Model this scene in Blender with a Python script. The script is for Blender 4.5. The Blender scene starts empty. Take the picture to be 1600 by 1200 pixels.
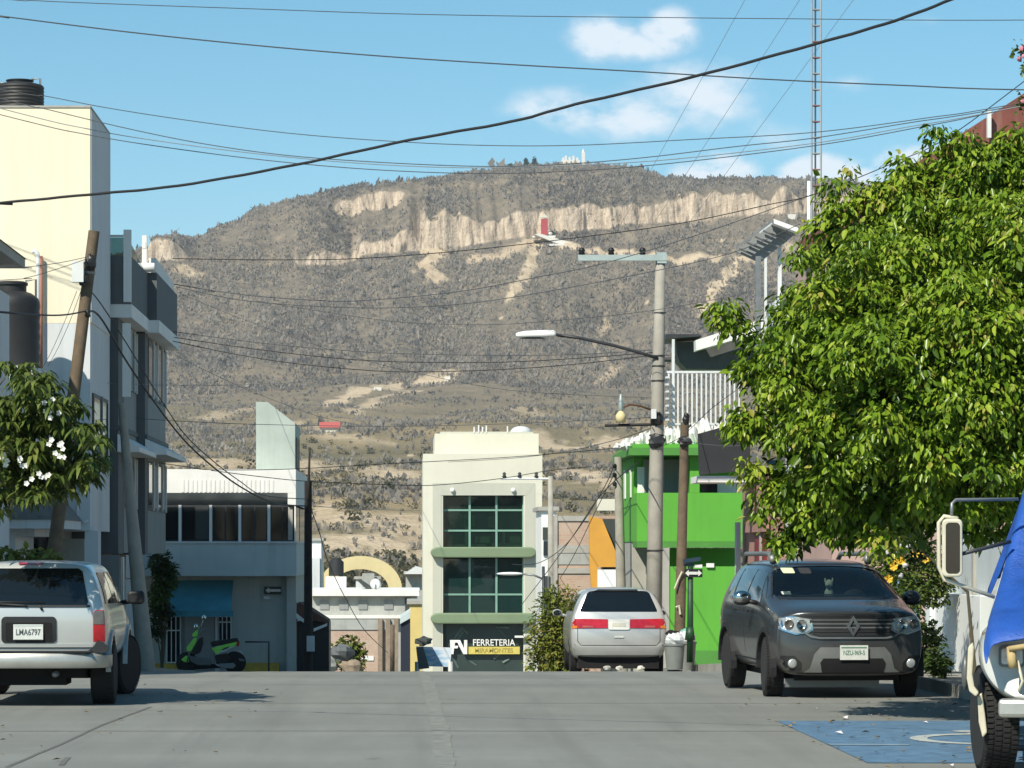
import bpy, bmesh, math, random
import numpy as np
from mathutils import Vector, Matrix
from mathutils.bvhtree import BVHTree
random.seed(7); RNG = np.random.default_rng(11)
SC = bpy.context.scene; COL = SC.collection
R = math.radians

# ------------------------------------------------------------------ camera
# telephoto view down the street; world Y runs along the street, ZC is the eye height
F, CX, HY, ZC = 5000.0, 640.0, 860.0, 1.73
cam = bpy.data.cameras.new('camera'); camo = bpy.data.objects.new('camera', cam); COL.objects.link(camo)
camo.location = (0, 0, ZC); camo.rotation_euler = (R(90), 0, 0)
cam.sensor_width = 36; cam.lens = F/1600*36
cam.shift_x = (800-CX)/1600; cam.shift_y = (HY-600)/1600
cam.clip_start = 0.5; cam.clip_end = 30000
SC.camera = camo

# ------------------------------------------------------------------ sky, sun, exposure
SUN_EL, SUN_DIR = R(44), Vector((0.55, 0.835))         # horizontal direction the light travels
wd = bpy.data.worlds.new('World'); SC.world = wd; wd.use_nodes = True
nt = wd.node_tree; nt.nodes.clear()
def N(tree, t, **k):
    n = tree.nodes.new(t)
    for a, b in k.items(): setattr(n, a, b)
    return n
sky = N(nt, 'ShaderNodeTexSky', sky_type='NISHITA', sun_disc=False)
sky.sun_elevation = SUN_EL
sky.sun_rotation = math.atan2(-SUN_DIR.x, -SUN_DIR.y)
sky.altitude = 1600; sky.air_density = 1.0; sky.dust_density = 0.25; sky.ozone_density = 2.2
hsv = N(nt, 'ShaderNodeHueSaturation'); hsv.inputs['Saturation'].default_value = 1.22; hsv.inputs['Hue'].default_value = .476; hsv.inputs['Value'].default_value = .64
nt.links.new(sky.outputs[0], hsv.inputs['Color'])
geo = N(nt, 'ShaderNodeTexCoord')
def vmath(op, a, b=None):
    n = N(nt, 'ShaderNodeVectorMath', operation=op)
    for i, s in enumerate((a, b)):
        if s is None: continue
        if isinstance(s, (tuple, list)): n.inputs[i].default_value = s
        else: nt.links.new(s, n.inputs[i])
    return n
def smath(op, a, b=None, clamp=False, tree=None):
    t = tree or nt
    n = N(t, 'ShaderNodeMath', operation=op); n.use_clamp = clamp
    for i, s in enumerate((a, b)):
        if s is None: continue
        if isinstance(s, (int, float)): n.inputs[i].default_value = s
        else: t.links.new(s, n.inputs[i])
    return n.outputs[0]
# cloud cover: broken cumulus; a few banks stand at given bearings, weak noise cover goes on all round
nz = N(nt, 'ShaderNodeTexNoise'); nz.inputs['Scale'].default_value = 34; nz.inputs['Detail'].default_value = 12; nz.inputs['Roughness'].default_value = 0.62
mp = N(nt, 'ShaderNodeMapping'); mp.inputs['Scale'].default_value = (1, 1, 1.7)
nt.links.new(geo.outputs['Generated'], mp.inputs[0]); nt.links.new(mp.outputs[0], nz.inputs['Vector'])
big = N(nt, 'ShaderNodeTexNoise'); big.inputs['Scale'].default_value = 4.5; big.inputs['Detail'].default_value = 3
nt.links.new(mp.outputs[0], big.inputs['Vector'])
def bank(px, py, wx, wy, amp):
    d = Vector(((px-CX)/F, 1, (HY-py)/F)).normalized()
    s = vmath('SUBTRACT', geo.outputs['Generated'], tuple(d))
    s = vmath('MULTIPLY', s.outputs[0], (F/wx, F/wx, F/wy))
    l = vmath('LENGTH', s.outputs[0]).outputs['Value']
    g = smath('SUBTRACT', 1.0, l, clamp=True)
    return smath('MULTIPLY', g, amp)
acc = smath('MULTIPLY', smath('SUBTRACT', big.outputs[0], 0.60, clamp=True), 0.55)
for b in [(940, 60, 85, 55, 1.0), (1045, 50, 70, 55, 1.0), (990, 72, 130, 36, .8), (880, 178, 150, 62, .72), (985, 182, 170, 55, .72), (1085, 150, 160, 90, .62),
          (800, 215, 150, 50, .5), (1118, 288, 95, 66, 2.0), (1090, 290, 60, 50, 1.6), (1290, 296, 110, 64, 2.0), (1340, 285, 80, 50, 1.6), (1425, 285, 110, 72, 2.0), (1190, 215, 170, 60, .35), (1325, 128, 70, 26, .45), (1430, 30, 60, 22, .4),
          (-700, 200, 420, 120, .8), (2600, 160, 420, 120, .9), (3400, 40, 300, 150, .7)]:
    acc = smath('MAXIMUM', acc, bank(*b))
dens = smath('MULTIPLY', acc, smath('MULTIPLY', smath('SUBTRACT', nz.outputs[0], 0.30, clamp=True), 5.6), clamp=True)
cr = N(nt, 'ShaderNodeMapRange', interpolation_type='SMOOTHSTEP'); cr.inputs[1].default_value = .16; cr.inputs[2].default_value = .95; cr.inputs[4].default_value = .72
nt.links.new(dens, cr.inputs[0])
mix = N(nt, 'ShaderNodeMix', data_type='RGBA'); mix.inputs['B'].default_value = (5.5, 5.6, 5.8, 1)
nt.links.new(cr.outputs[0], mix.inputs['Factor']); nt.links.new(hsv.outputs[0], mix.inputs['A'])
bg = N(nt, 'ShaderNodeBackground'); bg.inputs['Strength'].default_value = 0.15
out = N(nt, 'ShaderNodeOutputWorld'); nt.links.new(mix.outputs['Result'], bg.inputs['Color']); nt.links.new(bg.outputs[0], out.inputs['Surface'])

sl = bpy.data.lights.new('sun', 'SUN'); sl.energy = 4.5; sl.angle = R(0.55); sl.color = (1, .93, .80)
so = bpy.data.objects.new('sun', sl); COL.objects.link(so)
ld = Vector((SUN_DIR.x*math.cos(SUN_EL), SUN_DIR.y*math.cos(SUN_EL), -math.sin(SUN_EL)))
so.rotation_euler = ld.to_track_quat('-Z', 'Y').to_euler(); so.location = (-20, -20, 40)
vs = SC.view_settings; vs.view_transform = 'Standard'; vs.look = 'None'; vs.exposure = 0.40; vs.gamma = 1; vs.use_curve_mapping = False
SC.render.engine = 'CYCLES'
SC.cycles.use_denoising = True
SC.cycles.max_bounces = 8; SC.cycles.transparent_max_bounces = 16; SC.cycles.volume_bounces = 0
SC.cycles.caustics_reflective = False; SC.cycles.caustics_refractive = False

# ------------------------------------------------------------------ helpers
def W(px, D): return (px-CX)/F*D
def H(py, D): return ZC+(HY-py)/F*D
def P(px, py, D): return Vector((W(px, D), D, H(py, D)))
def gz(Y):                                             # street profile: level, then over the crest
    if Y < 36: return 0.0
    if Y < 59.2: return -.00097*(Y-36)**2
    return -.522-.045*(Y-59.2)
def lin(h):
    h = h.lstrip('#'); c = [int(h[i:i+2], 16)/255 for i in (0, 2, 4)]
    return tuple((x/12.92 if x <= .04045 else ((x+.055)/1.055)**2.4) for x in c)
MATS = {}
def ramp(t, fac, stops):
    n = N(t, 'ShaderNodeValToRGB'); e = n.color_ramp.elements
    while len(e) < len(stops): e.new(.5)
    for el, (p, c) in zip(e, stops): el.position = p; el.color = (*c[:3], 1)
    t.links.new(fac, n.inputs[0]); return n.outputs[0]
def noise(t, vec, scale, detail=5, rough=.55, dist=0):
    n = N(t, 'ShaderNodeTexNoise'); n.inputs['Scale'].default_value = scale; n.inputs['Detail'].default_value = detail
    n.inputs['Roughness'].default_value = rough; n.inputs['Distortion'].default_value = dist
    if vec is not None: t.links.new(vec, n.inputs['Vector'])
    return n.outputs[0]
def mapping(t, vec, scale, rot=(0, 0, 0)):
    n = N(t, 'ShaderNodeMapping'); n.inputs['Scale'].default_value = scale; n.inputs['Rotation'].default_value = rot
    t.links.new(vec, n.inputs[0]); return n.outputs[0]
def mixc(t, f, a, b, mode='MIX'):
    n = N(t, 'ShaderNodeMix', data_type='RGBA', blend_type=mode)
    for k, s in (('Factor', f), ('A', a), ('B', b)):
        if isinstance(s, (int, float)): n.inputs[k].default_value = s
        elif isinstance(s, (tuple, list)): n.inputs[k].default_value = (*s[:3], 1)
        else: t.links.new(s, n.inputs[k])
    return n.outputs['Result']
def newmat(name):
    m = bpy.data.materials.new(name); m.use_nodes = True; t = m.node_tree
    b = t.nodes['Principled BSDF']; tc = N(t, 'ShaderNodeTexCoord').outputs['Object']
    MATS[name] = m
    return m, t, b, tc
def bumpn(t, b, h, strength, dist=.02):
    n = N(t, 'ShaderNodeBump'); n.inputs['Strength'].default_value = strength; n.inputs['Distance'].default_value = dist
    t.links.new(h, n.inputs['Height']); t.links.new(n.outputs[0], b.inputs['Normal'])
def mat(name, col, rough=.75, var=.15, scale=2.5, bump=.15, metal=0, streak=0, scol=(.06, .055, .05), spec=.5, coat=0, rand=0):
    """paint / plaster / metal with patchy tone, fine grain and optional vertical rain streaks"""
    if isinstance(col, str): col = lin(col)
    m, t, b, tc = newmat(name)
    f = noise(t, tc, scale, 6, .6); f2 = noise(t, tc, scale*14, 4, .6)
    lo = tuple(max(0, c*(1-var)) for c in col); hi = tuple(min(1, c*(1+var*.8)) for c in col)
    c = ramp(t, f, [(.28, lo), (.72, hi)])
    c = mixc(t, smath('MULTIPLY', f2, var*.9, tree=t), c, tuple(x*.55 for x in col))
    if streak:
        s = noise(t, mapping(t, tc, (2.2, 2.2, .16)), 2.0, 7, .68)
        sm = N(t, 'ShaderNodeMapRange'); sm.inputs[1].default_value = .50; sm.inputs[2].default_value = .78; sm.inputs[4].default_value = streak
        t.links.new(s, sm.inputs[0]); c = mixc(t, sm.outputs[0], c, scol)
    if rand:
        oi = N(t, 'ShaderNodeObjectInfo').outputs['Random']
        c = mixc(t, smath('MULTIPLY', oi, rand, tree=t), c, tuple(x*.5 for x in col))
    t.links.new(c, b.inputs['Base Color'])
    rr = N(t, 'ShaderNodeMapRange'); rr.inputs[3].default_value = max(.02, rough-.1); rr.inputs[4].default_value = min(1, rough+.12)
    t.links.new(f, rr.inputs[0]); t.links.new(rr.outputs[0], b.inputs['Roughness'])
    b.inputs['Metallic'].default_value = metal; b.inputs['Specular IOR Level'].default_value = spec
    b.inputs['Coat Weight'].default_value = coat; b.inputs['Coat Roughness'].default_value = .05
    if bump: bumpn(t, b, mixc(t, .5, f, f2), bump)
    return m
def glassmat(name, tint=(.03, .05, .05), clear=0.0, rough=.03, spec=.6):
    m, t, b, tc = newmat(name)
    b.inputs['Base Color'].default_value = (*tint, 1); b.inputs['Roughness'].default_value = rough
    b.inputs['Specular IOR Level'].default_value = spec
    bumpn(t, b, noise(t, tc, 1.2, 2), .06, .02)
    if clear > 0:
        tr = N(t, 'ShaderNodeBsdfTransparent'); tr.inputs[0].default_value = (.62, .74, .70, 1)
        mx = N(t, 'ShaderNodeMixShader'); mx.inputs[0].default_value = clear
        t.links.new(b.outputs[0], mx.inputs[1]); t.links.new(tr.outputs[0], mx.inputs[2])
        t.links.new(mx.outputs[0], t.nodes['Material Output'].inputs['Surface'])
    return m

def tag(o, label=None, cat=None, group=None, kind=None):
    if label: o['label'] = label
    if cat: o['category'] = cat
    if group: o['group'] = group
    if kind: o['kind'] = kind
    return o
def thing(name, label, cat, loc=(0, 0, 0), rz=0, group=None):
    o = bpy.data.objects.new(name, None); COL.objects.link(o); o.location = loc; o.rotation_euler = (0, 0, rz)
    o.empty_display_size = .2
    o['base'] = True
    return tag(o, label, cat, group)
class MB:
    def __init__(s): s.v = []; s.f = []
    def add(s, vs, fs):
        n = len(s.v); s.v += [tuple(v) for v in vs]; s.f += [tuple(i+n for i in f) for f in fs]; return s
    def box(s, x0, x1, y0, y1, z0, z1):
        x0, x1 = sorted((x0, x1)); y0, y1 = sorted((y0, y1)); z0, z1 = sorted((z0, z1))
        return s.add([(x0, y0, z0), (x1, y0, z0), (x1, y1, z0), (x0, y1, z0), (x0, y0, z1), (x1, y0, z1), (x1, y1, z1), (x0, y1, z1)],
                     [(0, 3, 2, 1), (4, 5, 6, 7), (0, 1, 5, 4), (1, 2, 6, 5), (2, 3, 7, 6), (3, 0, 4, 7)])
    def pbox(s, px0, px1, py0, py1, D, th):            # box whose near face at distance D spans that stretch of the view
        return s.box(W(px0, D), W(px1, D), D, D+th, H(py1, D), H(py0, D))
    def prism(s, poly, axis, a, b):
        n = len(poly)
        def mk(p, q): return {'y': (p[0], q, p[1]), 'x': (q, p[0], p[1]), 'z': (p[0], p[1], q)}[axis]
        vs = [mk(p, a) for p in poly]+[mk(p, b) for p in poly]
        ar = sum(poly[i][0]*poly[(i+1) % n][1]-poly[(i+1) % n][0]*poly[i][1] for i in range(n))
        fs = [tuple(range(n)), tuple(range(2*n-1, n-1, -1))]+[(i, i+n, (i+1) % n+n, (i+1) % n) for i in range(n)]
        flip = (ar > 0) == (axis in 'xz')
        if (b < a): flip = not flip
        if flip: fs = [f[::-1] for f in fs]
        return s.add(vs, fs)
    def tube(s, pts, r, n=8, cap=True):
        pts = [Vector(p) for p in pts]; rs = r if isinstance(r, (list, tuple)) else [r]*len(pts)
        vs, fs = [], []; up = None
        for i, p in enumerate(pts):
            d = (pts[min(i+1, len(pts)-1)]-pts[max(i-1, 0)])
            d = d.normalized() if d.length > 1e-9 else Vector((0, 0, 1))
            if up is None: up = Vector((0, 0, 1)) if abs(d.z) < .9 else Vector((1, 0, 0))
            a = d.cross(up).normalized(); up = a.cross(d).normalized()
            for k in range(n):
                t = 2*math.pi*k/n; vs.append(p+(a*math.cos(t)+up*math.sin(t))*rs[i])
        for i in range(len(pts)-1):
            for k in range(n): fs.append((i*n+k, i*n+(k+1) % n, (i+1)*n+(k+1) % n, (i+1)*n+k))
        if cap: fs += [tuple(range(n-1, -1, -1)), tuple(range((len(pts)-1)*n, len(pts)*n))]
        return s.add(vs, fs)
    def lathe(s, prof, c=(0, 0, 0), n=20, axis='z'):   # prof: (radius, height)
        vs, fs = [], []
        for r, z in prof:
            for k in range(n):
                t = 2*math.pi*k/n; a, b = r*math.cos(t), r*math.sin(t)
                v = {'z': (a, b, z), 'x': (z, a, b), 'y': (b, z, a)}[axis]
                vs.append((v[0]+c[0], v[1]+c[1], v[2]+c[2]))
        for i in range(len(prof)-1):
            for k in range(n): fs.append((i*n+k, i*n+(k+1) % n, (i+1)*n+(k+1) % n, (i+1)*n+k))
        if prof[0][0] > 1e-6: fs.append(tuple(range(n-1, -1, -1)))
        if prof[-1][0] > 1e-6: fs.append(tuple(range((len(prof)-1)*n, len(prof)*n)))
        return s.add(vs, fs)
    def blob(s, c, r, n=12, m=8, jit=0):
        vs, fs = [], []
        for i in range(m+1):
            ph = math.pi*i/m
            for k in range(n):
                t = 2*math.pi*k/n; q = 1+random.uniform(-jit, jit)
                vs.append((c[0]+r[0]*q*math.sin(ph)*math.cos(t), c[1]+r[1]*q*math.sin(ph)*math.sin(t), c[2]+r[2]*q*math.cos(ph)))
        for i in range(m):
            for k in range(n): fs.append((i*n+k, (i+1)*n+k, (i+1)*n+(k+1) % n, i*n+(k+1) % n))
        return s.add(vs, fs)
    def build(s, name, m, parent=None, smooth=False, local=False, bevel=0, fr=None, autosm=None):
        if fr is not None: s.v = [tuple(fr @ Vector(v)) for v in s.v]
        me = bpy.data.meshes.new(name); me.from_pydata(s.v, [], s.f); me.update()
        return link(name, me, m, parent, smooth, local, bevel, autosm)
def link(name, me, m, parent=None, smooth=False, local=False, bevel=0, autosm=None):
    o = bpy.data.objects.new(name, me); COL.objects.link(o)
    if isinstance(m, str): m = MATS[m]
    if m: me.materials.append(m)
    if smooth:
        me.polygons.foreach_set('use_smooth', [True]*len(me.polygons))
        if autosm: me.set_sharp_from_angle(angle=R(autosm))
    if parent is not None:
        o.parent = parent
        if not local and parent.get('base'): o.matrix_parent_inverse = Matrix.LocRotScale(parent.location, parent.rotation_euler, None).inverted()
    if bevel:
        b = o.modifiers.new('bevel', 'BEVEL'); b.width = bevel; b.segments = 2; b.limit_method = 'ANGLE'
    return o
def bx(name, m, parent, *a, **k): return MB().box(*a).build(name, m, parent, **k)
def pb(name, m, parent, *a, **k): return MB().pbox(*a).build(name, m, parent, **k)
def copy_tree(o, parent=None):
    c = o.copy(); COL.objects.link(c); c.parent = parent
    for ch in [x for x in bpy.data.objects if x.parent == o]: copy_tree(ch, c)
    return c
def textmesh(txt, size, name, m, parent, loc, rotz=0, depth=.01, local=False, sx=1.0, align='CENTER'):
    cu = bpy.data.curves.new('t', 'FONT'); cu.body = txt; cu.size = size; cu.extrude = depth; cu.align_x = align; cu.align_y = 'CENTER'; cu.offset = size*.012
    o = bpy.data.objects.new('t', cu); COL.objects.link(o)
    me = bpy.data.meshes.new_from_object(o.evaluated_get(bpy.context.evaluated_depsgraph_get()))
    bpy.data.objects.remove(o); bpy.data.curves.remove(cu)
    me.transform(Matrix.Translation(loc) @ Matrix.Rotation(rotz, 4, 'Z') @ Matrix.Rotation(R(90), 4, 'X') @ Matrix.Diagonal((sx, 1, 1, 1)))
    me.name = name; me.materials.clear()
    return link(name, me, m, parent, local=local)
# value noise for terrain
_T = RNG.random((256, 256))
def vnoise(x, y):
    xi = np.floor(x).astype(int); yi = np.floor(y).astype(int); fx = x-xi; fy = y-yi
    fx = fx*fx*(3-2*fx); fy = fy*fy*(3-2*fy); g = lambda a, b: _T[a & 255, b & 255]
    return (g(xi, yi)*(1-fx)+g(xi+1, yi)*fx)*(1-fy)+(g(xi, yi+1)*(1-fx)+g(xi+1, yi+1)*fx)*fy
def fbm(x, y, o=4, g=.5):
    s = 0; a = 1; n = 0
    for i in range(o): s = s+a*vnoise(x*2**i+17*i, y*2**i+5*i); n += a; a *= g
    return s/n-.5
def npmesh(name, V, Fc, m, parent=None, smooth=False, attr=None):
    """fast mesh from arrays; Fc is (n,k) with k 3 or 4"""
    me = bpy.data.meshes.new(name); V = np.asarray(V, np.float32); Fc = np.asarray(Fc, np.int32)
    n, k = Fc.shape
    me.vertices.add(len(V)); me.vertices.foreach_set('co', V.ravel())
    me.loops.add(n*k); me.loops.foreach_set('vertex_index', Fc.ravel())
    me.polygons.add(n); me.polygons.foreach_set('loop_start', np.arange(n, dtype=np.int32)*k)
    if smooth: me.polygons.foreach_set('use_smooth', np.ones(n, bool))
    me.update(calc_edges=True)
    if attr is not None:
        a = me.attributes.new('tone', 'FLOAT', 'POINT'); a.data.foreach_set('value', np.asarray(attr, np.float32))
    return link(name, me, m, parent)
# ------------------------------------------------------------------ terrain: valley, foothills, mountain with cliff bands
RIDGE = [(-900, 560), (-300, 470), (0, 435), (200, 402), (262, 386), (300, 380), (322, 374), (345, 357), (372, 350), (400, 330), (440, 318), (480, 311), (500, 308), (530, 297), (560, 290), (600, 288), (640, 286), (690, 283), (712, 276), (760, 272), (800, 266), (830, 262), (900, 258), (960, 262), (1000, 270), (1030, 280), (1060, 286), (1130, 288), (1280, 289), (1340, 299), (1450, 318), (1600, 335), (1800, 380), (2200, 460), (2900, 560)]
CLIFF = [(-900, 520, 0), (0, 450, 0), (250, 418, 8), (262, 414, 34), (300, 408, 30), (322, 408, 5), (400, 416, 10), (470, 420, 6), (485, 419, 24), (540, 416, 28), (553, 412, 9), (575, 400, 26), (640, 396, 30), (652, 397, 12), (665, 392, 40), (705, 390, 50), (740, 384, 44), (790, 375, 44), (835, 366, 46), (920, 358, 40), (960, 352, 36), (1080, 346, 36), (1100, 341, 40), (1180, 336, 36), (1310, 330, 32), (1400, 340, 20), (1600, 370, 10), (2900, 560, 0)]
UPPER = [(-900, 0), (520, 0), (535, 24), (600, 30), (622, 22), (640, 4), (705, 10), (730, 8), (800, 3), (1090, 4), (1250, 6), (2900, 0)]
YR, YC = 2500.0, 2335.0
r_ = np.array(RIDGE, float); c_ = np.array(CLIFF, float); u_ = np.array(UPPER, float)
FOOT = np.array([(-80, 0), (150, -5.2), (180, -7.2), (300, -15), (450, -11), (600, -2.2), (800, 11), (1000, 25), (1200, 41), (1500, 60), (1800, 82), (2050, 110)], float)
def ground_z(X, Y):
    X = np.asarray(X, float); Y = np.asarray(Y, float)
    px = CX+X/np.maximum(Y, 1)*F                       # bearing of a place as seen from the street
    pr = CX+X/YR*F
    near = np.vectorize(gz)(np.clip(Y, 0, 150))-.12
    z = np.where(Y < 150, near, np.interp(Y, FOOT[:, 0], FOOT[:, 1]))
    k = np.clip((Y-380)/400, 0, 1)*np.clip((2300-Y)/250, 0, 1)
    z = z+k*(fbm(X/130, Y/170, 4)*18+fbm(X/40+9, Y/60, 3)*5-np.abs(fbm(X/75+3, Y/260+1, 3))*10)
    # mountain
    rg = H(np.interp(pr, r_[:, 0], r_[:, 1]), YR)+fbm(X/14+3, X*0+.5, 3)*4
    cb = H(np.interp(pr, c_[:, 0], c_[:, 1]), YC); ch = np.interp(pr, c_[:, 0], c_[:, 2])*YC/F
    ch = ch*np.clip(.98+1.3*fbm(X/13, X*0+7.7, 4), .45, 1.35)
    uh = np.interp(pr, u_[:, 0], u_[:, 1])*.48
    yy = Y+fbm(X/26, Y/400+2, 4)*26+fbm(X/7, Y/300, 2)*7
    foot0 = np.interp(2050, FOOT[:, 0], FOOT[:, 1])
    cb = np.minimum(cb, rg-ch-3)
    t1 = np.clip((yy-2000)/(YC-2000), 0, 1); s1 = foot0+(cb-foot0)*(t1*.72+.28*t1*t1)
    t2 = np.clip((yy-YC)/5, 0, 1)
    t3 = np.clip((yy-YC-5)/(YR-YC-5), 0, 1); up0 = cb+ch
    s3 = (rg-uh-up0)*(1-(1-t3)**1.7)
    t4 = np.clip((yy-2415)/5, 0, 1)
    m = s1+ch*t2+s3+uh*t4
    gull = -np.abs(fbm(X/48+11, Y/700+4, 4))*34*np.clip((Y-2040)/60, 0, 1)*np.clip((YC-10-yy)/90, 0, 1)
    m = m+gull+fbm(X/12, Y/12, 2)*2.5*np.clip((Y-2050)/40, 0, 1)*np.clip((2480-Y)/40, .25, 1)
    back = np.clip((Y-YR-40)/2500, 0, 1)
    m = m-back*m*.9
    w = np.clip((Y-1980)/90, 0, 1); w = w*w*(3-2*w)
    z = z*(1-w)+m*w
    return z
def XY(px, Y): return (W(px, Y), Y)
def ywhere(px, py, lo=420, hi=2330):
    """distance at which the ground on that bearing shows at that height"""
    Y = np.arange(lo, hi, 4.0); z = ground_z(W(px, Y), Y); q = HY-(z-ZC)/Y*F
    k = np.argmin(np.abs(q-py)); return float(Y[k])
# bare soil: tracks, scree and worn terraces (places on the ground), later shown as pale ground
BARE = [([(515, 632), (560, 615), (610, 606), (660, 596), (705, 588)], 9, .9), ([(530, 645), (590, 622), (650, 612)], 6, .6), ([(850, 366), (835, 395), (815, 440), (798, 462)], 5, .8), ([(948, 500), (938, 520), (930, 545), (960, 575), (935, 600)], 4, .6),
        ([(850, 372), (880, 384), (930, 392), (1000, 398), (1080, 402), (1180, 408)], 3.2, 1.0), ([(1150, 410), (1125, 445), (1100, 485)], 6, .8), ([(675, 395), (665, 415), (680, 435)], 9, .9), ([(480, 740), (540, 735), (620, 745), (665, 750)], 12, .6), ([(480, 800), (560, 812), (660, 830)], 16, .6), ([(490, 860), (560, 845), (640, 862)], 14, .7), ([(850, 690), (900, 700), (960, 690)], 14, .8), ([(850, 745), (905, 735), (965, 760)], 10, .7), ([(280, 655), (340, 650), (420, 640)], 8, .5), ([(280, 720), (360, 722), (470, 725)], 10, .6), ([(700, 650), (780, 640), (850, 650)], 9, .4), ([(460, 660), (520, 685), (600, 690)], 7, .5), ([(300, 430), (285, 420)], 8, .6), ([(1200, 395), (1290, 380)], 6, .5), ([(740, 405), (790, 398), (830, 380)], 6, .7)]
def bare_at(X, Y):
    out_ = np.zeros(np.shape(X))
    for pts, w, amp in BARE:
        q = [(W(px, y), y) for px, y in ((px, ywhere(px, py, 430 if py > 640 else 1400)) for px, py in pts)]
        for (x0, y0), (x1, y1) in zip(q, q[1:]):
            dx, dy = x1-x0, y1-y0; L2 = dx*dx+dy*dy+1e-6; t_ = np.clip(((X-x0)*dx+(Y-y0)*dy)/L2, 0, 1); dd = np.hypot(X-x0-t_*dx, (Y-y0-t_*dy)*.6)
            out_ = np.maximum(out_, amp*np.clip(1.5-dd/(w*(.8+2.2*fbm(X/9+5, Y/13, 3))+.3), 0, 1))
    return out_
rows = np.concatenate([np.linspace(-80, 150, 60), np.arange(156, 460, 12), np.arange(460, 2040, 11), np.arange(2040, 2315, 5), np.arange(2315, 2362, 1.3), np.arange(2362, 2410, 4), np.arange(2410, 2432, 1.3), np.arange(2432, 2540, 4), np.arange(2560, 3400, 80)])
cols = np.concatenate([np.arange(-6000, -500, 220), np.arange(-500, 100, 20), np.arange(100, 1500, 3.2), np.arange(1500, 2100, 20), np.arange(2100, 7500, 220)])
# fan of strips, wide enough at the near end to lie under the whole street
YY, PX = np.meshgrid(rows, cols, indexing='ij')
XX = (PX-CX)/F*np.maximum(YY, 330)
ZZ = ground_z(XX, YY)
V = np.stack([XX, YY, ZZ], -1).reshape(-1, 3)
BZ = bare_at(XX, YY); nr, nc = YY.shape; ii = (np.arange(nr-1)[:, None]*nc+np.arange(nc-1)[None]).ravel()
Fc = np.stack([ii, ii+1, ii+nc+1, ii+nc], -1)
m, t, b, tc = newmat('terrain')
nrm = N(t, 'ShaderNodeNewGeometry').outputs['Normal']
sep = N(t, 'ShaderNodeSeparateXYZ'); t.links.new(nrm, sep.inputs[0])
slope = N(t, 'ShaderNodeMapRange', interpolation_type='SMOOTHSTEP'); slope.inputs[1].default_value = .66; slope.inputs[2].default_value = .42
t.links.new(sep.outputs['Z'], slope.inputs[0])
n1 = noise(t, tc, .012, 6, .62); n2 = noise(t, tc, .09, 6, .65); n3 = noise(t, tc, .45, 4, .6)
soil = ramp(t, n1, [(.30, (.16, .14, .085)), (.46, (.25, .205, .125)), (.60, (.37, .285, .165)), (.75, (.46, .35, .205))])
soil = mixc(t, smath('MULTIPLY', n2, .55, tree=t), soil, (.14, .125, .075))
sepP = N(t, 'ShaderNodeSeparateXYZ'); t.links.new(tc, sepP.inputs[0])
far = N(t, 'ShaderNodeMapRange'); far.inputs[1].default_value = 1500; far.inputs[2].default_value = 2120; t.links.new(sepP.outputs['Y'], far.inputs[0])
msoil = ramp(t, n2, [(.30, (.13, .112, .088)), (.52, (.215, .18, .135)), (.68, (.33, .265, .185)), (.85, (.44, .35, .24))])
msoil = mixc(t, smath('MULTIPLY', n1, .5, tree=t), msoil, (.17, .145, .112))
soil = mixc(t, far.outputs[0], soil, msoil)
bare = N(t, 'ShaderNodeAttribute', attribute_name='tone').outputs['Fac']
bm_ = N(t, 'ShaderNodeMapRange'); bm_.inputs[1].default_value = .15; bm_.inputs[2].default_value = .75; t.links.new(smath('MULTIPLY', bare, smath('ADD', n3, .55, tree=t), tree=t), bm_.inputs[0])
soil = mixc(t, bm_.outputs[0], soil, ramp(t, n2, [(.3, (.42, .32, .21)), (.7, (.62, .51, .36))]))
rk = noise(t, mapping(t, tc, (.34, .12, .05)), 1, 7, .66, .6)
rock = ramp(t, rk, [(.30, (.14, .118, .098)), (.43, (.36, .285, .21)), (.58, (.58, .47, .35)), (.78, (.70, .61, .49))])
fl = N(t, 'ShaderNodeMapRange'); fl.inputs[1].default_value = .58; fl.inputs[2].default_value = .68; t.links.new(noise(t, mapping(t, tc, (.2, .06, .03)), 1, 3), fl.inputs[0])
rock = mixc(t, fl.outputs[0], rock, (.10, .086, .070))
t.links.new(mixc(t, slope.outputs[0], soil, rock), b.inputs['Base Color'])
b.inputs['Roughness'].default_value = .95; b.inputs['Specular IOR Level'].default_value = .1
bumpn(t, b, mixc(t, .5, n2, n3), .9, 3.0)
ter = tag(npmesh('ground', V, Fc, m, smooth=False, attr=BZ.ravel()), 'dry brown valley floor, foothills and grey mountain with pale cliffs', 'terrain', kind='structure')

# bare patches: real pale soil scars, as separate thin sheets draped on the slope
def tonemat(name, stops, rough=.9, trans=0):
    m, t, b, tc = newmat(name)
    a = N(t, 'ShaderNodeAttribute', attribute_name='tone').outputs['Fac']
    c = ramp(t, a, stops); t.links.new(c, b.inputs['Base Color']); b.inputs['Roughness'].default_value = rough; b.inputs['Specular IOR Level'].default_value = .25
    if trans:
        tl = N(t, 'ShaderNodeBsdfTranslucent'); t.links.new(c, tl.inputs[0]); mx = N(t, 'ShaderNodeMixShader'); mx.inputs[0].default_value = trans
        t.links.new(b.outputs[0], mx.inputs[1]); t.links.new(tl.outputs[0], mx.inputs[2]); t.links.new(mx.outputs[0], t.nodes['Material Output'].inputs['Surface'])
    return m
tonemat('dry_scrub', [(0, (.185, .168, .150)), (.35, (.315, .285, .250)), (.7, (.43, .388, .33)), (.88, (.49, .43, .35)), (1, (.20, .20, .125))], .95, .5)
tonemat('bush_leaf', [(0, (.045, .052, .026)), (.4, (.115, .110, .062)), (.7, (.19, .165, .10)), (1, (.28, .23, .15))], .9, .3)
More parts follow.
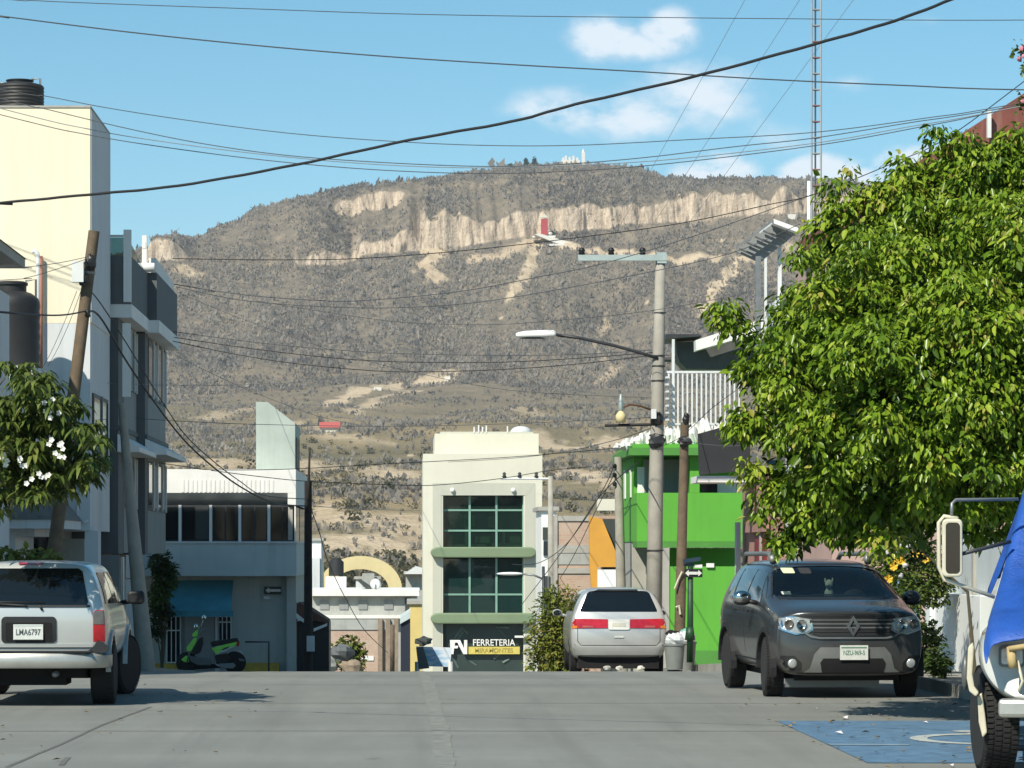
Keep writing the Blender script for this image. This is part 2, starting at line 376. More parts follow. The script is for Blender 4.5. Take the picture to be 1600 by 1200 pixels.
# scrub on the mountain: low bare shrubs past counting
def tufts(n, pxr, yr, size, dens=None, tall=1.3, seed=1, q=5):
    """leafless shrubs: each a spray of a few slim twig faces"""
    g = np.random.default_rng(seed)
    px = g.uniform(*pxr, n); y = g.uniform(*yr, n)
    x = (px-CX)/F*y
    if dens is not None: k = dens(px, x, y, g); x, y = x[k], y[k]
    z = ground_z(x, y)
    steep = np.hypot(ground_z(x+1, y)-z, ground_z(x, y+1)-z); k2 = (steep < 1.3) | (g.random(len(x)) < .12)
    x, y, z = x[k2], y[k2], z[k2]; n = len(x)
    s = size*g.lognormal(0, .42, n)
    c = np.stack([x, y, z], -1)[:, None]+g.normal(0, .30, (n, q, 3))*s[:, None, None]*np.array([1, 1, .55])+np.array([0, 0, .55*tall])*s[:, None, None]
    up = np.stack([g.normal(0, .35, (n, q)), g.normal(0, .35, (n, q)), np.full((n, q), .85)], -1); up /= np.linalg.norm(up, axis=-1)[..., None]
    th = g.uniform(0, 6.3, (n, q)); sd = np.stack([np.cos(th), np.sin(th), g.normal(0, .2, (n, q))], -1)
    L = (s[:, None]*tall*g.uniform(.35, .75, (n, q)))[..., None]; Wd = (s[:, None]*g.uniform(.16, .42, (n, q)))[..., None]
    V = np.stack([c-up*L-sd*Wd*.5, c-up*L*.3+sd*Wd, c+up*L+sd*Wd*.2, c+up*L*.4-sd*Wd], 2).reshape(-1, 3)
    Q = np.arange(n*q)[:, None]*4+np.arange(4)[None]
    tone = np.clip(.45+fbm(x/60, y/60, 3)*.9+fbm(x/11, y/11, 2)*.5+g.normal(0, .13, n), 0, .97)
    return V, Q, np.repeat(tone, q*4), None
def mden(px, x, y, g):
    k = g.random(len(x)) < np.clip(.62+fbm(x/30, y/60, 4)*2.4, .05, 1)
    k &= g.random(len(x)) > bare_at(x, y)*1.1
    return k
V, T, tn, _ = tufts(150000, (60, 1560), (1990, 2515), 1.15, mden, 1.2, 3, 3)
tag(npmesh('mountain_scrub', V, T, 'dry_scrub', attr=tn), 'grey leafless scrub covering the mountain slopes', 'scrub', kind='stuff')
def fden(px, x, y, g): return (g.random(len(x)) > bare_at(x, y)*1.3) & (g.random(len(x)) < np.clip(.45+fbm(x/45, y/30, 4)*3.0, .05, 1))
V, T, tn, _ = tufts(60000, (60, 1560), (620, 2000), 1.0, fden, .9, 5, 5)
tag(npmesh('foothill_scrub', V, T, 'dry_scrub', attr=tn), 'dry brown scrub scattered over the foothills', 'scrub', kind='stuff')
# nearer bushes: clumps of small leaf faces
def leafy(n, pxr, yr, size, dens, seed, leaves=70, leaf=.3):
    g = np.random.default_rng(seed); px = g.uniform(*pxr, n); y = g.uniform(*yr, n); x = (px-CX)/F*y
    k = dens(px, x, y, g); x, y = x[k], y[k]; n = len(x); z = ground_z(x, y); s = size*g.lognormal(0, .35, n)
    u = g.normal(size=(n, leaves, 3)); u /= np.linalg.norm(u, axis=-1)[..., None]; u *= g.uniform(.55, 1.0, (n, leaves, 1))
    lump = 1+.35*np.sin(u[..., :1]*5+g.uniform(0, 6, (n, 1, 1)))*np.cos(u[..., 1:2]*4)
    c = np.stack([x, y, z], -1)[:, None]+u*lump*s[:, None, None]*np.array([.75, .75, .55])+np.array([0, 0, .45])*s[:, None, None]
    c = c.reshape(-1, 3); N_ = len(c); ls = leaf*np.repeat(s, leaves)[:, None]*g.uniform(.6, 1.3, (N_, 1))
    a = g.normal(size=(N_, 3)); a /= np.linalg.norm(a, axis=1)[:, None]; b_ = np.cross(a, g.normal(size=(N_, 3))); b_ /= np.linalg.norm(b_, axis=1)[:, None]
    V = np.stack([c-a*ls*.5, c+b_*ls*.42, c+a*ls*.5, c-b_*ls*.42], 1).reshape(-1, 3)
    Q = np.arange(N_)[:, None]*4+np.arange(4)[None]
    tone = np.clip(np.repeat(g.normal(.42, .22, n), leaves)+g.normal(0, .12, N_), 0, 1)
    return V, Q, np.repeat(tone, 4)
def bden(px, x, y, g): return (g.random(len(x)) > bare_at(x, y)*1.3) & (g.random(len(x)) < np.clip(.42+fbm(x/28+7, y/40, 3)*3.0, 0, 1))
V, T, tn = leafy(9500, (100, 1500), (470, 1250), 1.25, bden, 9, 36, .36)
tag(npmesh('foothill_bushes', V, T, 'bush_leaf', attr=tn), 'dusty olive bushes scattered on the nearer foothill', 'bushes', kind='stuff')
def gden(px, x, y, g): return g.random(len(x)) < .8
V, T, tn = leafy(130, (262, 470), (760, 930), 3.0, gden, 12, 150, .17)
tag(npmesh('green_thicket', V, T, 'bush_leaf', attr=tn*.55), 'dark green thicket behind the white house roof', 'thicket', kind='stuff')
V, T, tn = leafy(60, (470, 700), (560, 640), 3.0, gden, 14, 120, .2)
tag(npmesh('grey_thicket', V, T, 'bush_leaf', attr=np.clip(tn*.8, 0, 1)), 'brown thicket at the foot of the hill left of centre', 'thicket', kind='stuff')

# ------------------------------------------------------------------ street
def kerbR(Y): return float(np.interp(Y, [-60, 46, 55, 62, 170], [6.45, 6.45, 5.75, 5.3, 7.6]))
def kerbL(Y): return float(np.interp(Y, [-60, 60, 74, 79, 170], [-5.45, -5.45, -5.2, -2.6, -4.0]))
ys = sorted(set([-60, -40, -20]+[float(y) for y in np.arange(-10, 90, 1.0)]+[float(y) for y in np.arange(90, 171, 4)]))
m, t, b, tc = newmat('road_concrete')
a1 = noise(t, mapping(t, tc, (.10, .35, 1)), 1, 6, .6); a2 = noise(t, mapping(t, tc, (1.0, .16, 1)), 2.2, 6, .62); a3 = noise(t, tc, 42, 5, .75)
c = ramp(t, a1, [(.3, (.172, .179, .163)), (.7, (.238, .246, .224))])
c = mixc(t, smath('MULTIPLY', smath('SUBTRACT', a2, .42, True, t), 1.5, True, t), c, (.155, .16, .145))
c = mixc(t, smath('MULTIPLY', smath('SUBTRACT', a3, .5, True, t), 1.1, True, t), c, (.085, .085, .08))
cs = noise(t, tc, 1.4, 6, .7)
cm = N(t, 'ShaderNodeMapRange'); cm.inputs[1].default_value = .60; cm.inputs[2].default_value = .74; cm.inputs[4].default_value = .45; t.links.new(cs, cm.inputs[0])
c = mixc(t, cm.outputs[0], c, (.30, .30, .27))
wv = noise(t, mapping(t, tc, (1.6, .05, 1)), 1, 4, .6)
wm = N(t, 'ShaderNodeMapRange'); wm.inputs[1].default_value = .52; wm.inputs[2].default_value = .70; wm.inputs[4].default_value = .42; t.links.new(wv, wm.inputs[0])
c = mixc(t, wm.outputs[0], c, (.125, .13, .12))
os_ = N(t, 'ShaderNodeMapRange'); os_.inputs[1].default_value = .66; os_.inputs[2].default_value = .73; os_.inputs[4].default_value = .6; t.links.new(noise(t, mapping(t, tc, (.8, .45, 1)), 1.3, 5, .6, .4), os_.inputs[0])
c = mixc(t, os_.outputs[0], c, (.085, .087, .08))
t.links.new(c, b.inputs['Base Color']); b.inputs['Roughness'].default_value = .85; bumpn(t, b, a3, .45, .014)
def strip(name, fl, fr, m, y0, y1, dz=0, **k):
    vs, fs = [], []; yy = [y for y in ys if y0 <= y <= y1]
    if yy[0] > y0: yy.insert(0, y0)
    if yy[-1] < y1: yy.append(y1)
    for y in yy:
        l, r = fl(y), fr(y)
        for j in range(5): vs.append((l+(r-l)*j/4, y, gz(y)+dz))
    for i in range(len(yy)-1):
        for j in range(4): q = i*5+j; fs.append((q, q+1, q+6, q+5))
    o = MB().add(vs, fs).build(name, m, smooth=True); tag(o, kind='structure', **k); return o
road = strip('road', lambda y: kerbL(y)-.02, lambda y: kerbR(y)+.02, 'road_concrete', -60, 170, label='grey worn concrete street running over the crest', cat='road')
strip('cross_street', lambda y: -40, lambda y: kerbL(y)-.02, 'road_concrete', 74.6, 78.6, -.01, label='concrete side street going left before the white house', cat='road')
# cast joints and tar seams
mat('joint_tar', (.225, .232, .208), .9, .35, 6); mat('joint_dark', (.135, .138, .125), .9, .3, 6)
def ribbon(name, pts, w, m, dz=.004, label='', cat='seam'):
    vs, fs = [], []; L = []
    for (x0, y0), (x1, y1) in zip(pts, pts[1:]):
        n = max(1, int(math.hypot(x1-x0, y1-y0)/.4)); L += [(x0+(x1-x0)*i/n, y0+(y1-y0)*i/n) for i in range(n)]
    L.append(pts[-1])
    for i, (x, y) in enumerate(L):
        a = L[max(i-1, 0)]; c = L[min(i+1, len(L)-1)]; dx, dy = c[0]-a[0], c[1]-a[1]; d = math.hypot(dx, dy) or 1
        ww = w*random.uniform(.88, 1.12)*.5; j = random.uniform(-.006, .006)
        for s in (-1, 1): X, Y = x+j-dy/d*ww*s, y+dx/d*ww*s; vs.append((X, Y, gz(Y)+dz))
    fs = [(2*i, 2*i+1, 2*i+3, 2*i+2) for i in range(len(L)-1)]
    return tag(MB().add(vs, fs).build(name, m), label, cat, kind='structure')
def RP(px, py):                                        # where a sight line meets the level part of the street
    D = ZC*F/(py-HY); return (W(px, D), D)
ribbon('road_joint', [(.22, 8), (.26, 20), (.30, 30), (.26, 40), (.20, 50), (.12, 60), (.1, 75)], .17, 'joint_tar', label='wide tarred joint along the middle of the street')
ribbon('road_joint', [RP(10, 1199), RP(90, 1165), RP(160, 1133), RP(235, 1105)], .04, 'joint_dark', label='dark curved crack in the road behind the silver off-roader')
ribbon('road_joint', [RP(95, 1196), RP(105, 1184)], .05, 'joint_dark', label='short dark crack at the lower left of the road')
for i, (y, l) in enumerate([(25.2, 'nearest'), (30.6, 'second'), (36.2, 'third'), (42, 'fourth'), (48, 'farthest')]):
    ribbon('road_joint', [(kerbL(y)+.1, y), (-1, y+.05), (kerbR(y)-.1, y)], .05, 'joint_tar', label='faint cross joint of the slabs, %s from the viewer' % l)
# kerbs and pavements
mat('pavement', (.30, .29, .265), .85, .2, 1.5, .3); mat('kerb_grey', (.33, .32, .29), .85, .25, 2, .3); mat('kerb_yellow', (.55, .36, .05), .7, .3, 4, .2)
def raised(name, fl, fr, y0, y1, m, h=.15, **k):
    vs, fs = [], []; yy = [y for y in ys if y0 < y < y1]; yy = [y0]+yy+[y1]
    for y in yy:
        l, r, z = fl(y), fr(y), gz(y); vs += [(l, y, z-.3), (l, y, z+h), (r, y, z+h), (r, y, z-.3)]
    for i in range(len(yy)-1):
        for j in range(3): q = i*4+j; fs.append((q, q+1, q+5, q+4))
    fs += [(3, 2, 1, 0), tuple(len(vs)-4+i for i in range(4))]
    return tag(MB().add(vs, fs).build(name, m), kind='structure', **k)
raised('kerb', lambda y: kerbL(y)-.16, kerbL, -60, 74.4, 'kerb_grey', .15, label='left concrete kerb behind the silver off-roader', cat='kerb')
raised('pavement', lambda y: kerbL(y)-4, lambda y: kerbL(y)-.165, -60, 74.4, 'pavement', .146, label='left concrete pavement', cat='pavement')
raised('kerb', kerbR, lambda y: kerbR(y)+.16, -60, 168, 'kerb_grey', .15, label='right concrete kerb past the parked cars', cat='kerb')
raised('pavement', lambda y: kerbR(y)+.165, lambda y: kerbR(y)+9, -60, 168, 'pavement', .146, label='right concrete pavement under the big tree', cat='pavement')
raised('pavement', lambda y: -30, lambda y: kerbL(y)-.165, 79, 168, 'pavement', .146, label='pavement round the corner white house', cat='pavement')
# blue parking bay with wheelchair sign
mat('bay_blue', (.095, .19, .30), .8, .35, 5, .2); mat('bay_white', (.42, .46, .44), .8, .35, 7, .2); mat('bay_pale', (.20, .29, .36), .85, .3, 5)
bay = tag(MB().add([(3.72, 26.0, .005), (6.40, 26.0, .005), (6.40, 32.4, .005), (3.72, 32.4, .005)], [(0, 1, 2, 3)]).build('parking_bay', 'bay_blue'), 'blue painted parking bay with a white wheelchair symbol', 'road marking', kind='structure')
fr = Matrix.Translation((5.35, 29.2, 0))
mb = MB(); n = 30
for k in range(int(n*.86)):                            # wheel of the symbol, an open ring
    a, c = 2*math.pi*(k-1)/n, 2*math.pi*k/n
    mb.add([(r*math.cos(q), r*math.sin(q)*1.15, .010) for r, q in ((.62, a), (.78, a), (.78, c), (.62, c))], [(0, 1, 2, 3)])
mb.add([(-.1, -.15, .0101), (.06, -.15, .0101), (.06, 1.0, .0101), (-.1, 1.0, .0101)], [(0, 1, 2, 3)])
mb.add([(.06, -.15, .0102), (.06, .02, .0102), (.75, .02, .0102), (.75, -.15, .0102)], [(0, 1, 2, 3)])
mb.add([(.62, -.85, .0103), (.78, -.85, .0103), (.78, -.15, .0103), (.62, -.15, .0103)], [(0, 1, 2, 3)])
mb.add([(.17*math.cos(2*math.pi*i/14)-.02, .17*math.sin(2*math.pi*i/14)+1.25, .0104) for i in range(14)], [tuple(range(14))])
mb.build('wheelchair_symbol', 'bay_white', bay, fr=fr)
MB().add([(3.72, 28.3, .0095), (4.4, 28.25, .0095), (4.45, 28.4, .0095), (3.72, 28.5, .0095)], [(0, 1, 2, 3)]).build('worn_patch', 'bay_pale', bay)
# fallen petals and leaves
mat('petal', (.75, .68, .66), .7, .2, 9); mat('dead_leaf', (.22, .15, .06), .8, .3, 9)
def litter(name, n, x0, x1, y0, y1, s, m, label, cat):
    mb = MB()
    for _ in range(n):
        x, y, a, q = random.uniform(x0, x1), random.uniform(y0, y1), random.uniform(0, 6.3), s*random.uniform(.5, 1.3)
        c, d = math.cos(a)*q, math.sin(a)*q; z = gz(y)+.014
        mb.add([(x-c, y-d, z), (x+d*.6, y-c*.6, z+q*.5), (x+c, y+d, z+q*.2), (x-d*.6, y+c*.6, z+q*.3)], [(0, 1, 2, 3)])
    tag(mb.build(name, m), label, cat, kind='stuff')
litter('fallen_petals', 26, 3.9, 6.4, 25.5, 35, .042, 'petal', 'pale petals fallen on the blue bay', 'petals')
litter('fallen_leaves', 110, 3.6, 6.6, 24, 37, .035, 'dead_leaf', 'brown leaves fallen round the parking bay', 'leaves')
litter('fallen_leaves', 70, -5.3, -1.5, 26, 42, .03, 'dead_leaf', 'brown leaves scattered behind the silver off-roader', 'leaves')
# ------------------------------------------------------------------ shared building materials
mat('cream_wall', (.82, .745, .565), .85, .05, .8, .12, streak=.30, scol=(.52, .44, .30))
mat('white_wall', (.62, .65, .66), .85, .07, .8, .12, streak=.38, scol=(.30, .31, .31))
mat('bright_white', (.80, .80, .77), .75, .08, 1.2, .1, streak=.2, scol=(.4, .39, .36))
mat('slate_wall', (.108, .118, .123), .75, .14, 1, .12, streak=.35, scol=(.14, .15, .15))
mat('mid_grey_wall', (.26, .275, .27), .8, .12, 1, .12, streak=.2, scol=(.09, .09, .09))
mat('white_metal', (.68, .70, .69), .5, .08, 3, .03)
mat('dark_metal', (.035, .037, .04), .5, .2, 5, .05)
mat('grey_metal', (.26, .27, .27), .45, .18, 4, .05, metal=.5)
mat('black_plastic', (.012, .012, .013), .45, .2, 4, .04)
mat('tank_black', (.022, .023, .024), .55, .3, 3, .08)
mat('grey_tile', (.16, .16, .155), .85, .3, 5, .4)
mat('tan_stone', (.30, .235, .17), .85, .35, 5, .4)
mat('plain_concrete', (.40, .39, .35), .85, .16, 2, .25, streak=.25, scol=(.22, .21, .19))
mat('blue_grey_wall', (.50, .57, .57), .85, .1, 1, .15, streak=.3, scol=(.17, .20, .205))
mat('dull_wall', (.44, .47, .44), .85, .12, 1, .15, streak=.3, scol=(.13, .14, .13))
mat('pole_wood', (.155, .115, .075), .9, .35, 6, .5, streak=.6, scol=(.05, .04, .03))
mat('pole_dark', (.025, .022, .020), .9, .35, 6, .4)
mat('awning_blue', (.06, .26, .33), .85, .2, 3, .15)
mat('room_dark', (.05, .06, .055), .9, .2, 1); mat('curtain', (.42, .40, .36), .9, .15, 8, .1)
glassmat('window_glass', (.010, .013, .014), 0, .05, .22); glassmat('tint_glass', (.03, .04, .045))
glassmat('green_glass', (.010, .030, .028), .0, .02)
glassmat('clear_glass', (.02, .04, .035), .55)

# ------------------------------------------------------------------ left: cream and white apartment building
cb_ = thing('apartment_building', 'tall cream and white apartment building with blank side wall', 'building', (-9, 62, 0))
XS = -5.99
bx('wall', 'cream_wall', cb_, -14, XS, 60, 63.9, H(505, 60), 10.03).name = 'upper_wall'
bx('wall', 'white_wall', cb_, -14, XS, 60.003, 63.9, H(829, 60), H(505, 60)-.002)
bx('upper_return', 'white_wall', cb_, XS+.002, XS+.02, 60.02, 63.85, H(505, 60)+.02, 10.0)
bx('parapet_cap', 'plain_concrete', cb_, -14, XS+.01, 59.98, 63.92, 10.032, 10.07)
# window in the street side
wz0, wz1 = H(725, 62.4), H(622, 62.4)
w_ = bx('window', 'dark_metal', cb_, XS-.05, XS+.03, 60.35, 63.3, wz0, wz1)
bx('pane', 'window_glass', w_, XS+.031, XS+.036, 60.45, 61.8, wz0+.08, wz1-.08); bx('pane', 'window_glass', w_, XS+.031, XS+.036, 61.9, 63.2, wz0+.08, wz1-.08)
bx('mullion', 'mid_grey_wall', w_, XS+.03, XS+.06, 61.8, 61.9, wz0, wz1)
# recessed ground floor
zg = H(829, 60)
bx('ground_floor', 'mid_grey_wall', cb_, -14, -6.75, 61.2, 63.9, -1, zg)
bx('corner_column', 'white_wall', cb_, W(132, 60), W(157, 60)-.05, 60.05, 60.6, -1, zg-.002)
bx('garage_door', 'dull_wall', cb_, W(90, 61), W(131, 61), 61.1, 61.19, -1, zg-.15)
bx('door', 'dark_metal', cb_, W(72, 61), W(89, 61), 61.08, 61.19, -1, zg-.12)
w_ = bx('window', 'dark_metal', cb_, W(36, 61), W(58, 61), 61.08, 61.19, zg-1.3, zg-.15); bx('pane', 'window_glass', w_, W(38, 61), W(56, 61), 61.06, 61.075, zg-1.2, zg-.25)
# porch roof of grey tiles
def hiproof(name, m, parent, x0, x1, y0, y1, z0, z1, inset, edge='white_wall'):
    mb = MB(); i = inset
    mb.add([(x0, y0, z0), (x1, y0, z0), (x1, y1, z0), (x0, y1, z0), (x0+i, y0+i, z1), (x1-i, y0+i, z1), (x1-i, y1-i, z1), (x0+i, y1-i, z1)],
           [(0, 1, 5, 4), (1, 2, 6, 5), (2, 3, 7, 6), (3, 0, 4, 7), (4, 5, 6, 7), (0, 3, 2, 1)])
    o = mb.build(name, m, parent); bx('eave', edge, o, x0+.03, x1-.03, y0+.03, y1-.03, z0-.16, z0-.002); return o
hiproof('porch_roof', 'grey_tile', cb_, W(9, 57), W(103, 57), 56.6, 59.98, H(812, 57), H(752, 57), .55)
bx('porch_wall', 'white_wall', cb_, W(-60, 57), W(22, 57), 57.2, 59.98, 0, H(838, 57))
bx('annex', 'white_wall', cb_, -12, W(62, 58), 57.2, 59.98, H(838, 57), H(575, 58)).name = 'annex_block'
MB().tube([P(64, 575, 59.9), P(64, 400, 59.9)], .035).build('drain_pipe', mat('red_pipe', (.36, .16, .11), .7, .2), cb_, True)
MB().tube([P(60, 575, 59.9), P(60, 405, 59.9), P(58, 396, 59.9), P(54, 392, 59.9), P(50, 394, 59.9)], .045).build('vent_pipe', 'white_metal', cb_, True)
MB().tube([P(127, 755, 59.95), P(124, 775, 59.95), P(120, 800, 59.95), P(123, 812, 59.95), P(132, 816, 59.95), P(138, 812, 59.95)], .02).build('hanging_hose', 'white_metal', cb_, True)
def water_tank(label, px, pyb, pyt, D, r):
    x, y, z0, z1 = W(px, D), D, H(pyb, D), H(pyt, D); h = z1-z0
    o = thing('water_tank', label, 'water tank', (x, y, z0), group='black roof water tanks')
    prof = [(r*.98, 0)]
    for i in range(13): prof.append((r*(1.0 if i % 2 else .965), h*.05+h*.72*i/12))
    prof += [(r*.93, h*.80), (r*.70, h*.86), (r*.52, h*.88)]
    MB().lathe(prof, (x, y, z0), 28).build('shell', 'tank_black', o, True, autosm=40)
    MB().lathe([(r*.52, h*.86), (r*.52, h*.95), (r*.57, h*.955), (r*.57, h*.985), (r*.45, h), (0.001, h)], (x, y, z0), 24).build('lid', 'tank_black', o, True, autosm=40)
    MB().tube([(x+r*.86, y-.1, z0), (x+r*.86, y-.1, z0+h*1.02), (x+r*.5, y-.1, z0+h*1.0)], .02).build('pipe', 'grey_metal', o, True)
    return o
water_tank('black ribbed water tank on the cream roof at the top left', 31, 169, 125, 61.5, .47)
water_tank('black water tank cut by the left edge on the cream roof', -22, 169, 131, 62, .47)
water_tank('large black water tank beside the cream wall above the white flowered tree', 18, 573, 440, 58.6, .53)
# neighbour out at the left edge
nb = thing('white_house', 'pale house at the left edge with a grey pitched canopy', 'house', (-9, 50, 0))
bx('wall', 'white_wall', nb, -15, -6.93, 44, 55.4, -.3, H(462, 55.4))
hiproof('canopy_roof', 'grey_tile', nb, -15, W(38, 55), 47, 55.4, H(402, 55), H(372, 55), .45, 'plain_concrete')
bx('canopy_post', 'white_wall', nb, -7.4, -7.15, 54.6, 55.0, H(462, 55.4), H(403, 55)-.16)
bx('window', 'dark_metal', nb, -6.94, -6.90, 47, 49.5, 3.4, 4.6); bx('window', 'dark_metal', nb, -6.94, -6.90, 51, 53.5, 3.4, 4.6)

# ------------------------------------------------------------------ left: dark grey building with boxed-out storeys
gb = thing('grey_building', 'dark grey three storey building with boxed-out parapets and white awnings', 'building', (-7.5, 69, 0))
X1, X2, XB = W(204, 64), W(245, 68.2), -12
Y1, Y2, Y3 = 64.0, 68.2, 74.2
zR0, zR1 = 6.66, 7.63
bx('core', 'slate_wall', gb, XB, -6.35, 64.02, Y3-.02, -1.5, 7.5)
bx('shade_block', 'white_wall', gb, XB, -7.08, 66, Y3-.1, 7.502, 9.7)  # unseen block, added to cast shade on the white corner house
# roof boxes
bx('parapet_box', 'slate_wall', gb, XB, X1, Y1, Y2-.003, zR0, zR1)
bx('parapet_box', 'slate_wall', gb, XB, X2, Y2, Y3, zR0-.02, zR1+.02)
# bays: front strip dark, street side light grey between windows
bx('bay_front', 'slate_wall', gb, XB, X1-.25, Y1+.05, Y1+1.2, 1.66, zR0-.25)
bx('bay', 'mid_grey_wall', gb, XB, X1-.24, Y1+1.21, Y2-.01, 1.68, zR0-.26).name = 'bay_wall'
bx('pilaster', 'slate_wall', gb, XB, X2-.25, Y2, Y2+.75, 1.64, zR0-.25)
bx('bay', 'mid_grey_wall', gb, XB, X2-.27, Y2+.76, Y3-.01, 1.66, zR0-.26).name = 'bay_wall'
# white underside slab and awnings
bx('eave_slab', 'bright_white', gb, XB, X1+.02, Y1+.02, Y2-.005, zR0-.27, zR0-.002); bx('eave_slab', 'bright_white', gb, XB, X2+.05, Y2, Y3+.1, zR0-.29, zR0-.022)
def awning(x, y0, y1, z, out_, h):
    MB().prism([(x-.02, z), (x+out_, z-h), (x+out_, z-h-.10), (x-.02, z-h-.10)], 'y', y0, y1).build('awning', 'bright_white', gb)
awning(X1-.24, Y1-.02, Y2-.01, H(678, 64), .42, .26); awning(X2-.25, Y2+.0, Y3+.15, H(684, 68.2), .45, .26)
def baywin(x, y0, y1, z0, z1, n):
    w = bx('window', 'slate_wall', gb, x-.05, x+.02, y0, y1, z0, z1); d = (y1-y0)/n
    for i in range(n):
        a = y0+d*i
        bx('pane', 'window_glass', w, x+.021, x+.026, a+.06, a+d*.48, z0+.06, z1-.05)
        bx('curtain', 'curtain', w, x+.021, x+.0265, a+d*.52, a+d*.88, z0+.06, z1-.05)
        bx('frame_bar', 'white_metal', w, x+.02, x+.05, a+d*.48, a+d*.52, z0, z1); bx('frame_bar', 'white_metal', w, x+.02, x+.05, a+d*.90, a+d*.95, z0, z1)
for z0, z1 in ((5.05, 6.32), (2.60, 3.66)):
    baywin(X1-.24, Y1+1.35, Y2-.15, z0, z1, 2); baywin(X2-.27, Y2+.9, Y3-.1, z0, z1, 2)
bx('storey_ledge', 'slate_wall', gb, XB, X1-.20, Y1+.02, Y2-.005, H(672, 64), H(665, 64)); bx('storey_ledge', 'slate_wall', gb, XB, X2-.20, Y2-.002, Y3+.02, H(672, 64)-.03, H(665, 64)-.03)
# white fin strip running through the parapet
bx('white_fin', 'bright_white', gb, X1-.14, X1+.012, Y1-.03, Y1+.09, H(472, 64), H(359, 64)); bx('white_fin', 'bright_white', gb, X1-.16, X1-.0, Y1-.03, Y1+.04, H(620, 64), H(505, 64))
# roof railing of frosted glass and the white cabin wall
rl = bx('roof_railing', 'clear_glass', gb, -6.5, X1-.15, Y1+.6, Y1+.62, 7.65, 8.05)
bx('rail', 'white_metal', rl, -6.5, X1-.13, Y1+.58, Y1+.64, 8.06, 8.10)
MB().prism([(Y1+.1, 7.64), (Y1+.1, 8.0), (Y2, 7.68), (Y2, 7.64)], 'x', X1-.09, X1-.06).build('glass_screen', 'clear_glass', gb)
MB().prism([(Y2+.4, 7.66), (Y2+.4, 8.0), (Y3-.3, 7.9), (Y3-.3, 7.66)], 'x', X2-.2, X2-.05).build('roof_cabin', 'bright_white', gb)
bx('roof_post', 'bright_white', gb, X2-.32, X2-.22, Y2+.05, Y2+.15, 7.66, 8.45); bx('roof_beam', 'bright_white', gb, X1-.1, X2-.22, Y2-.2, Y2-.1, 8.15, 8.28)
MB().lathe([(.08, 0), (.1, .02), (.1, .5), (.08, .52)], (0, 0, 0), 14, 'x').build('floodlight', 'bright_white', gb, True, fr=Matrix.Translation((X2-.55, Y2-.1, 7.75)))
# ground floor
bx('ground_floor', 'tan_stone', gb, XB, X1-.75, Y1+.1, Y3-.1, -1.6, 1.65)
bx('gate_pillar', 'bright_white', gb, W(190, 64.5), W(194, 64.5), 64.3, 64.55, -1, 1.6)
g_ = bx('gate', 'bright_white', gb, X1-.74, X1-.70, Y1+.6, Y1+3.2, -.7, 1.45)
for i in range(6): bx('slat', 'white_metal', g_, X1-.699, X1-.67, Y1+.66, Y1+3.14, -.62+i*.34, -.36+i*.34)
bx('front_gate', 'bright_white', gb, W(196, 64), W(224, 64), 64.0, 64.08, gz(64)+.15, H(905, 64))
bx('gate_panel', 'bright_white', gb, W(197, 64), W(208, 64), 63.97, 63.995, H(903, 64), H(867, 64)); bx('gate_base', 'slate_wall', gb, W(214, 64), W(229, 64), 63.96, 63.995, H(1043, 64), H(1024, 64))
bx('side_door', 'mid_grey_wall', gb, W(157, 64), W(186, 64), 64.04, 64.095, -1, H(867, 64))

# ------------------------------------------------------------------ left corner: white house with dark windows
DH = 80.0
wh = thing('corner_house', 'low white corner house with a row of dark windows and a roof tower', 'house', (W(370, DH), DH, gz(DH)))
xl, xr = W(150, DH), W(462, DH)
DE = 89.5
bx('parapet', 'bright_white', wh, xl, xr, DH, DE, H(770, DH), H(733, DH))
MB().prism([(DH, H(770, DH)-.001), (DH+.55, H(789, DH)), (DE, H(789, DH)), (DE, H(770, DH)-.001)], 'x', xl, xr-.003).build('sloped_band', 'bright_white', wh)
bx('side_parapet', 'bright_white', wh, xr-.2, xr+.004, DH+.002, DE-.01, H(789, DH), H(735, DH))
zw1, zw0, zs0 = H(789, DH), H(849, DH), H(900, DH)
bx('upper_room', 'dark_metal', wh, xl, xr-.12, DH+.35, DE-.2, zw0-.1, zw1-.002)
bx('spandrel', 'blue_grey_wall', wh, xl, xr+.02, DH-.06, DE, zs0, zw0)
bx('sill', 'white_wall', wh, xl, xr+.04, DH-.09, DE, zw0+.002, zw0+.05)
edges = [230, 281, 329, 374.5, 420, 462]
for a, c in zip(edges, edges[1:]):
    bx('window_post', 'bright_white', wh, W(c-2.2, DH), W(c+2.2, DH) if c < 460 else xr, DH+.03, DH+.15, zw0+.05, zw1)
    p_ = bx('window', 'dark_metal', wh, W(a+2.2, DH), W(c-2.2, DH), DH+.13, DH+.16, zw0+.05, zw1)
    md = W((a+c)/2, DH)
    bx('pane', 'window_glass', p_, W(a+4, DH), md-.02, DH+.115, DH+.128, zw0+.09, zw1-.05); bx('pane', 'window_glass', p_, md+.02, W(c-4, DH), DH+.11, DH+.123, zw0+.09, zw1-.05)
    if a == 281: bx('curtain', 'room_dark', p_, md, W(c-4, DH), DH+.10, DH+.108, zw0+.1, zw1-.05)
bx('pale_curtain', 'curtain', wh, W(450, DH), W(457, DH), DH+.10, DH+.11, zw0+.08, zw1-.05)
for k in range(2):
    y0 = DH+.5+k*4.4; bx('side_window', 'window_glass', wh, xr-.11, xr-.06, y0, y0+3.9, zw0+.06, zw1-.03)
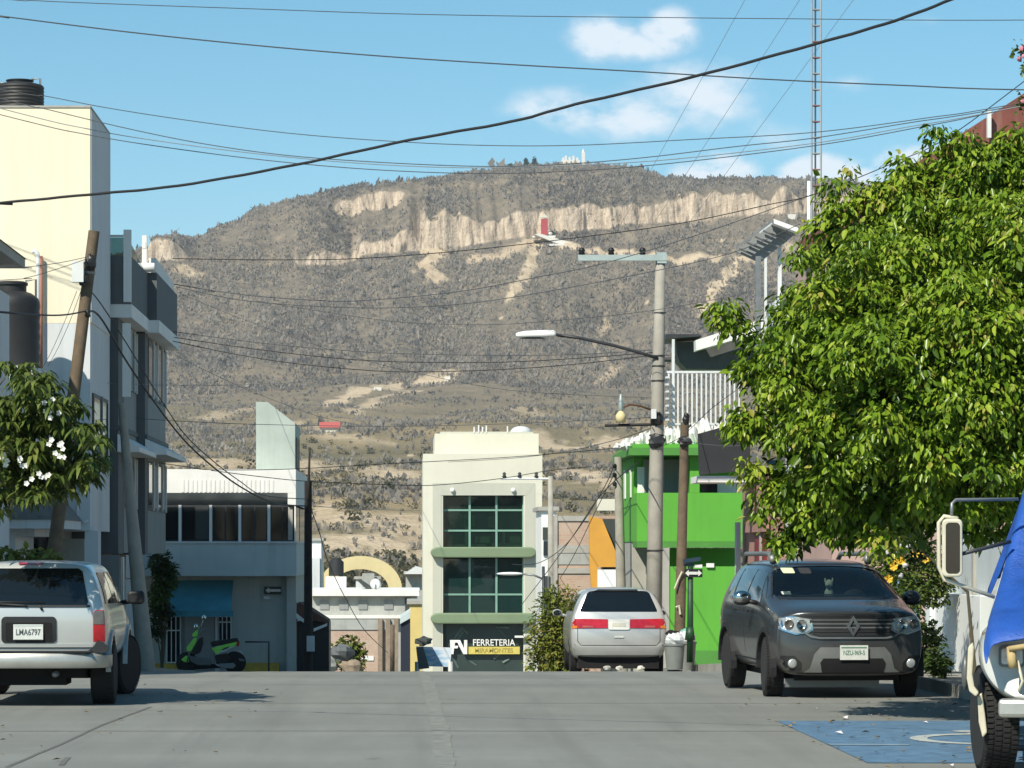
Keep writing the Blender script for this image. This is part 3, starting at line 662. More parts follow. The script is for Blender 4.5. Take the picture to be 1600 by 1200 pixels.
# ground floor
xg = W(462, DH)-.06
bx('ground_floor', 'dull_wall', wh, xl, xg, DH+.7, DE-.1, gz(DH)-1.5, zs0-.002)
bx('corner_pier', 'dull_wall', wh, W(447, DH), xg+.05, DH+.45, DH+1.2, gz(DH)-1.5, zs0-.004)
bx('plinth', 'kerb_yellow', wh, xl, W(282, DH), DH+.5, DH+.69, gz(DH)-.5, H(1038, DH)); bx('plinth', 'kerb_yellow', wh, W(378, DH), W(435, DH), DH+.4, DH+.69, gz(DH)-.5, H(1037, DH))
def ironwin(px0, px1, py0, py1, bars):
    D = DH+.69; w = bx('barred_window', 'window_glass', wh, W(px0, D), W(px1, D), D-.03, D, H(py1, D), H(py0, D))
    for i in range(bars+1):
        q = px0+(px1-px0)*i/bars; bx('bar', 'white_metal', w, W(q-.7, D), W(q+.7, D), D-.06, D-.032, H(py1, D), H(py0, D))
    for q in (py0+1, (py0+py1)/2-14, py1-1): bx('crossbar', 'white_metal', w, W(px0, D), W(px1, D), D-.065, D-.061, H(q+.9, D), H(q-.9, D))
ironwin(261, 282, 962, 1036, 3); ironwin(341, 361, 962, 1010, 3)
bx('door', 'mid_grey_wall', wh, W(286, DH), W(333, DH), DH+.64, DH+.69, gz(DH), H(962, DH)); bx('door_frame', 'white_wall', wh, W(334, DH), W(340, DH), DH+.63, DH+.69, gz(DH), H(962, DH))
m, t, b, tc = newmat('awning_cloth')
aw = MB().prism([(DH+.69, H(907, DH)), (DH-.35, H(958, DH)), (DH-.35, H(959.5, DH)), (DH+.69, H(909, DH))], 'x', W(247, DH), W(362, DH))
aw = aw.build('awning', 'awning_blue', wh)
bx('valance', 'awning_blue', aw, W(243, DH-.3), W(365, DH-.3), DH-.40, DH-.352, H(963, DH), H(954, DH))
# railing by the step
rg_ = MB(); rg_.tube([P(383, 1003, DH), P(420, 1003, DH), P(420, 1052, DH)], .025); rg_.build('hand_rail', 'dark_metal', wh)
# roof tower
tw = MB().prism([(W(400, DH+1.5), H(735, DH+1.5)), (W(461, DH+1.5), H(735, DH+1.5)), (W(461, DH+1.5), H(661, DH+1.5)), (W(455, DH+1.5), H(657, DH+1.5)), (W(418, DH+1.5), H(628, DH+1.5)), (W(400, DH+1.5), H(628, DH+1.5))], 'y', DH+1.5, DH+5)
mat('tower_wall', (.43, .50, .455), .85, .14, 1.2, .15, streak=.35, scol=(.30, .34, .31))
tw = tw.build('roof_tower', 'tower_wall', wh); bx('tower_door', 'dark_metal', tw, W(461, DH+1.5), W(461, DH+1.5)+.02, DH+2, DH+4.4, H(735, DH+1.5), H(682, DH+1.5))
for px in range(286, 430, 7): bx('parapet_rib', 'bright_white', wh, W(px-1.6, DH), W(px+1.6, DH), DH-.012, DH-.002, H(769, DH), H(750, DH))
# one way sign
ow = thing('one_way_sign', 'black one way sign with a white arrow pointing left', 'street sign', (W(425, DH), DH+.65, H(923, DH)))
bx('plate', 'black_plastic', ow, W(411, DH), W(438, DH), DH+.62, DH+.64, H(929, DH), H(917, DH))
zc_ = H(923, DH); k = DH/F
MB().prism([(W(413, DH), zc_), (W(419, DH), zc_+4.6*k), (W(419, DH), zc_+2*k), (W(437, DH), zc_+2*k), (W(437, DH), zc_-2*k), (W(419, DH), zc_-2*k), (W(419, DH), zc_-4.6*k)], 'y', DH+.61, DH+.618).build('arrow', 'bright_white', ow)
bx('note', 'white_wall', ow, W(410, DH), W(420, DH), DH+.63, DH+.645, H(937, DH), H(932, DH)).name = 'paper_notice'

# ------------------------------------------------------------------ poles on the left
def pole(name, label, a, c, r0, r1, m, bands=0, n=14, curve=0):
    a, c = Vector(a), Vector(c); o = thing(name, label, 'utility pole', a)
    pts = [a.lerp(c, i/10)+Vector((math.sin(i/10*math.pi)*curve, 0, 0)) for i in range(11)]
    MB().tube(pts, [r0+(r1-r0)*i/10 for i in range(11)], n).build('shaft', m, o, True, autosm=50)
    for i in range(bands):
        f = .35+.55*i/max(1, bands-1); q = a.lerp(c, f); d = (c-a).normalized(); r = r0+(r1-r0)*f
        MB().tube([q-d*.02, q+d*.02], r+.012, n).build('band', 'grey_metal', o, True, autosm=50)
    return o, pts
wp, wpp = pole('wooden_pole', 'leaning wooden utility pole behind the silver off-roader', P(66, 1010, 50), P(147, 361, 50), .115, .088, 'pole_wood', 2)
MB().box(-.09, .09, -.07, .07, -.16, .16).build('junction_box', 'white_metal', wp, fr=Matrix.Translation(P(122, 425, 49.8)))
for k_, (px, py) in enumerate([(133, 436), (128, 440), (137, 490)]): MB().lathe([(.03, -.06), (.05, -.03), (.035, 0), (.05, .03), (.03, .06)], P(px, py, 49.8), 10).build('insulator', 'black_plastic', wp, True)
MB().blob(P(141, 410, 49.87), (.09, .08, .12), 10, 6, .2).build('wire_coil', 'black_plastic', wp)
pole('concrete_pole', 'leaning concrete pole in front of the dark grey building', P(229, 1056, 62), P(190, 630, 62), .185, .07, mat('pole_concrete', (.36, .34, .29), .9, .2, 3, .3, streak=.35, scol=(.20, .19, .165)) and 'pole_concrete', 0)
dp, _ = pole('dark_pole', 'dark tarred pole at the corner of the white house', P(481.5, 1070, 78), P(481.5, 752, 78), .115, .09, 'pole_dark', 0)
MB().tube([P(481, 800, 77.9), P(484, 700, 77.9)], [.05, .02]).build('top_spike', 'pole_dark', dp, True)
bx('meter_box', 'white_wall', dp, W(479, 77.5), W(491, 77.5), 77.6, 77.8, H(1018, 77.5), H(994, 77.5))
# stall with a tiled canopy
st = thing('street_stall', 'black street stall with a small red tiled canopy', 'stall', (W(492, 82), 82, gz(82)))
bx('body', 'black_plastic', st, W(464, 81), W(514, 81), 81, 83, gz(82)-.2, H(972, 81))
MB().prism([(W(463, 80.8), H(943, 80.8)), (W(470, 80.8), H(942, 80.8)), (W(513, 80.8), H(970, 80.8)), (W(511, 80.8), H(974, 80.8)), (W(463, 80.8), H(964, 80.8))], 'y', 80.8, 83).build('tiled_canopy', mat('brown_tile', (.13, .062, .045), .85, .3, 8, .3), st)
MB().prism([(W(463, 80.7), H(958, 80.7)), (W(478, 80.7), H(970, 80.7)), (W(478, 80.7), H(975, 80.7)), (W(463, 80.7), H(966, 80.7))], 'y', 80.7, 80.78).build('white_trim', 'bright_white', st)
MB().prism([(W(490, 80.6), H(982, 80.6)), (W(511, 80.6), H(974, 80.6)), (W(511, 80.6), H(978, 80.6)), (W(490, 80.6), H(987, 80.6))], 'y', 80.6, 80.79).build('white_trim', 'bright_white', st)
# ------------------------------------------------------------------ centre: three storey shop building at the bottom of the hill
DC = 150.0
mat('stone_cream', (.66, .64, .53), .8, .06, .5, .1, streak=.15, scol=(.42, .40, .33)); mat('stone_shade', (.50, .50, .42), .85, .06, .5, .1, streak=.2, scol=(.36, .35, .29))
mat('green_band', (.19, .255, .15), .55, .1, 1, .05); mat('green_frame', (.20, .36, .29), .5, .1, 2, .02)
mat('pale_green', (.40, .50, .28), .7, .15, 2); mat('graphite_tile', (.035, .055, .050), .4, .25, .5, .1)
mat('sign_yellow', (.62, .52, .12), .6, .1, 3); mat('sign_ochre', (.42, .33, .08), .6, .1, 3)
sb = thing('hardware_shop_building', 'narrow cream three storey shop building with green window bands', 'building', (W(754, DC), DC, gz(DC)))
zb_ = gz(DC)-1
bx('side_pier', 'stone_cream', sb, W(661, DC), W(692, DC), DC, DC+12, zb_, H(772, DC)).name = 'pier'
bx('pier', 'stone_cream', sb, W(818, DC), W(847, DC), DC, DC+12, zb_, H(772, DC))
bx('lintel', 'stone_cream', sb, W(661, DC), W(847.4, DC), DC-.004, DC+12, H(772, DC)+.002, H(709, DC))
# splayed reveal: flat panels, its shade put into a darker stone colour
mb = MB(); y0, y1 = DC+.003, DC+1.1
mb.add([(W(676, DC), y0-.03, H(755, DC)), (W(836, DC), y0-.03, H(755, DC)), (W(823, DC), y0-.03, H(774, DC)), (W(688, DC), y0-.03, H(774, DC))], [(0, 1, 2, 3)])
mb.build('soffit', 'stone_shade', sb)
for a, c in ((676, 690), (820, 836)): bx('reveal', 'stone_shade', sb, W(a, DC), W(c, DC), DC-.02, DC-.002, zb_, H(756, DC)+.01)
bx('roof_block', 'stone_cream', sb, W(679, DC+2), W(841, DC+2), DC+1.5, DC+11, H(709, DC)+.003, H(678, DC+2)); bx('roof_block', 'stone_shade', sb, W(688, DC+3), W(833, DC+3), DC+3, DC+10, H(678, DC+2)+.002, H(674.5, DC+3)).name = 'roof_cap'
MB().blob(P(814, 676, DC+5), (.52, .52, .32), 20, 10).build('roof_dome', 'white_wall', sb, True)
for px, h in ((741, 9), (748, 12), (754, 9), (760, 11), (793, 10)): MB().tube([P(px, 676, DC+3), P(px, 676-h, DC+3)], .04, 6).build('roof_pipe', 'white_metal', sb)
# interior room behind the glass
bx('room', 'room_dark', sb, W(692, DC), W(818, DC), DC+5, DC+11.5, zb_, H(774, DC))
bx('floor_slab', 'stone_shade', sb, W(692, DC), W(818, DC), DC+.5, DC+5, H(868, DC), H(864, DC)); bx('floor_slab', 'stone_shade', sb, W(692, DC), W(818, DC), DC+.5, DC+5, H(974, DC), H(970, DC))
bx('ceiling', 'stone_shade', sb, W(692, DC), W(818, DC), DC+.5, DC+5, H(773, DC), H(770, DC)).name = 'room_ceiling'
for a, c, p0, p1, dd in ((727, 737, 822, 862, 1.0), (726, 743, 804, 822, 1.2), (764, 778, 806, 824, 1.6), (695, 760, 850, 855, .8), (770, 816, 848, 854, .9), (744, 766, 838, 848, 1.1), (798, 815, 838, 862, 1.3), (786, 790, 830, 862, .8)):
    bx('shop_furniture', 'pale_green', sb, W(a, DC), W(c, DC), DC+dd, DC+dd+.5, H(p1, DC), H(p0, DC)).name = 'furniture'
def glazing(px, py, m):
    for i in range(len(px)-1):
        for j in range(len(py)-1):
            bx('pane', m, sb, W(px[i], DC)+.04, W(px[i+1], DC)-.04, DC+.42, DC+.44, H(py[j+1], DC)+.04, H(py[j], DC)-.04)
    for p in px: bx('mullion', 'green_frame', sb, W(p-1.6, DC), W(p+1.6, DC), DC+.36, DC+.47, H(py[-1], DC), H(py[0], DC))
    for q in py[1:-1]: bx('transom', 'green_frame', sb, W(px[0], DC), W(px[-1], DC), DC+.38, DC+.45, H(q+1.4, DC), H(q-1.4, DC))
glazing([692, 734, 776, 818], [774, 797, 829, 857], 'clear_glass'); glazing([692, 734, 776, 818], [872, 929, 959], 'green_glass')
for q in (863, 966):
    poly = [(W(684, DC)+.35*math.cos(t) if c < 0 else W(826, DC)+.35*math.cos(t), H(q, DC)+.25*math.sin(t)) for c, ts in ((1, np.linspace(-math.pi/2, math.pi/2, 8)), (-1, np.linspace(math.pi/2, 1.5*math.pi, 8))) for t in ts]
    MB().prism(poly, 'y', DC-.45, DC+.4).build('green_band', 'green_band', sb, bevel=.06)
for px in (707, 802): MB().blob(P(px, 766, DC-.1), (.11, .11, .11), 12, 8).build('globe_lamp', 'bright_white', sb, True)
# shop front
sf = bx('shop_front', 'graphite_tile', sb, W(697, DC), W(818, DC), DC+.40, DC+.48, zb_, H(973, DC)); bx('dark_jamb', 'black_plastic', sb, W(692, DC), W(697, DC), DC+.38, DC+.5, zb_, H(973, DC))
for a, b0, c, d, w in ((708, 1000, 722, 980, 1.2), (722, 980, 732, 990, 1.2), (712, 1004, 724, 986, 1.0), (775, 979, 796, 980, 1.4), (776, 979, 798, 1004, .8), (772, 1030, 782, 1018, 1.6), (730, 1030, 744, 1040, .8), (786, 1036, 796, 1030, 1.4), (708, 1028, 716, 1044, .9)):  # painted bars standing in for glass reflections on the shop front
    MB().tube([P(a, b0, DC+.39), P(c, d, DC+.39)], .05*w, 4).build('glass_reflection_bar', mat('reflection_tint', (.12, .17, .15), .5, .2) if 'reflection_tint' not in MATS else 'reflection_tint', sf).name = 'reflection_bar'
D2 = DC+.2; kk = D2/F
MB().prism([(W(x, D2), H(y, D2)) for x, y in ((703, 1000), (717, 1000), (719, 1004), (711, 1004), (710.5, 1009), (716, 1009), (715, 1013), (709.5, 1013), (708.5, 1022), (704, 1022))], 'y', DC+.15, DC+.3).build('sign_letter', 'bright_white', sb)
MB().prism([(W(x, D2), H(y, D2)) for x, y in ((714, 1000), (719, 1000), (725, 1013), (725, 1000), (730, 1000), (730, 1022), (724, 1022), (716, 1007))], 'y', DC+.10, DC+.148).build('sign_letter', 'bright_white', sb)
textmesh('FERRETERIA', 12.2*kk*1.18, 'sign_lettering', 'bright_white', sb, (W(771.5, D2), DC+.2, H(1004.5, D2)), 0, .03, sx=.87)
sg = bx('sign_board', 'sign_yellow', sb, W(732, D2), W(812, D2), DC+.15, DC+.3, H(1022, D2), H(1010.5, D2))
textmesh('MIRAMONTES', 9*kk*1.05, 'sign_lettering', 'sign_ochre', sb, (W(771.5, D2), DC+.14, H(1016.3, D2)), 0, .008, sx=1.02)
bx('lamp_canopy', 'bright_white', sb, W(804, D2), W(820, D2), DC-.3, DC+.3, H(996, D2), H(993, D2))

# ------------------------------------------------------------------ low town left of the shop building
mat('brick_red', (.40, .23, .15), .9, .3, 3, .3); mat('yellow_wall', (.66, .52, .20), .85, .1, 1, .1); mat('block_grey', (.40, .41, .38), .9, .15, 2, .2, streak=.3)
m, t, b, tc = newmat('brick_wall'); bt = N(t, 'ShaderNodeTexBrick'); bt.inputs['Scale'].default_value = 1; bt.inputs['Brick Width'].default_value = .26; bt.inputs['Row Height'].default_value = .085; bt.inputs['Mortar Size'].default_value = .014
bt.inputs['Color1'].default_value = (.42, .20, .12, 1); bt.inputs['Color2'].default_value = (.48, .30, .20, 1); bt.inputs['Mortar'].default_value = (.38, .35, .31, 1)
t.links.new(mapping(t, tc, (1, 1, 1), (R(90), 0, 0)), bt.inputs['Vector'])
t.links.new(mixc(t, smath('MULTIPLY', smath('SUBTRACT', noise(t, tc, .8, 6, .75), .3, True, t), 2.0, True, t), bt.outputs[0], (.52, .42, .33)), b.inputs['Base Color']); b.inputs['Roughness'].default_value = .9; bumpn(t, b, bt.outputs['Fac'], -.4, .03)
def lowhouse(name, label, m, px0, px1, py0, D, dep, roofm='plain_concrete'):
    o = thing(name, label, 'house', (W((px0+px1)/2, D), D, -8))
    bx('wall', m, o, W(px0, D), W(px1, D), D, D+dep, -14, H(py0, D)); bx('roof_slab', roofm, o, W(px0, D)-.15, W(px1, D)+.15, D-.15, D+dep, H(py0, D)+.003, H(py0, D)+.18); return o
h1 = lowhouse('low_house', 'low grey block house with a white roof edge left of the shop building', 'block_grey', 486, 652, 926, 185, 10, 'bright_white')
bx('cornice', 'bright_white', h1, W(486, 185), W(655, 185), 184.5, 184.84, H(931, 185), H(921, 185)); bx('ledge', 'bright_white', h1, W(486, 185), W(630, 185), 184.3, 184.99, H(966, 185), H(961, 185))
for px in (500, 530, 560, 600): bx('window', 'mid_grey_wall', h1, W(px, 185), W(px+14, 185), 184.93, 184.99, H(952, 185), H(938, 185))
bx('doorway', 'room_dark', h1, W(633, 185), W(641, 185), 184.9, 184.99, H(958, 185), H(934, 185))
lowhouse('low_house', 'yellow painted low house touching the shop building', 'yellow_wall', 640, 664, 944, 172, 8, 'plain_concrete')
h3 = lowhouse('low_house', 'white stepped house behind the dark corner pole', 'bright_white', 478, 502, 845, 200, 6)
bx('wing', 'white_wall', h3, W(478, 199), W(500, 199), 198.5, 199.99, -12, H(872, 199))
h4 = lowhouse('low_house', 'small grey house with a pitched tin roof beyond the yellow arch', 'block_grey', 634, 664, 897, 230, 6)
MB().prism([(W(632, 229), H(897, 229)), (W(668, 229), H(897, 229)), (W(668, 229), H(890, 229)), (W(650, 229), H(885, 229))], 'y', 229, 236).build('tin_roof', 'white_metal', h4)
h5 = lowhouse('low_house', 'pale shed with a slanted roof under the hill', 'white_wall', 556, 592, 905, 240, 5); bx('wing', 'block_grey', h5, W(566, 238), W(585, 238), 238, 239.9, -10, H(896, 238))
# brick wall in the sunlight beside the street
bw = thing('brick_wall', 'sunlit orange brick wall with concrete posts below the low houses', 'wall', (W(575, 128), 128, gz(128)))
bx('wall', 'brick_wall', bw, W(500, 128), W(622, 128), 128, 128.3, gz(128)-2, H(984, 128)).name = 'panel'
bx('concrete_band', 'block_grey', bw, W(500, 128), W(622, 128), 127.95, 128.35, H(984, 128)+.003, H(968, 128)); 
for px in (594, 606, 619): bx('post', 'tan_stone', bw, W(px-3.5, 128), W(px+3.5, 128), 127.8, 127.94, gz(128)-2, H(966, 128))
bx('white_patch', 'bright_white', bw, W(566, 128), W(584, 128), 127.96, 127.995, H(1032, 128), H(1025, 128))
gp = MB().tube([P(613, 1050, 124), P(613, 976, 124)], .09).build('gate_post', 'pole_wood', None, True); tag(gp, 'thin brown post before the brick wall', 'post')
bb_ = thing('blue_wall', 'dark blue wall edge with a pale capping by the brick wall', 'wall', (W(632, 112), 112, gz(112)))
bx('wall', mat('navy_wall', (.015, .022, .040), .8, .2), bb_, W(626, 112), W(641, 112), 112, 118, gz(112)-1, H(968, 112)).name = 'panel'
MB().prism([(W(625, 111.9), H(975, 111.9)), (W(641, 111.9), H(966, 111.9)), (W(641, 111.9), H(955, 111.9)), (W(625, 111.9), H(966, 111.9))], 'y', 111.9, 118).build('capping', 'blue_grey_wall', bb_)
# yellow arch
ya = thing('yellow_arch', 'big yellow painted arch rising over the low roofs', 'arch', (W(563, 210), 210, -8)); mb = MB(); n = 28; k2 = 210/F
mat('arch_yellow', (.70, .59, .32), .8, .12, .6, .1, streak=.2, scol=(.5, .4, .2))
for i in range(n):
    a, c = math.pi*i/n, math.pi*(i+1)/n
    q = [(W(563, 210)+r*k2*math.cos(t), H(920, 210)+r*k2*math.sin(t)*h_) for r, h_, t in ((44, .70, a), (65, .79, a), (65, .79, c), (44, .70, c))]
    mb.prism(q, 'y', 210, 212)
mb.build('arch_ring', 'arch_yellow', ya)
for s in (-1, 1): bx('arch_foot', 'arch_yellow', ya, W(563+s*44, 210), W(563+s*65, 210), 210.01, 211.99, -12, H(920, 210))
# black box tank on a white plinth
tk = thing('rooftop_tank', 'square black water tank on a white plinth before the yellow arch', 'water tank', (W(525, 195), 195, H(926, 195)))
bx('plinth', 'bright_white', tk, W(509, 195), W(541, 195), 195, 196.5, H(928, 195), H(901, 195)); MB().lathe([(.46, 0), (.46, .85), (.3, 1.0), (.3, 1.08), (.001, 1.1)], (W(525, 195), 195.7, H(900, 195)), 16).build('tank', 'tank_black', tk, True, autosm=40)
dsh = thing('satellite_dish', 'small white dish on the low block house roof', 'dish', P(586, 924, 186)); MB().lathe([(.001, 0), (.2, .04), (.34, .13)], P(587, 913, 186), 14, 'y').build('bowl', 'bright_white', dsh, True); MB().tube([P(586, 923, 186), P(587, 913, 186)], .04, 6).build('mast', 'grey_metal', dsh)
slab = MB().prism([(W(557, 187), H(906, 187)), (W(562, 187), H(905, 187)), (W(588, 187), H(922, 187)), (W(575, 187), H(923, 187))], 'y', 187, 189).build('solar_heater', 'room_dark'); tag(slab, 'dark slanted solar heater on the low block house roof', 'solar heater')
# stand-up banners at the foot of the street
bn = thing('banner_stand', 'white and pale blue advertising banner on white feet', 'banner', (W(685, 118), 118, gz(118)))
m, t, b, tc = newmat('banner_print'); t.links.new(ramp(t, noise(t, mapping(t, tc, (.5, 1, 2.2)), 1.3, 3), [(.35, (.72, .76, .78)), (.5, (.62, .70, .78)), (.58, (.20, .42, .62)), (.68, (.70, .72, .72))]), b.inputs['Base Color'])
MB().prism([(W(660, 118), H(1041, 118)), (W(703, 118), H(1042, 118)), (W(706, 118), H(1012, 118)), (W(650, 118), H(1010, 118))], 'y', 118, 118.05).build('panel', 'banner_print', bn)
for px in (652, 704): MB().tube([P(px, 1056, 117.9), P(px, 1034, 117.9)], .09, 8).build('foot', 'bright_white', bn)
MB().prism([(W(650, 116), H(1012, 116)), (W(661, 116), H(1010, 116)), (W(671, 116), H(1044, 116)), (W(654, 116), H(1046, 116))], 'y', 116, 116.06).build('side_panel', 'slate_wall', bn)
cl_ = tag(MB().blob(P(662, 1002, 120), (.32, .25, .16), 10, 6, .35).build('hanging_cloth', 'room_dark'), 'dark bundled cloth hanging over the banner', 'cloth')
cl_.parent = None

# ------------------------------------------------------------------ right of the shop building
rp = thing('concrete_pole', 'thin concrete power pole beside the shop building with a crossarm', 'utility pole', P(862, 1060, 128))
MB().tube([P(862, 1060, 128), P(860, 744, 128)], [.17, .10], 10).build('shaft', 'pole_concrete', rp, True)
MB().tube([P(782, 748, 128), P(862, 748, 128)], .05, 6).build('crossarm', 'white_metal', rp)
for px in (788, 812, 838): MB().lathe([(.04, 0), (.1, .05), (.05, .12), (.08, .18), (.02, .24)], P(px, 747, 128), 10).build('insulator', 'dark_metal', rp, True)
sl2 = thing('street_lamp', 'white street lamp head in front of the shop windows', 'street lamp', P(850, 960, 127.5))
MB().tube([P(850, 1050, 127.5), P(849, 885, 127.5)], .06, 8).build('post', 'dark_metal', sl2, True)
MB().tube([P(849, 905, 127.5), P(835, 899, 127.5), P(818, 897, 127.5)], .04, 8).build('arm', 'grey_metal', sl2, True)
MB().blob(P(797, 896.5, 127.5), (.55, .16, .07), 14, 6).build('lamp_head', 'bright_white', sl2, True)
vb = thing('unfinished_house', 'unplastered brick house with an orange painted wall', 'house', (W(920, 112), 112, gz(112)))
bx('wall', 'brick_wall', vb, W(866, 112), W(972, 112), 112, 113, gz(112)-1, H(806, 112)).name = 'brick_front'
for q in (806, 856, 888): bx('concrete_beam', 'plain_concrete', vb, W(866, 112), W(926, 112), 111.95, 111.995, H(q+8, 112), H(q, 112))
bx('concrete_column', 'plain_concrete', vb, W(866, 112), W(871, 112), 111.93, 111.98, gz(112), H(804, 112)); bx('grey_block_patch', 'block_grey', vb, W(872, 112), W(922, 112), 111.97, 111.99, H(882, 112), H(852, 112))
MB().prism([(W(921, 110), H(806, 110)), (W(941, 110), H(811, 110)), (W(963, 110), H(864, 110)), (W(963, 110), H(886, 110)), (W(934, 110), H(886, 110)), (W(933, 110), H(930, 110)), (W(925, 110), H(930, 110)), (W(921, 110), H(870, 110))], 'y', 110, 110.4).build('orange_wall', mat('orange_paint', (.62, .31, .045), .8, .12, 1, .1, streak=.15, scol=(.4, .2, .05)), vb)
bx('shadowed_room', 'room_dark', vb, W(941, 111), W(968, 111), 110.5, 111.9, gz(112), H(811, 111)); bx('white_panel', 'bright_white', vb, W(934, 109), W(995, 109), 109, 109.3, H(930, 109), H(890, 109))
bx('stone_patch', 'stone_cream', vb, W(932, 111.5), W(962, 111.5), 111, 111.4, H(798, 111.5), H(780, 111.5)).name = 'block_pile'
nbh = lowhouse('narrow_house', 'narrow white building with a blue-grey window between shop and brick house', 'bright_white', 846, 868, 798, 140, 6)
bx('window', 'room_dark', nbh, W(848, 140), W(857, 140), 139.9, 139.99, H(843, 140), H(824, 140)); bx('window', 'tint_glass', nbh, W(849, 140), W(856, 140), 139.9, 139.99, H(868, 140), H(846, 140)); bx('door', 'room_dark', nbh, W(849, 140), W(857, 140), 139.9, 139.99, gz(140), H(900, 140))
cp3, _ = pole('concrete_pole', 'pale concrete pole at the left corner of the green house', P(973, 1060, 86), P(966, 714, 86), .15, .11, 'pole_concrete', 0)
for q in (728, 742, 756): MB().lathe([(.03, -.06), (.06, -.03), (.04, 0), (.06, .03), (.03, .06)], P(960, q, 85.9), 10).build('insulator', 'black_plastic', cp3, True)

# ------------------------------------------------------------------ green house
DG = 84.0
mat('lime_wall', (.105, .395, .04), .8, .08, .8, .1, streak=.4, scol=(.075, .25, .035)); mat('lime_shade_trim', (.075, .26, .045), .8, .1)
mat('shutter', (.30, .295, .28), .6, .1, 2, .05); mat('tarp_white', (.72, .72, .68), .8, .15, 3, .5)
gh = thing('green_house', 'bright lime green two storey house with white rooftop railing', 'house', (W(1070, DG), DG, gz(DG)))
xa, xc, xb = W(970, DG), W(995, DG), W(1160, DG)
zr, zf = H(712, DG), H(846, DG)
DGB = 90.4                                             # back of the house
bx('upper_storey', 'lime_wall', gh, xc, xb, DG+1.1, DGB, zf, zr)
bx('balcony_wall', 'lime_wall', gh, xc, xb, DG, DG+.18, zf, H(770, DG)); bx('balcony_side', 'lime_wall', gh, xc, xc+.18, DG+.185, DG+1.09, zf, H(770, DG))
bx('balcony_pier', 'lime_wall', gh, W(1078, DG), W(1093, DG), DG-.003, DG+1.09, H(770, DG)+.002, zr)
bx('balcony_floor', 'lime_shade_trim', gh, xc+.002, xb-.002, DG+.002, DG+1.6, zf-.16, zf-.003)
bx('lower_wing', 'plain_concrete', gh, xc+.02, W(1040, DG), DG+2.2, DGB-.1, gz(DG)-1, zf-.005)
for k_ in range(2): bx('narrow_window', 'bright_white', gh, xc-.03, xc+.01, DG+2.0+k_*2.2, DG+2.5+k_*2.2, H(775, DG), H(728, DG))
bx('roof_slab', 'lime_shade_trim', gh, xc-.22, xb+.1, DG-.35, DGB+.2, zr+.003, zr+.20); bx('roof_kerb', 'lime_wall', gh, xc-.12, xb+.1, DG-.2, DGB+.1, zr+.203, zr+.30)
sw = bx('shutter_window', 'shutter', gh, W(1010, DG), W(1070, DG), DG+1.02, DG+1.09, H(769, DG), H(716, DG))
for i in range(12): q = 1011+i*5; bx('slat', 'shutter', sw, W(q, DG), W(q+3.6, DG), DG+1.0, DG+1.018, H(768, DG), H(717, DG))
bx('curtain', 'bright_white', sw, W(1000, DG), W(1011, DG), DG+1.0, DG+1.08, H(769, DG), H(728, DG))
w2 = bx('window', 'window_glass', gh, W(1103, DG), W(1126, DG), DG+1.04, DG+1.09, H(769, DG), H(754, DG)); bx('white_door', 'bright_white', gh, W(1127, DG), W(1157, DG), DG+1.03, DG+1.09, H(769, DG), H(750, DG))
bx('ground_floor', 'lime_wall', gh, W(1046, DG), xb, DG+1.6, DGB, gz(DG)-1, zf-.17)
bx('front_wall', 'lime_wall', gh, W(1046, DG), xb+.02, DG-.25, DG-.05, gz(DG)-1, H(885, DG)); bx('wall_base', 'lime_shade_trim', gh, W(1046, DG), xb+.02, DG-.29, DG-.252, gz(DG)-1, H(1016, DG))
bx('lamp', 'bright_white', gh, W(1102, DG), W(1114, DG), DG-.32, DG-.255, H(886.5, DG), H(880, DG)); bx('grey_column', 'plain_concrete', gh, W(1032, DG), W(1045, DG), DG-.2, DG+.4, gz(DG)-1, zf-.17)
# rooftop terrace: white railing, tin shelter, white sheeting on the parapet
zt = H(692, DG)
rail = thing('rooftop_railing', 'white steel railing of upright bars on the green house roof', 'railing', P(1095, 665, DG+.6))
DR = DG+.6
for px in [1045]+[1052+i*7.35 for i in range(15)]:
    bx('bar', 'white_metal', rail, W(px-1.25, DR), W(px+1.25, DR), DR, DR+.04, H(690, DR), H(583, DR))
bx('top_rail', 'white_metal', rail, W(1042, DR), W(1160, DR), DR-.01, DR+.05, H(583, DR), H(579.5, DR)); bx('bottom_rail', 'white_metal', rail, W(1042, DR), W(1160, DR), DR-.01, DR+.05, H(664, DR), H(661, DR))
bx('tall_post', 'white_metal', rail, W(1050, DR), W(1054, DR), DR-.02, DR+.05, H(690, DR), H(530, DR)); bx('end_post', 'white_metal', rail, W(1018, DR), W(1021.5, DR), DR, DR+.05, H(690, DR), H(586, DR))
for i in range(7): bx('step_tread', 'white_wall', rail, W(1039, DR), W(1044, DR), DR-.3, DR, H(592+i*11, DR), H(589+i*11, DR))
ss = thing('white_sheeting', 'crumpled white sheeting along the green house roof edge', 'sheeting', P(1050, 700, DG))
mb = MB(); L = [(966, 697), (985, 690), (1005, 681), (1020, 676), (1040, 672), (1060, 676), (1080, 668), (1100, 664), (1125, 668), (1160, 660)]
for (x0, y0), (x1, y1) in zip(L, L[1:]):
    for i in range(4):
        f = i/4; px = x0+(x1-x0)*f; py = y0+(y1-y0)*f+random.uniform(-3, 3); mb.blob((W(px, DG), DG+.2+random.uniform(-.1, .2), (H(py, DG)+H(698, DG))/2), (.11, .2, (H(py, DG)-H(698, DG))/2+.08), 8, 5, .3)
mb.build('sheet', 'tarp_white', ss)
shl = thing('rooftop_shelter', 'grey arched tin shelter on the rooftop behind the white railing', 'shelter', P(1090, 585, DG+3)); DS = DG+3
n = 14; poly = [(W(1040+i*(1185-1040)/n, DS), H(530-0*i, DS)) for i in range(n+1)]
mat('dull_tin', (.10, .105, .10), .6, .25, 2, .15, metal=.3)
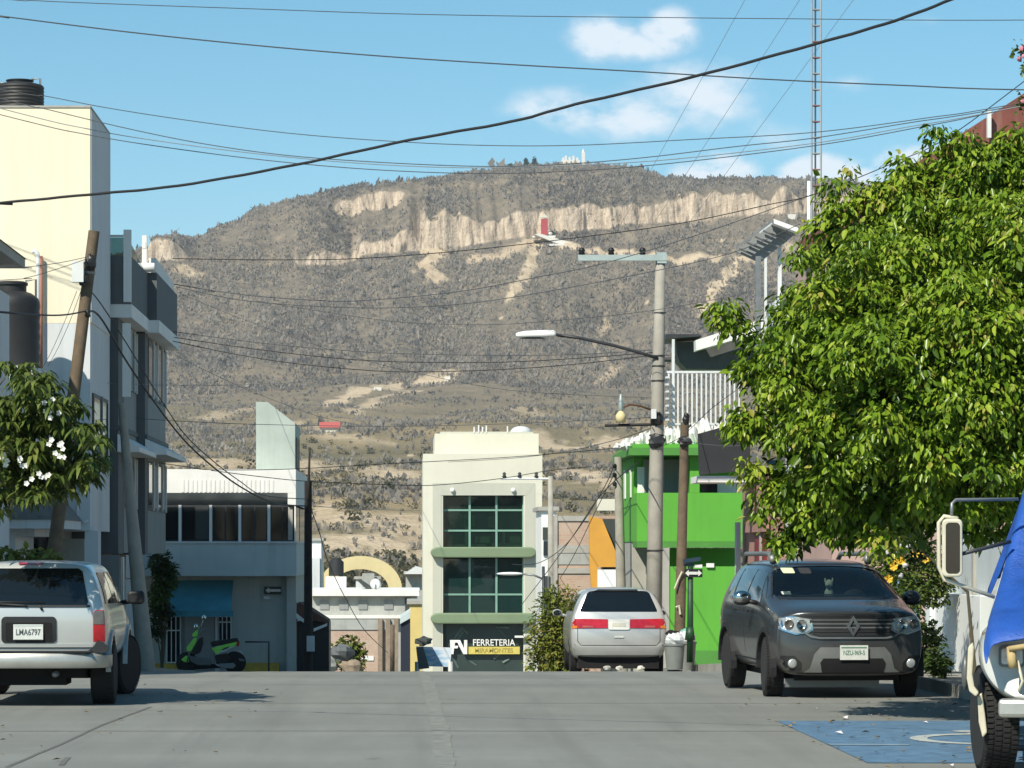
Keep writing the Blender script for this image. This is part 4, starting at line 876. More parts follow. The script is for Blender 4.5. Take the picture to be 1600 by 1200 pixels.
MB().prism([(W(1036, DS), H(526, DS)), (W(1088, DS), H(526, DS)), (W(1092, DS), H(529, DS)), (W(1036, DS), H(533, DS))], 'y', DS-1, DS+1.5).build('flat_roof', 'dark_metal', shl)
arc = [(W(1054+10*math.cos(t)*1.0, DS), H(550-28*math.sin(t), DS)) for t in np.linspace(math.pi, math.pi*1.5, 6)]
MB().prism([(W(1056, DS), H(535, DS)), (W(1190, DS), H(535, DS)), (W(1190, DS), H(579, DS)), (W(1072, DS), H(577, DS)), (W(1061, DS), H(566, DS)), (W(1056, DS), H(552, DS))], 'y', DS-.2, DS+1).build('tin_wall', 'dull_tin', shl)
MB().prism([(W(1085, DS-1), H(533, DS-1)), (W(1190, DS-1), H(500, DS-1)), (W(1190, DS-1), H(520, DS-1)), (W(1086, DS-1), H(549, DS-1))], 'y', DS-1.4, DS-.6).build('white_gutter', 'bright_white', shl)
MB().tube([P(1052, 583, DS-.8), P(1052, 530, DS-.8)], .045, 8).build('post', 'white_metal', shl)
MB().tube([P(1056, 562, DS-.5), P(1030, 562, DS-.5)], .06, 8).build('spout', 'dark_metal', shl)

# ------------------------------------------------------------------ right side, nearer: house with a dark mesh balcony, red walls, pink house
DB = 70.0
rb = thing('balcony_house', 'house with a black mesh balcony screen and white slab beside the green house', 'house', (W(1190, DB), DB, gz(DB)))
bx('wall', mat('rose_wall', (.40, .22, .18), .85, .15, 1, .15), rb, W(1210, 66), W(1330, 66), 66, 72.3, gz(DB)-1, H(745, DB)).name = 'rose_wall'
bx('upper_wall', 'white_wall', rb, W(1270, DB), 14, DB+1.5, DB+5, H(745, DB), H(580, DB))
MB().prism([(W(1092, DB), H(742, DB)), (W(1172, DB), H(735, DB)), (W(1172, DB), H(655, DB)), (W(1090, DB), H(678, DB))], 'y', DB-.05, DB).build('mesh_screen', mat('shade_mesh', (.028, .030, .034), .85, .2, 8, .2), rb)
bx('balcony_slab', 'bright_white', rb, W(1088, DB), W(1175, DB), DB-.3, DB+1.4, H(754, DB), H(744, DB))
bx('red_door', mat('red_paint', (.22, .015, .02), .6, .15), rb, W(1210, 66)-.04, W(1210, 66)-.004, 67.4, 69.4, gz(DB), H(830, DB)); bx('lintel', 'rose_wall', rb, W(1210, 66)-.12, W(1210, 66)-.042, 66.6, 70.6, H(832, DB), H(812, DB)); bx('pillar', 'plain_concrete', rb, W(1188, 68), W(1195, 68), 68, 68.25, gz(DB), H(832, DB))
bx('white_pier', 'white_wall', rb, W(1162, DB), W(1169, DB), DB+1.6, DB+1.9, gz(DB)-.5, H(815, DB))
gw = thing('grey_wall_house', 'plain pale grey house wall behind the dark grey parked car', 'house', (W(1260, 62), 62, gz(62)))
bx('wall', 'white_wall', gw, W(1256, 62), 14, 62, 65, -1.5, H(700, 62)); bx('window', 'tint_glass', gw, W(1290, 62), W(1330, 62), 61.93, 61.99, H(850, 62), H(790, 62)); bx('blue_gate', mat('sky_paint', (.16, .32, .48), .75, .15, 2, .1, streak=.25, scol=(.3, .36, .4)), gw, W(1335, 62), W(1430, 62), 61.9, 61.995, -1, H(835, 62))
ww = thing('white_garden_wall', 'white rendered garden wall lit by the sun beside the truck mirror', 'wall', (7.55, 44, 0))
bx('wall', mat('whitewash', (.74, .77, .76), .85, .08, 1.2, .15, streak=.3, scol=(.45, .47, .45)), ww, 7.42, 7.65, 20, 45.2, 0, H(925, 46)).name = 'low_wall'
bx('pier', 'whitewash', ww, 7.35, 7.7, 45.21, 45.6, 0, H(918, 46))
bx('upper_panel', mat('pale_panel', (.50, .55, .56), .8, .1, 2, .1, streak=.3, scol=(.35, .38, .38)), ww, 7.58, 7.64, 20, 45.0, H(925, 46)+.003, H(835, 46))
for k_ in range(9): bx('panel_post', 'plain_concrete', ww, 7.54, 7.579, 22+k_*2.6, 22.15+k_*2.6, H(925, 46)+.004, H(835, 46))
bx('blue_pier', 'sky_paint', ww, 7.0, 7.34, 46.0, 46.4, 0, H(905, 46))
# pink-roofed house far right, above the tree
pr_ = thing('red_roof_house', 'tall house with a steep dark red roof edge behind the big tree', 'house', (14, 58, 0))
MB().prism([(W(1290, 56), H(345, 56)), (W(1640, 56), H(120, 56)), (W(1760, 56), H(60, 56)), (W(2300, 56), H(60, 56)), (W(2300, 56), H(110, 56)), (W(1760, 56), H(110, 56)), (W(1640, 56), H(180, 56)), (W(1290, 56), H(372, 56))], 'y', 56, 60).build('roof_edge', mat('oxide_red', (.20, .065, .05), .85, .3, 2, .25, streak=.5, scol=(.35, .25, .22)), pr_)
MB().prism([(W(1300, 56.5), H(366, 56.5)), (W(1640, 56.5), H(176, 56.5)), (W(1760, 56.5), H(100, 56.5)), (W(2290, 56.5), H(100, 56.5)), (W(2290, 56.5), 0), (W(1300, 56.5), 0)], 'y', 56.5, 61.5).build('gable_wall', mat('pink_wall', (.48, .33, .29), .85, .12, 1, .1), pr_)
bx('vent_pipe', 'white_metal', pr_, W(1543, 55.8), W(1549, 55.8), 55.8, 55.9, H(215, 55.8), H(172, 55.8))
# wooden pavilion on a roof
pv = thing('roof_pavilion', 'small open pavilion with a slatted grey roof peeping out left of the tree', 'pavilion', P(1200, 460, 76)); DP = 76
bx('post', 'grey_metal', pv, W(1181, DP), W(1189, DP), DP, DP+.1, H(600, DP), H(400, DP)); bx('post', 'white_metal', pv, W(1220, DP), W(1226, DP), DP+.6, DP+.7, H(600, DP), H(375, DP)); bx('post', 'white_metal', pv, W(1212, DP), W(1216, DP), DP+2.4, DP+2.5, H(600, DP), H(388, DP))
bx('base', 'white_wall', pv, W(1210, DP), W(1320, DP), DP-.1, DP+1.5, H(620, DP), H(470, DP))
A_, B_ = (1150, 388), (1208, 345)
MB().prism([(W(1150, DP), H(389, DP)), (W(1208, DP), H(346, DP)), (W(1208, DP), H(343, DP)), (W(1150, DP), H(385, DP))], 'y', DP-.1, DP+.1).build('barge_board', 'grey_metal', pv)
MB().prism([(W(1208, DP), H(350, DP)), (W(1246, DP), H(364, DP)), (W(1246, DP), H(357, DP)), (W(1208, DP), H(343, DP))], 'y', DP-.15, DP+3).build('roof_slope', 'bright_white', pv)
MB().prism([(W(1152, DP), H(390, DP)), (W(1208, DP), H(349, DP)), (W(1246, DP), H(363, DP)), (W(1190, DP), H(408, DP))], 'y', DP+.4, DP+.5).build('ceiling_panel', 'mid_grey_wall', pv)
for i in range(5):
    f = i/4; MB().tube([P(1155+50*f, 388-37*f, DP+.3), P(1192+50*f, 405-38*f, DP+.3)], .03, 5).build('slat', 'grey_metal', pv)
pp = tag(MB().tube([P(1264, 480, 78), P(1264, 283, 78)], .045, 8).build('roof_mast', 'white_metal', None, True), 'slim white pole standing left of the lattice mast', 'pole')
# ------------------------------------------------------------------ vehicles
def paint(name, col, flake=.5, rough=.32, dirt=.25):
    m, t, b, tc = newmat(name); f = noise(t, tc, 1.6, 5, .6); d = noise(t, mapping(t, tc, (1, 1, .4)), 3.5, 6, .7)
    c = ramp(t, f, [(.3, tuple(x*.92 for x in col)), (.7, col)])
    sp = N(t, 'ShaderNodeSeparateXYZ'); t.links.new(tc, sp.inputs[0])
    lo = N(t, 'ShaderNodeMapRange'); lo.inputs[1].default_value = .95; lo.inputs[2].default_value = .30; lo.inputs[3].default_value = .06; lo.inputs[4].default_value = 1; t.links.new(sp.outputs['Z'], lo.inputs[0])
    dd = smath('MULTIPLY', smath('MULTIPLY', d, lo.outputs[0], tree=t), dirt*1.8, True, t)
    c = mixc(t, dd, c, (.19, .165, .13)); t.links.new(c, b.inputs['Base Color'])
    b.inputs['Metallic'].default_value = flake; rr = N(t, 'ShaderNodeMapRange'); rr.inputs[3].default_value = rough-.05; rr.inputs[4].default_value = rough+.25; t.links.new(dd, rr.inputs[0]); t.links.new(rr.outputs[0], b.inputs['Roughness'])
    b.inputs['Coat Weight'].default_value = .6; b.inputs['Coat Roughness'].default_value = .08
    return m
paint('paint_silver', (.56, .585, .57), .35, .36, .3); paint('paint_silver_dull', (.56, .58, .57), .4, .38, .35); paint('paint_graphite', (.050, .056, .060), .45, .30, .30); paint('paint_white', (.58, .60, .57), .0, .45, .55)
mat('tyre', (.018, .018, .018), .85, .3, 8, .4); mat('rim', (.30, .31, .31), .35, .2, 5, .05, metal=.8); mat('trim_black', (.014, .015, .016), .55, .25, 6, .1); mat('chrome', (.62, .63, .62), .14, .08, 4, .02, metal=1)
mat('bumper_silver', (.50, .50, .46), .35, .15, 3, .05, metal=.6); mat('under_black', (.006, .006, .007), .9, .3, 4)
mat('lamp_red', (.46, .012, .022), .18, .25, 10, .05, coat=.6); mat('lamp_amber', (.62, .20, .02), .2, .2, 10, coat=.5); mat('lamp_clear', (.55, .57, .56), .12, .3, 14, .3, metal=.5, coat=.8); mat('lamp_smoke', (.12, .11, .10), .15, .3, 10, coat=.6)
mat('plate_white', (.62, .64, .60), .5, .12, 20); mat('plate_ink', (.05, .07, .08), .6, .1); mat('plate_green', (.10, .22, .15), .6, .1)
mat('grille_grey', (.16, .17, .17), .4, .15, 5, metal=.4); mat('skid_silver', (.20, .21, .205), .45, .15, 4, metal=.4)
mat('sticker', (.65, .68, .45), .6, .1); mat('toy_white', (.70, .72, .62), .9, .15, 12, .3); mat('seat_cloth', (.03, .03, .032), .9, .2)
glassmat('car_glass', (.006, .008, .009), 0, .04); glassmat('screen_glass', (.004, .006, .007), .50, .03)

class Car:
    """body shell from half sections (8 points from floor centre to roof centre) per station"""
    def __init__(s, thing_, sections, m, rear_bulge=.05, front_bulge=.08, crease=.35, wheels=(), wr=.36, cut=None):
        s.t = thing_; M = len(sections[0]); bm = bmesh.new(); rings = []
        for sec in sections:
            rt = [bm.verts.new(p) for p in sec]
            lf = [rt[0]]+[bm.verts.new((-p[0], p[1], p[2])) for p in sec[1:-1]]+[rt[-1]]
            rings.append((rt, lf))
        def q(*v):
            try: bm.faces.new(v)
            except ValueError: pass
        for (ra, la), (rb, lb) in zip(rings, rings[1:]):
            for i in range(M-1):
                q(ra[i], rb[i], rb[i+1], ra[i+1]); q(la[i], la[i+1], lb[i+1], lb[i])
        for ring, sec, bul, rev in ((rings[0], sections[0], -rear_bulge, 0), (rings[-1], sections[-1], front_bulge, 1)):
            rt, lf = ring; mid = [rt[0]]
            for i in range(2, M-2): mid.append(bm.verts.new((0, sec[i][1]+bul, sec[i][2])))
            mids = {1: rt[0], M-2: rt[-1]}
            for i in range(2, M-2): mids[i] = mid[i-1]
            for i in range(1, M-2):
                a, b_, c, d = rt[i], mids[i], mids[i+1], rt[i+1]
                q(*((a, d, c, b_) if not rev else (a, b_, c, d))); a, d = lf[i], lf[i+1]
                q(*((a, b_, c, d) if not rev else (a, d, c, b_)))
            cl = bm.edges.layers.float.get('crease_edge') or bm.edges.layers.float.new('crease_edge')
            for L in (rt, lf):
                for i in range(1, M-2):
                    e = bm.edges.get((L[i], L[i+1]))
                    if e: e[cl] = crease
        bmesh.ops.recalc_face_normals(bm, faces=bm.faces)
        me = bpy.data.meshes.new('body'); bm.to_mesh(me); bm.free()
        o = bpy.data.objects.new('tmp', me); COL.objects.link(o); sd = o.modifiers.new('s', 'SUBSURF'); sd.levels = 3
        cuts = []
        for x, y, z in wheels:
            cb = MB().lathe([(wr, -.5), (wr, .5)], (x, y, z), 32, 'x'); cme = bpy.data.meshes.new('c'); cme.from_pydata(cb.v, [], cb.f)
            b2 = bmesh.new(); b2.from_mesh(cme); bmesh.ops.recalc_face_normals(b2, faces=b2.faces); b2.to_mesh(cme); b2.free()
            co = bpy.data.objects.new('c', cme); COL.objects.link(co); cuts.append(co)
            md = o.modifiers.new('b', 'BOOLEAN'); md.operation = 'DIFFERENCE'; md.object = co; md.solver = 'EXACT'
        full = bpy.data.meshes.new_from_object(o.evaluated_get(bpy.context.evaluated_depsgraph_get()))
        for c in cuts: o.modifiers.remove(o.modifiers[-1])
        bpy.context.view_layer.update()
        shell = bpy.data.meshes.new_from_object(o.evaluated_get(bpy.context.evaluated_depsgraph_get()))
        for c in cuts: bpy.data.objects.remove(c)
        bpy.data.objects.remove(o)
        s.bvh = BVHTree.FromPolygons([v.co.copy() for v in shell.vertices], [tuple(p.vertices) for p in shell.polygons])
        if cut:                                        # open the shell where a see-through screen goes
            b2 = bmesh.new(); b2.from_mesh(full)
            bmesh.ops.delete(b2, geom=[f for f in b2.faces if cut(f.calc_center_median())], context='FACES'); b2.to_mesh(full); b2.free()
        full.materials.clear()
        full.name = 'body'
        s.body = link('body', full, m, thing_, True, True, autosm=38)
    def patch(s, name, outline, axis, m, off=.006, res=.07, depth=.02, parent=None, smooth=True):
        """a panel laid on the shell: outline seen along an axis, projected onto the body"""
        bm = bmesh.new(); vs = [bm.verts.new((a, b_, 0)) for a, b_ in outline]; bm.faces.new(vs)
        for k in (0, 1):
            lo = min(p[k] for p in outline); hi = max(p[k] for p in outline); n = max(1, int((hi-lo)/res))
            for i in range(1, n):
                co = [0, 0, 0]; co[k] = lo+(hi-lo)*i/n; no = [0, 0, 0]; no[k] = 1
                bmesh.ops.bisect_plane(bm, geom=bm.verts[:]+bm.edges[:]+bm.faces[:], plane_co=co, plane_no=no)
        d = {'-y': Vector((0, 1, 0)), '+y': Vector((0, -1, 0)), '+x': Vector((-1, 0, 0)), '-x': Vector((1, 0, 0)), '+z': Vector((0, 0, -1))}[axis]
        base = {}
        for v in bm.verts:
            a, b_ = v.co.x, v.co.y
            o3 = {'y': Vector((a, 0, b_)), 'x': Vector((0, a, b_)), 'z': Vector((a, b_, 0))}[axis[1]]-d*8
            h = s.bvh.ray_cast(o3, d)
            if h[0] is None: h = s.bvh.find_nearest(o3+d*(8-(2 if axis[1] == 'x' else 0))); 
            n = h[1]; n = -n if n.dot(d) > 0 else n
            base[v] = h[0]-d*off
        for v, p in base.items(): v.co = p
        be = [e for e in bm.edges if e.is_boundary]
        r = bmesh.ops.extrude_edge_only(bm, edges=be)
        for v in [x for x in r['geom'] if isinstance(x, bmesh.types.BMVert)]: v.co += d*(off+depth)
        bmesh.ops.recalc_face_normals(bm, faces=bm.faces)
        me = bpy.data.meshes.new(name); bm.to_mesh(me); bm.free()
        return link(name, me, m, parent or s.t, smooth, True, autosm=40)
    def onbody(s, a, b_, axis):
        d = {'-y': Vector((0, 1, 0)), '+y': Vector((0, -1, 0)), '+x': Vector((-1, 0, 0)), '-x': Vector((1, 0, 0)), '+z': Vector((0, 0, -1))}[axis]
        o3 = {'y': Vector((a, 0, b_)), 'x': Vector((0, a, b_)), 'z': Vector((a, b_, 0))}[axis[1]]-d*8
        h = s.bvh.ray_cast(o3, d); return h[0] if h[0] else o3+d*8
def rrect(x0, x1, z0, z1, r=.03, n=4):
    P_ = []
    for cx, cz, a0 in ((x1-r, z0+r, -90), (x1-r, z1-r, 0), (x0+r, z1-r, 90), (x0+r, z0+r, 180)):
        for i in range(n+1): a = R(a0+90*i/n); P_.append((cx+r*math.cos(a), cz+r*math.sin(a)))
    return P_
def wheel(parent, x, y, r, w, steer=0, side=1, spokes=5, z=None):
    o = MB().lathe([(r*.62, -w/2), (r*.9, -w/2), (r*.985, -w*.40), (r, -w*.25), (r, w*.25), (r*.985, w*.40), (r*.9, w/2), (r*.62, w/2)], (0, 0, 0), 36, 'x')
    for k in range(60):                                # tread blocks
        a = 2*math.pi*k/60
        for q in (-.36, -.12, .12, .36):
            c = Vector((q*w, math.cos(a+q*.6)*r, math.sin(a+q*.6)*r)); t = Vector((0, -math.sin(a+q*.6), math.cos(a+q*.6))); n_ = c.copy(); n_.x = 0; n_.normalize()
            e = [c+Vector((sx*w*.095, 0, 0))+t*st*r*.034+n_*(.0 if lo else .008) for lo in (1, 0) for sx in (-1, 1) for st in (-1, 1)]
            o.add(e, [(4, 5, 7, 6), (0, 1, 5, 4), (2, 3, 7, 6), (0, 2, 6, 4), (1, 3, 7, 5)])
    o = o.build('wheel', 'tyre', parent, True, True, autosm=35); o.location = (x, y, r if z is None else z); o.rotation_euler = (0, 0, steer)
    f = side*w*.5
    rm = MB().lathe([(r*.62, -f*.2), (r*.64, f*.92), (r*.60, f*.94), (r*.56, f*.45), (.001, f*.35)] if side > 0 else [(.001, f*.35), (r*.56, f*.45), (r*.60, f*.94), (r*.64, f*.92), (r*.62, -f*.2)], (0, 0, 0), 28, 'x').build('rim', 'rim', o, True, True, autosm=35)
    sp = MB()
    for k in range(spokes):
        a = 2*math.pi*k/spokes; c, d = math.cos(a), math.sin(a)
        pts = [(f*.55, c*r*.12-d*r*.09, d*r*.12+c*r*.09), (f*.55, c*r*.12+d*r*.09, d*r*.12-c*r*.09), (f*.85, c*r*.6+d*r*.06, d*r*.6-c*r*.06), (f*.85, c*r*.6-d*r*.06, d*r*.6+c*r*.06)]
        sp.add(pts+[(p[0]-f*.25, p[1], p[2]) for p in pts], [(0, 1, 2, 3), (0, 4, 5, 1), (1, 5, 6, 2), (2, 6, 7, 3), (3, 7, 4, 0)])
    sp.lathe([(.001, f*.35), (r*.16, f*.4), (r*.16, f*.66), (.001, f*.7)], (0, 0, 0), 16, 'x'); sp.build('spokes', 'rim', rm, True, True, autosm=35)
    return o
def lb(name, m, parent, *a, **k): return MB().box(*a).build(name, m, parent, local=True, **k)

# ---------- silver off-roader seen from behind (left)
D4 = 35.4; s4 = F/D4
c4x = W(45, D4)
off = thing('silver_off_roader', 'silver off-road car seen from behind with chrome step bumper at the left', 'car', (c4x, D4, 0), R(1.0)); off.scale = (.965, .965, .945)
def S(y, pts, dy=None):
    dy = dy or [0]*8
    return [(p[0], y+dy[i], p[1]) for i, p in enumerate(pts)]
roofp = lambda w, z, zb: [(0, .50), (.72, .50), (.86, .54), (.905, .86), (.885, 1.16), (w, z-.10), (w-.13, z-.015), (0, z)]
sec = [S(.03, [(0, .52), (.70, .52), (.84, .56), (.885, .86), (.865, 1.16), (.70, 1.60), (.58, 1.675), (0, 1.69)], [.06, .06, .05, .02, .0, .17, .24, .22]),
       S(.30, roofp(.735, 1.705, 0)), S(1.2, roofp(.75, 1.72, 0)), S(2.1, roofp(.75, 1.715, 0)), S(2.75, roofp(.73, 1.68, 0), [.5, .5, .5, .5, .42, .06, 0, 0]),
       S(3.40, [(0, .48), (.72, .48), (.86, .54), (.90, .86), (.86, 1.12), (.72, 1.15), (.5, 1.16), (0, 1.17)]),
       S(4.15, [(0, .48), (.72, .48), (.86, .54), (.90, .84), (.85, 1.03), (.70, 1.07), (.5, 1.085), (0, 1.09)]),
       S(4.52, [(0, .50), (.66, .50), (.78, .55), (.82, .75), (.80, .92), (.68, .96), (.5, .97), (0, .975)])]
car = Car(off, sec, MATS['paint_silver'], .05, .06, .45, [(.9, .80, .37), (-.9, .80, .37), (.9, 3.5, .37), (-.9, 3.5, .37)], .45)
car.patch('rear_window', [(-.66, 1.19), (.66, 1.19), (.675, 1.23), (.60, 1.585), (.55, 1.62), (-.55, 1.62), (-.60, 1.585), (-.675, 1.23)], '-y', 'car_glass', .008, .08)
rw = car.patch('window_seal', rrect(-.70, .70, 1.165, 1.19, .01), '-y', 'trim_black', .012, .1)
for s in (1, -1):
    tl = car.patch('tail_lamp', [(s*.735, .76), (s*.735, 1.10), (s*.76, 1.13), (s*.852, 1.13), (s*.864, .98), (s*.868, .76)], '-y', 'lamp_red', .022, .05)
    car.patch('lens', [(s*.737, .965), (s*.74, 1.095), (s*.762, 1.122), (s*.848, 1.122), (s*.858, .965)], '-y', 'lamp_smoke', .028, .06, parent=tl); car.patch('lens', [(s*.737, .70), (s*.737, .757), (s*.866, .757), (s*.866, .70)], '-y', 'lamp_clear', .026, .06, parent=tl)
pr2 = car.patch('plate_recess', rrect(-.315, .315, .745, 1.055, .05), '-y', 'trim_black', .016, .08)
car.patch('recess_hollow', rrect(-.265, .265, .765, .985, .02), '-y', 'under_black', .020, .1, parent=pr2)
np_ = lb('number_plate', 'plate_white', off, -.175, .165, -.045, -.038, .785, .965); np_.rotation_euler = (0, 0, 0)
np_.location = (0, .0, 0)
yb = car.onbody(0, .87, '-y').y
np_.location.y = yb-.0-(-.045)-.040
textmesh('LMA6797', .10, 'plate_lettering', 'plate_ink', np_, (-.005, -.047, .87), 0, .001, True, .72); lb('plate_stripe', 'blue_grey_wall', np_, -.165, .155, -.0475, -.0455, .945, .96); lb('plate_stripe', 'plate_white', np_, -.165, .155, -.0475, -.0455, .79, .80)
for z, n_ in ((.685, 'tailgate_fold'), (.585, 'tailgate_fold')): car.patch(n_, rrect(-.80, .80, z, z+.012, .005), '-y', 'trim_black', .003, .1)
car.patch('tailgate_crease', rrect(-.73, .73, .695, .735, .012), '-y', 'paint_silver', .018, .1)
car.patch('high_brake_lamp', rrect(-.14, .15, 1.668, 1.692, .01), '-y', 'lamp_red', .03, .08, depth=.06)
# rear wiper
wy = car.onbody(-.15, 1.25, '-y').y-.035
MB().tube([(-.02, wy, 1.17), (-.06, wy, 1.185), (-.36, wy+.0, 1.205)], .014, 6).build('wiper_arm', 'trim_black', off, True, True); MB().tube([(-.6, wy+.01, 1.215), (-.28, wy+.02, 1.225), (.18, wy+.02, 1.215)], .011, 6).build('wiper_blade', 'trim_black', off, True, True)
MB().tube([(.12, wy, 1.185), (.155, wy, 1.13)], .016, 6).build('washer_nozzle', 'trim_black', off, True, True)
# bumper: chrome step with wrapped ends
bp = MB()
out_ = [(.93, .38), (.925, .16), (.86, .02), (.72, -.10), (.4, -.155), (0, -.165)]; full = out_+[(-x, y) for x, y in out_[::-1][1:]]
n = len(full)
zc = [(.455, .02), (.48, 0), (.60, 0), (.64, .03)]
vs = []
for x, y in full:
    for z, ins in zc: vs.append((x*(1-ins*.6), y+ins, z-(.05 if abs(x) > .8 and z > .6 else 0)))
fs = [(i*4+j, i*4+j+1, (i+1)*4+j+1, (i+1)*4+j) for i in range(n-1) for j in range(3)]
inner = len(vs); vs += [(x*.9, .2, .64) for x, y in full]; fs += [(i*4+3, inner+i, inner+i+1, (i+1)*4+3) for i in range(n-1)]
bump_ = bp.add(vs, fs).build('rear_bumper', 'bumper_silver', off, True, True, autosm=45)
lb('step_pad', 'trim_black', bump_, -.72, .72, -.15, .1, .641, .655)
for s in (1, -1): MB().prism([(s*.66, .645), (s*.90, .645), (s*.915, .70), (s*.79, .78), (s*.74, .70)], 'y', -.03, .12).build('bumper_end', 'trim_black', bump_, local=True)
lb('underbody', 'under_black', off, -.62, .62, .25, 4.1, .33, .56); lb('fuel_tank', 'under_black', off, -.45, .4, .3, 1.0, .24, .4)
MB().tube([(.30, -.02, .38), (.30, .4, .38)], .035, 10).build('exhaust', 'grey_metal', off, True, True); MB().tube([(-.7, .80, .37), (.7, .80, .37)], .07, 10).build('rear_axle', 'under_black', off, True, True)
for s in (1, -1):
    wheel(off, s*.80, .80, .37, .27, 0, s); wheel(off, s*.80, 3.5, .37, .26, R(-19), s)
    f_ = MB(); arc = [(R(a), .45, .52) for a in range(-5, 190, 13)]
    for y0 in (.80, 3.5):
        f_ = MB()
        for (a, r0, r1), (b_, _, _) in zip(arc, arc[1:]):
            q = [(s*.915, y0+r*math.cos(t), .37+r*math.sin(t)) for r, t in ((r0, a), (r1, a), (r1, b_), (r0, b_))]; f_.add(q+[(s*.86, p[1], p[2]) for p in q], [(0, 1, 2, 3), (0, 4, 7, 3), (1, 5, 6, 2)])
        f_.build('wheel_arch_trim', 'paint_silver_dull', off, False, True)
    sdw = car.patch('side_window', [(.30, 1.20), (1.25, 1.19), (1.25, 1.56), (.50, 1.57)], '+x' if s > 0 else '-x', 'car_glass', .008, .12)
    car.patch('side_window', [(1.33, 1.19), (2.2, 1.18), (2.15, 1.57), (1.33, 1.565)], '+x' if s > 0 else '-x', 'car_glass', .008, .12); car.patch('side_window', [(2.28, 1.18), (3.1, 1.16), (2.72, 1.55), (2.24, 1.57)], '+x' if s > 0 else '-x', 'car_glass', .008, .12)
    mr = MB().prism(rrect(s*1.03-.105, s*1.03+.105, 1.15, 1.32, .05), 'y', 2.90, 3.0).build('door_mirror', 'trim_black', off, False, True, bevel=.03); MB().tube([(s*.84, 2.98, 1.17), (s*.98, 2.96, 1.19)], .03, 8).build('mirror_arm', 'trim_black', mr, True, True)

# ---------- silver minivan from behind (centre right)
D5 = 61.7
van = thing('silver_minivan', 'silver minivan seen from behind with wide red tail lamps', 'car', (W(967, D5), D5, gz(D5+1.5)-.02), R(-0.6))
vp = lambda w, z: [(0, .30), (.74, .30), (.90, .36), (.955, .80), (.925, 1.18), (w, z-.14), (w-.17, z-.02), (0, z)]
sec = [S(.0, [(0, .42), (.70, .42), (.88, .46), (.935, .80), (.90, 1.18), (.68, 1.61), (.53, 1.69), (0, 1.705)], [.05, .05, .03, -.02, .05, .22, .28, .26]),
       S(.30, vp(.74, 1.73)), S(1.5, vp(.77, 1.74)), S(2.6, vp(.76, 1.73)), S(3.2, vp(.73, 1.67), [.6, .6, .6, .6, .55, .1, 0, 0]),
       S(4.3, [(0, .28), (.72, .28), (.88, .36), (.93, .76), (.88, 1.02), (.74, 1.07), (.5, 1.09), (0, 1.10)]),
       S(4.95, [(0, .30), (.60, .30), (.74, .38), (.78, .62), (.74, .80), (.62, .84), (.45, .86), (0, .87)])]
car = Car(van, sec, MATS['paint_silver_dull'], .07, .07, .4, [(.95, 1.05, .34), (-.95, 1.05, .34), (.95, 4.05, .34), (-.95, 4.05, .34)], .40)
car.patch('rear_window', [(-.735, 1.27), (.735, 1.27), (.74, 1.30), (.60, 1.625), (.55, 1.66), (-.55, 1.66), (-.60, 1.625), (-.74, 1.30)], '-y', 'car_glass', .008, .09)
car.patch('spoiler', [(-.58, 1.665), (.58, 1.665), (.52, 1.70), (-.52, 1.70)], '-y', 'trim_black', .035, .1)
for s in (1, -1):
    tl = car.patch('tail_lamp', [(s*.215, .955), (s*.215, 1.125), (s*.86, 1.135), (s*.905, 1.10), (s*.905, .945), (s*.80, .95)], '-y', 'lamp_red', .018, .07); car.patch('lens', [(s*.80, .952), (s*.80, 1.0), (s*.90, .998), (s*.90, .947)], '-y', 'lamp_amber', .024, .05, parent=tl)
    car.patch('lens', [(s*.5, .965), (s*.5, 1.0), (s*.7, 1.0), (s*.7, .965)], '-y', mat('lamp_pale_red', (.42, .10, .09), .3, .2) if 'lamp_pale_red' not in MATS else 'lamp_pale_red', .023, .06, parent=tl)
    car.patch('side_window', [(.45, 1.28), (1.9, 1.26), (1.9, 1.60), (.62, 1.60)], '+x' if s > 0 else '-x', 'car_glass', .008, .14); car.patch('side_window', [(2.0, 1.26), (3.3, 1.2), (2.95, 1.57), (2.0, 1.60)], '+x' if s > 0 else '-x', 'car_glass', .008, .14)
    wheel(van, s*.80, 1.05, .33, .22, 0, s, 7); wheel(van, s*.80, 4.05, .33, .22, 0, s, 7)
    mr = MB().blob((s*1.06, 3.6, 1.18), (.10, .06, .075), 14, 10).build('door_mirror', 'paint_silver', van, True, True); MB().blob((s*1.06, 3.555, 1.18), (.08, .03, .058), 12, 8).build('mirror_glass', 'car_glass', mr, True, True); MB().tube([(s*.88, 3.65, 1.12), (s*1.0, 3.62, 1.15)], .03, 8).build('mirror_arm', 'paint_silver', mr, True, True)
pl = car.patch('number_plate', rrect(-.205, .205, .925, 1.125, .03), '-y', 'plate_white', .024, .09); car.patch('plate_lettering', rrect(-.13, .13, .985, 1.05, .01), '-y', 'stone_shade', .028, .09, parent=pl)
car.patch('tailgate_handle', rrect(-.09, .09, .77, .80, .012), '-y', 'plate_white', .02, .08); car.patch('tailgate_seam', rrect(-.72, .72, .615, .628, .005), '-y', 'trim_black', .003, .1)
for s in (-1, 1): car.patch('tailgate_seam', [(s*.72, .615), (s*.732, .615), (s*.80, .70), (s*.80, .94), (s*.788, .94), (s*.788, .705)], '-y', 'trim_black', .003, .1)
car.patch('bumper', [(-.86, .435), (.86, .435), (.925, .50), (.925, .615), (.86, .66), (.74, .60), (-.74, .60), (-.86, .66), (-.925, .615), (-.925, .50)], '-y', 'paint_silver', .06, .09, depth=.05)
lb('underbody', 'under_black', van, -.78, .78, .12, 4.5, .17, .45)
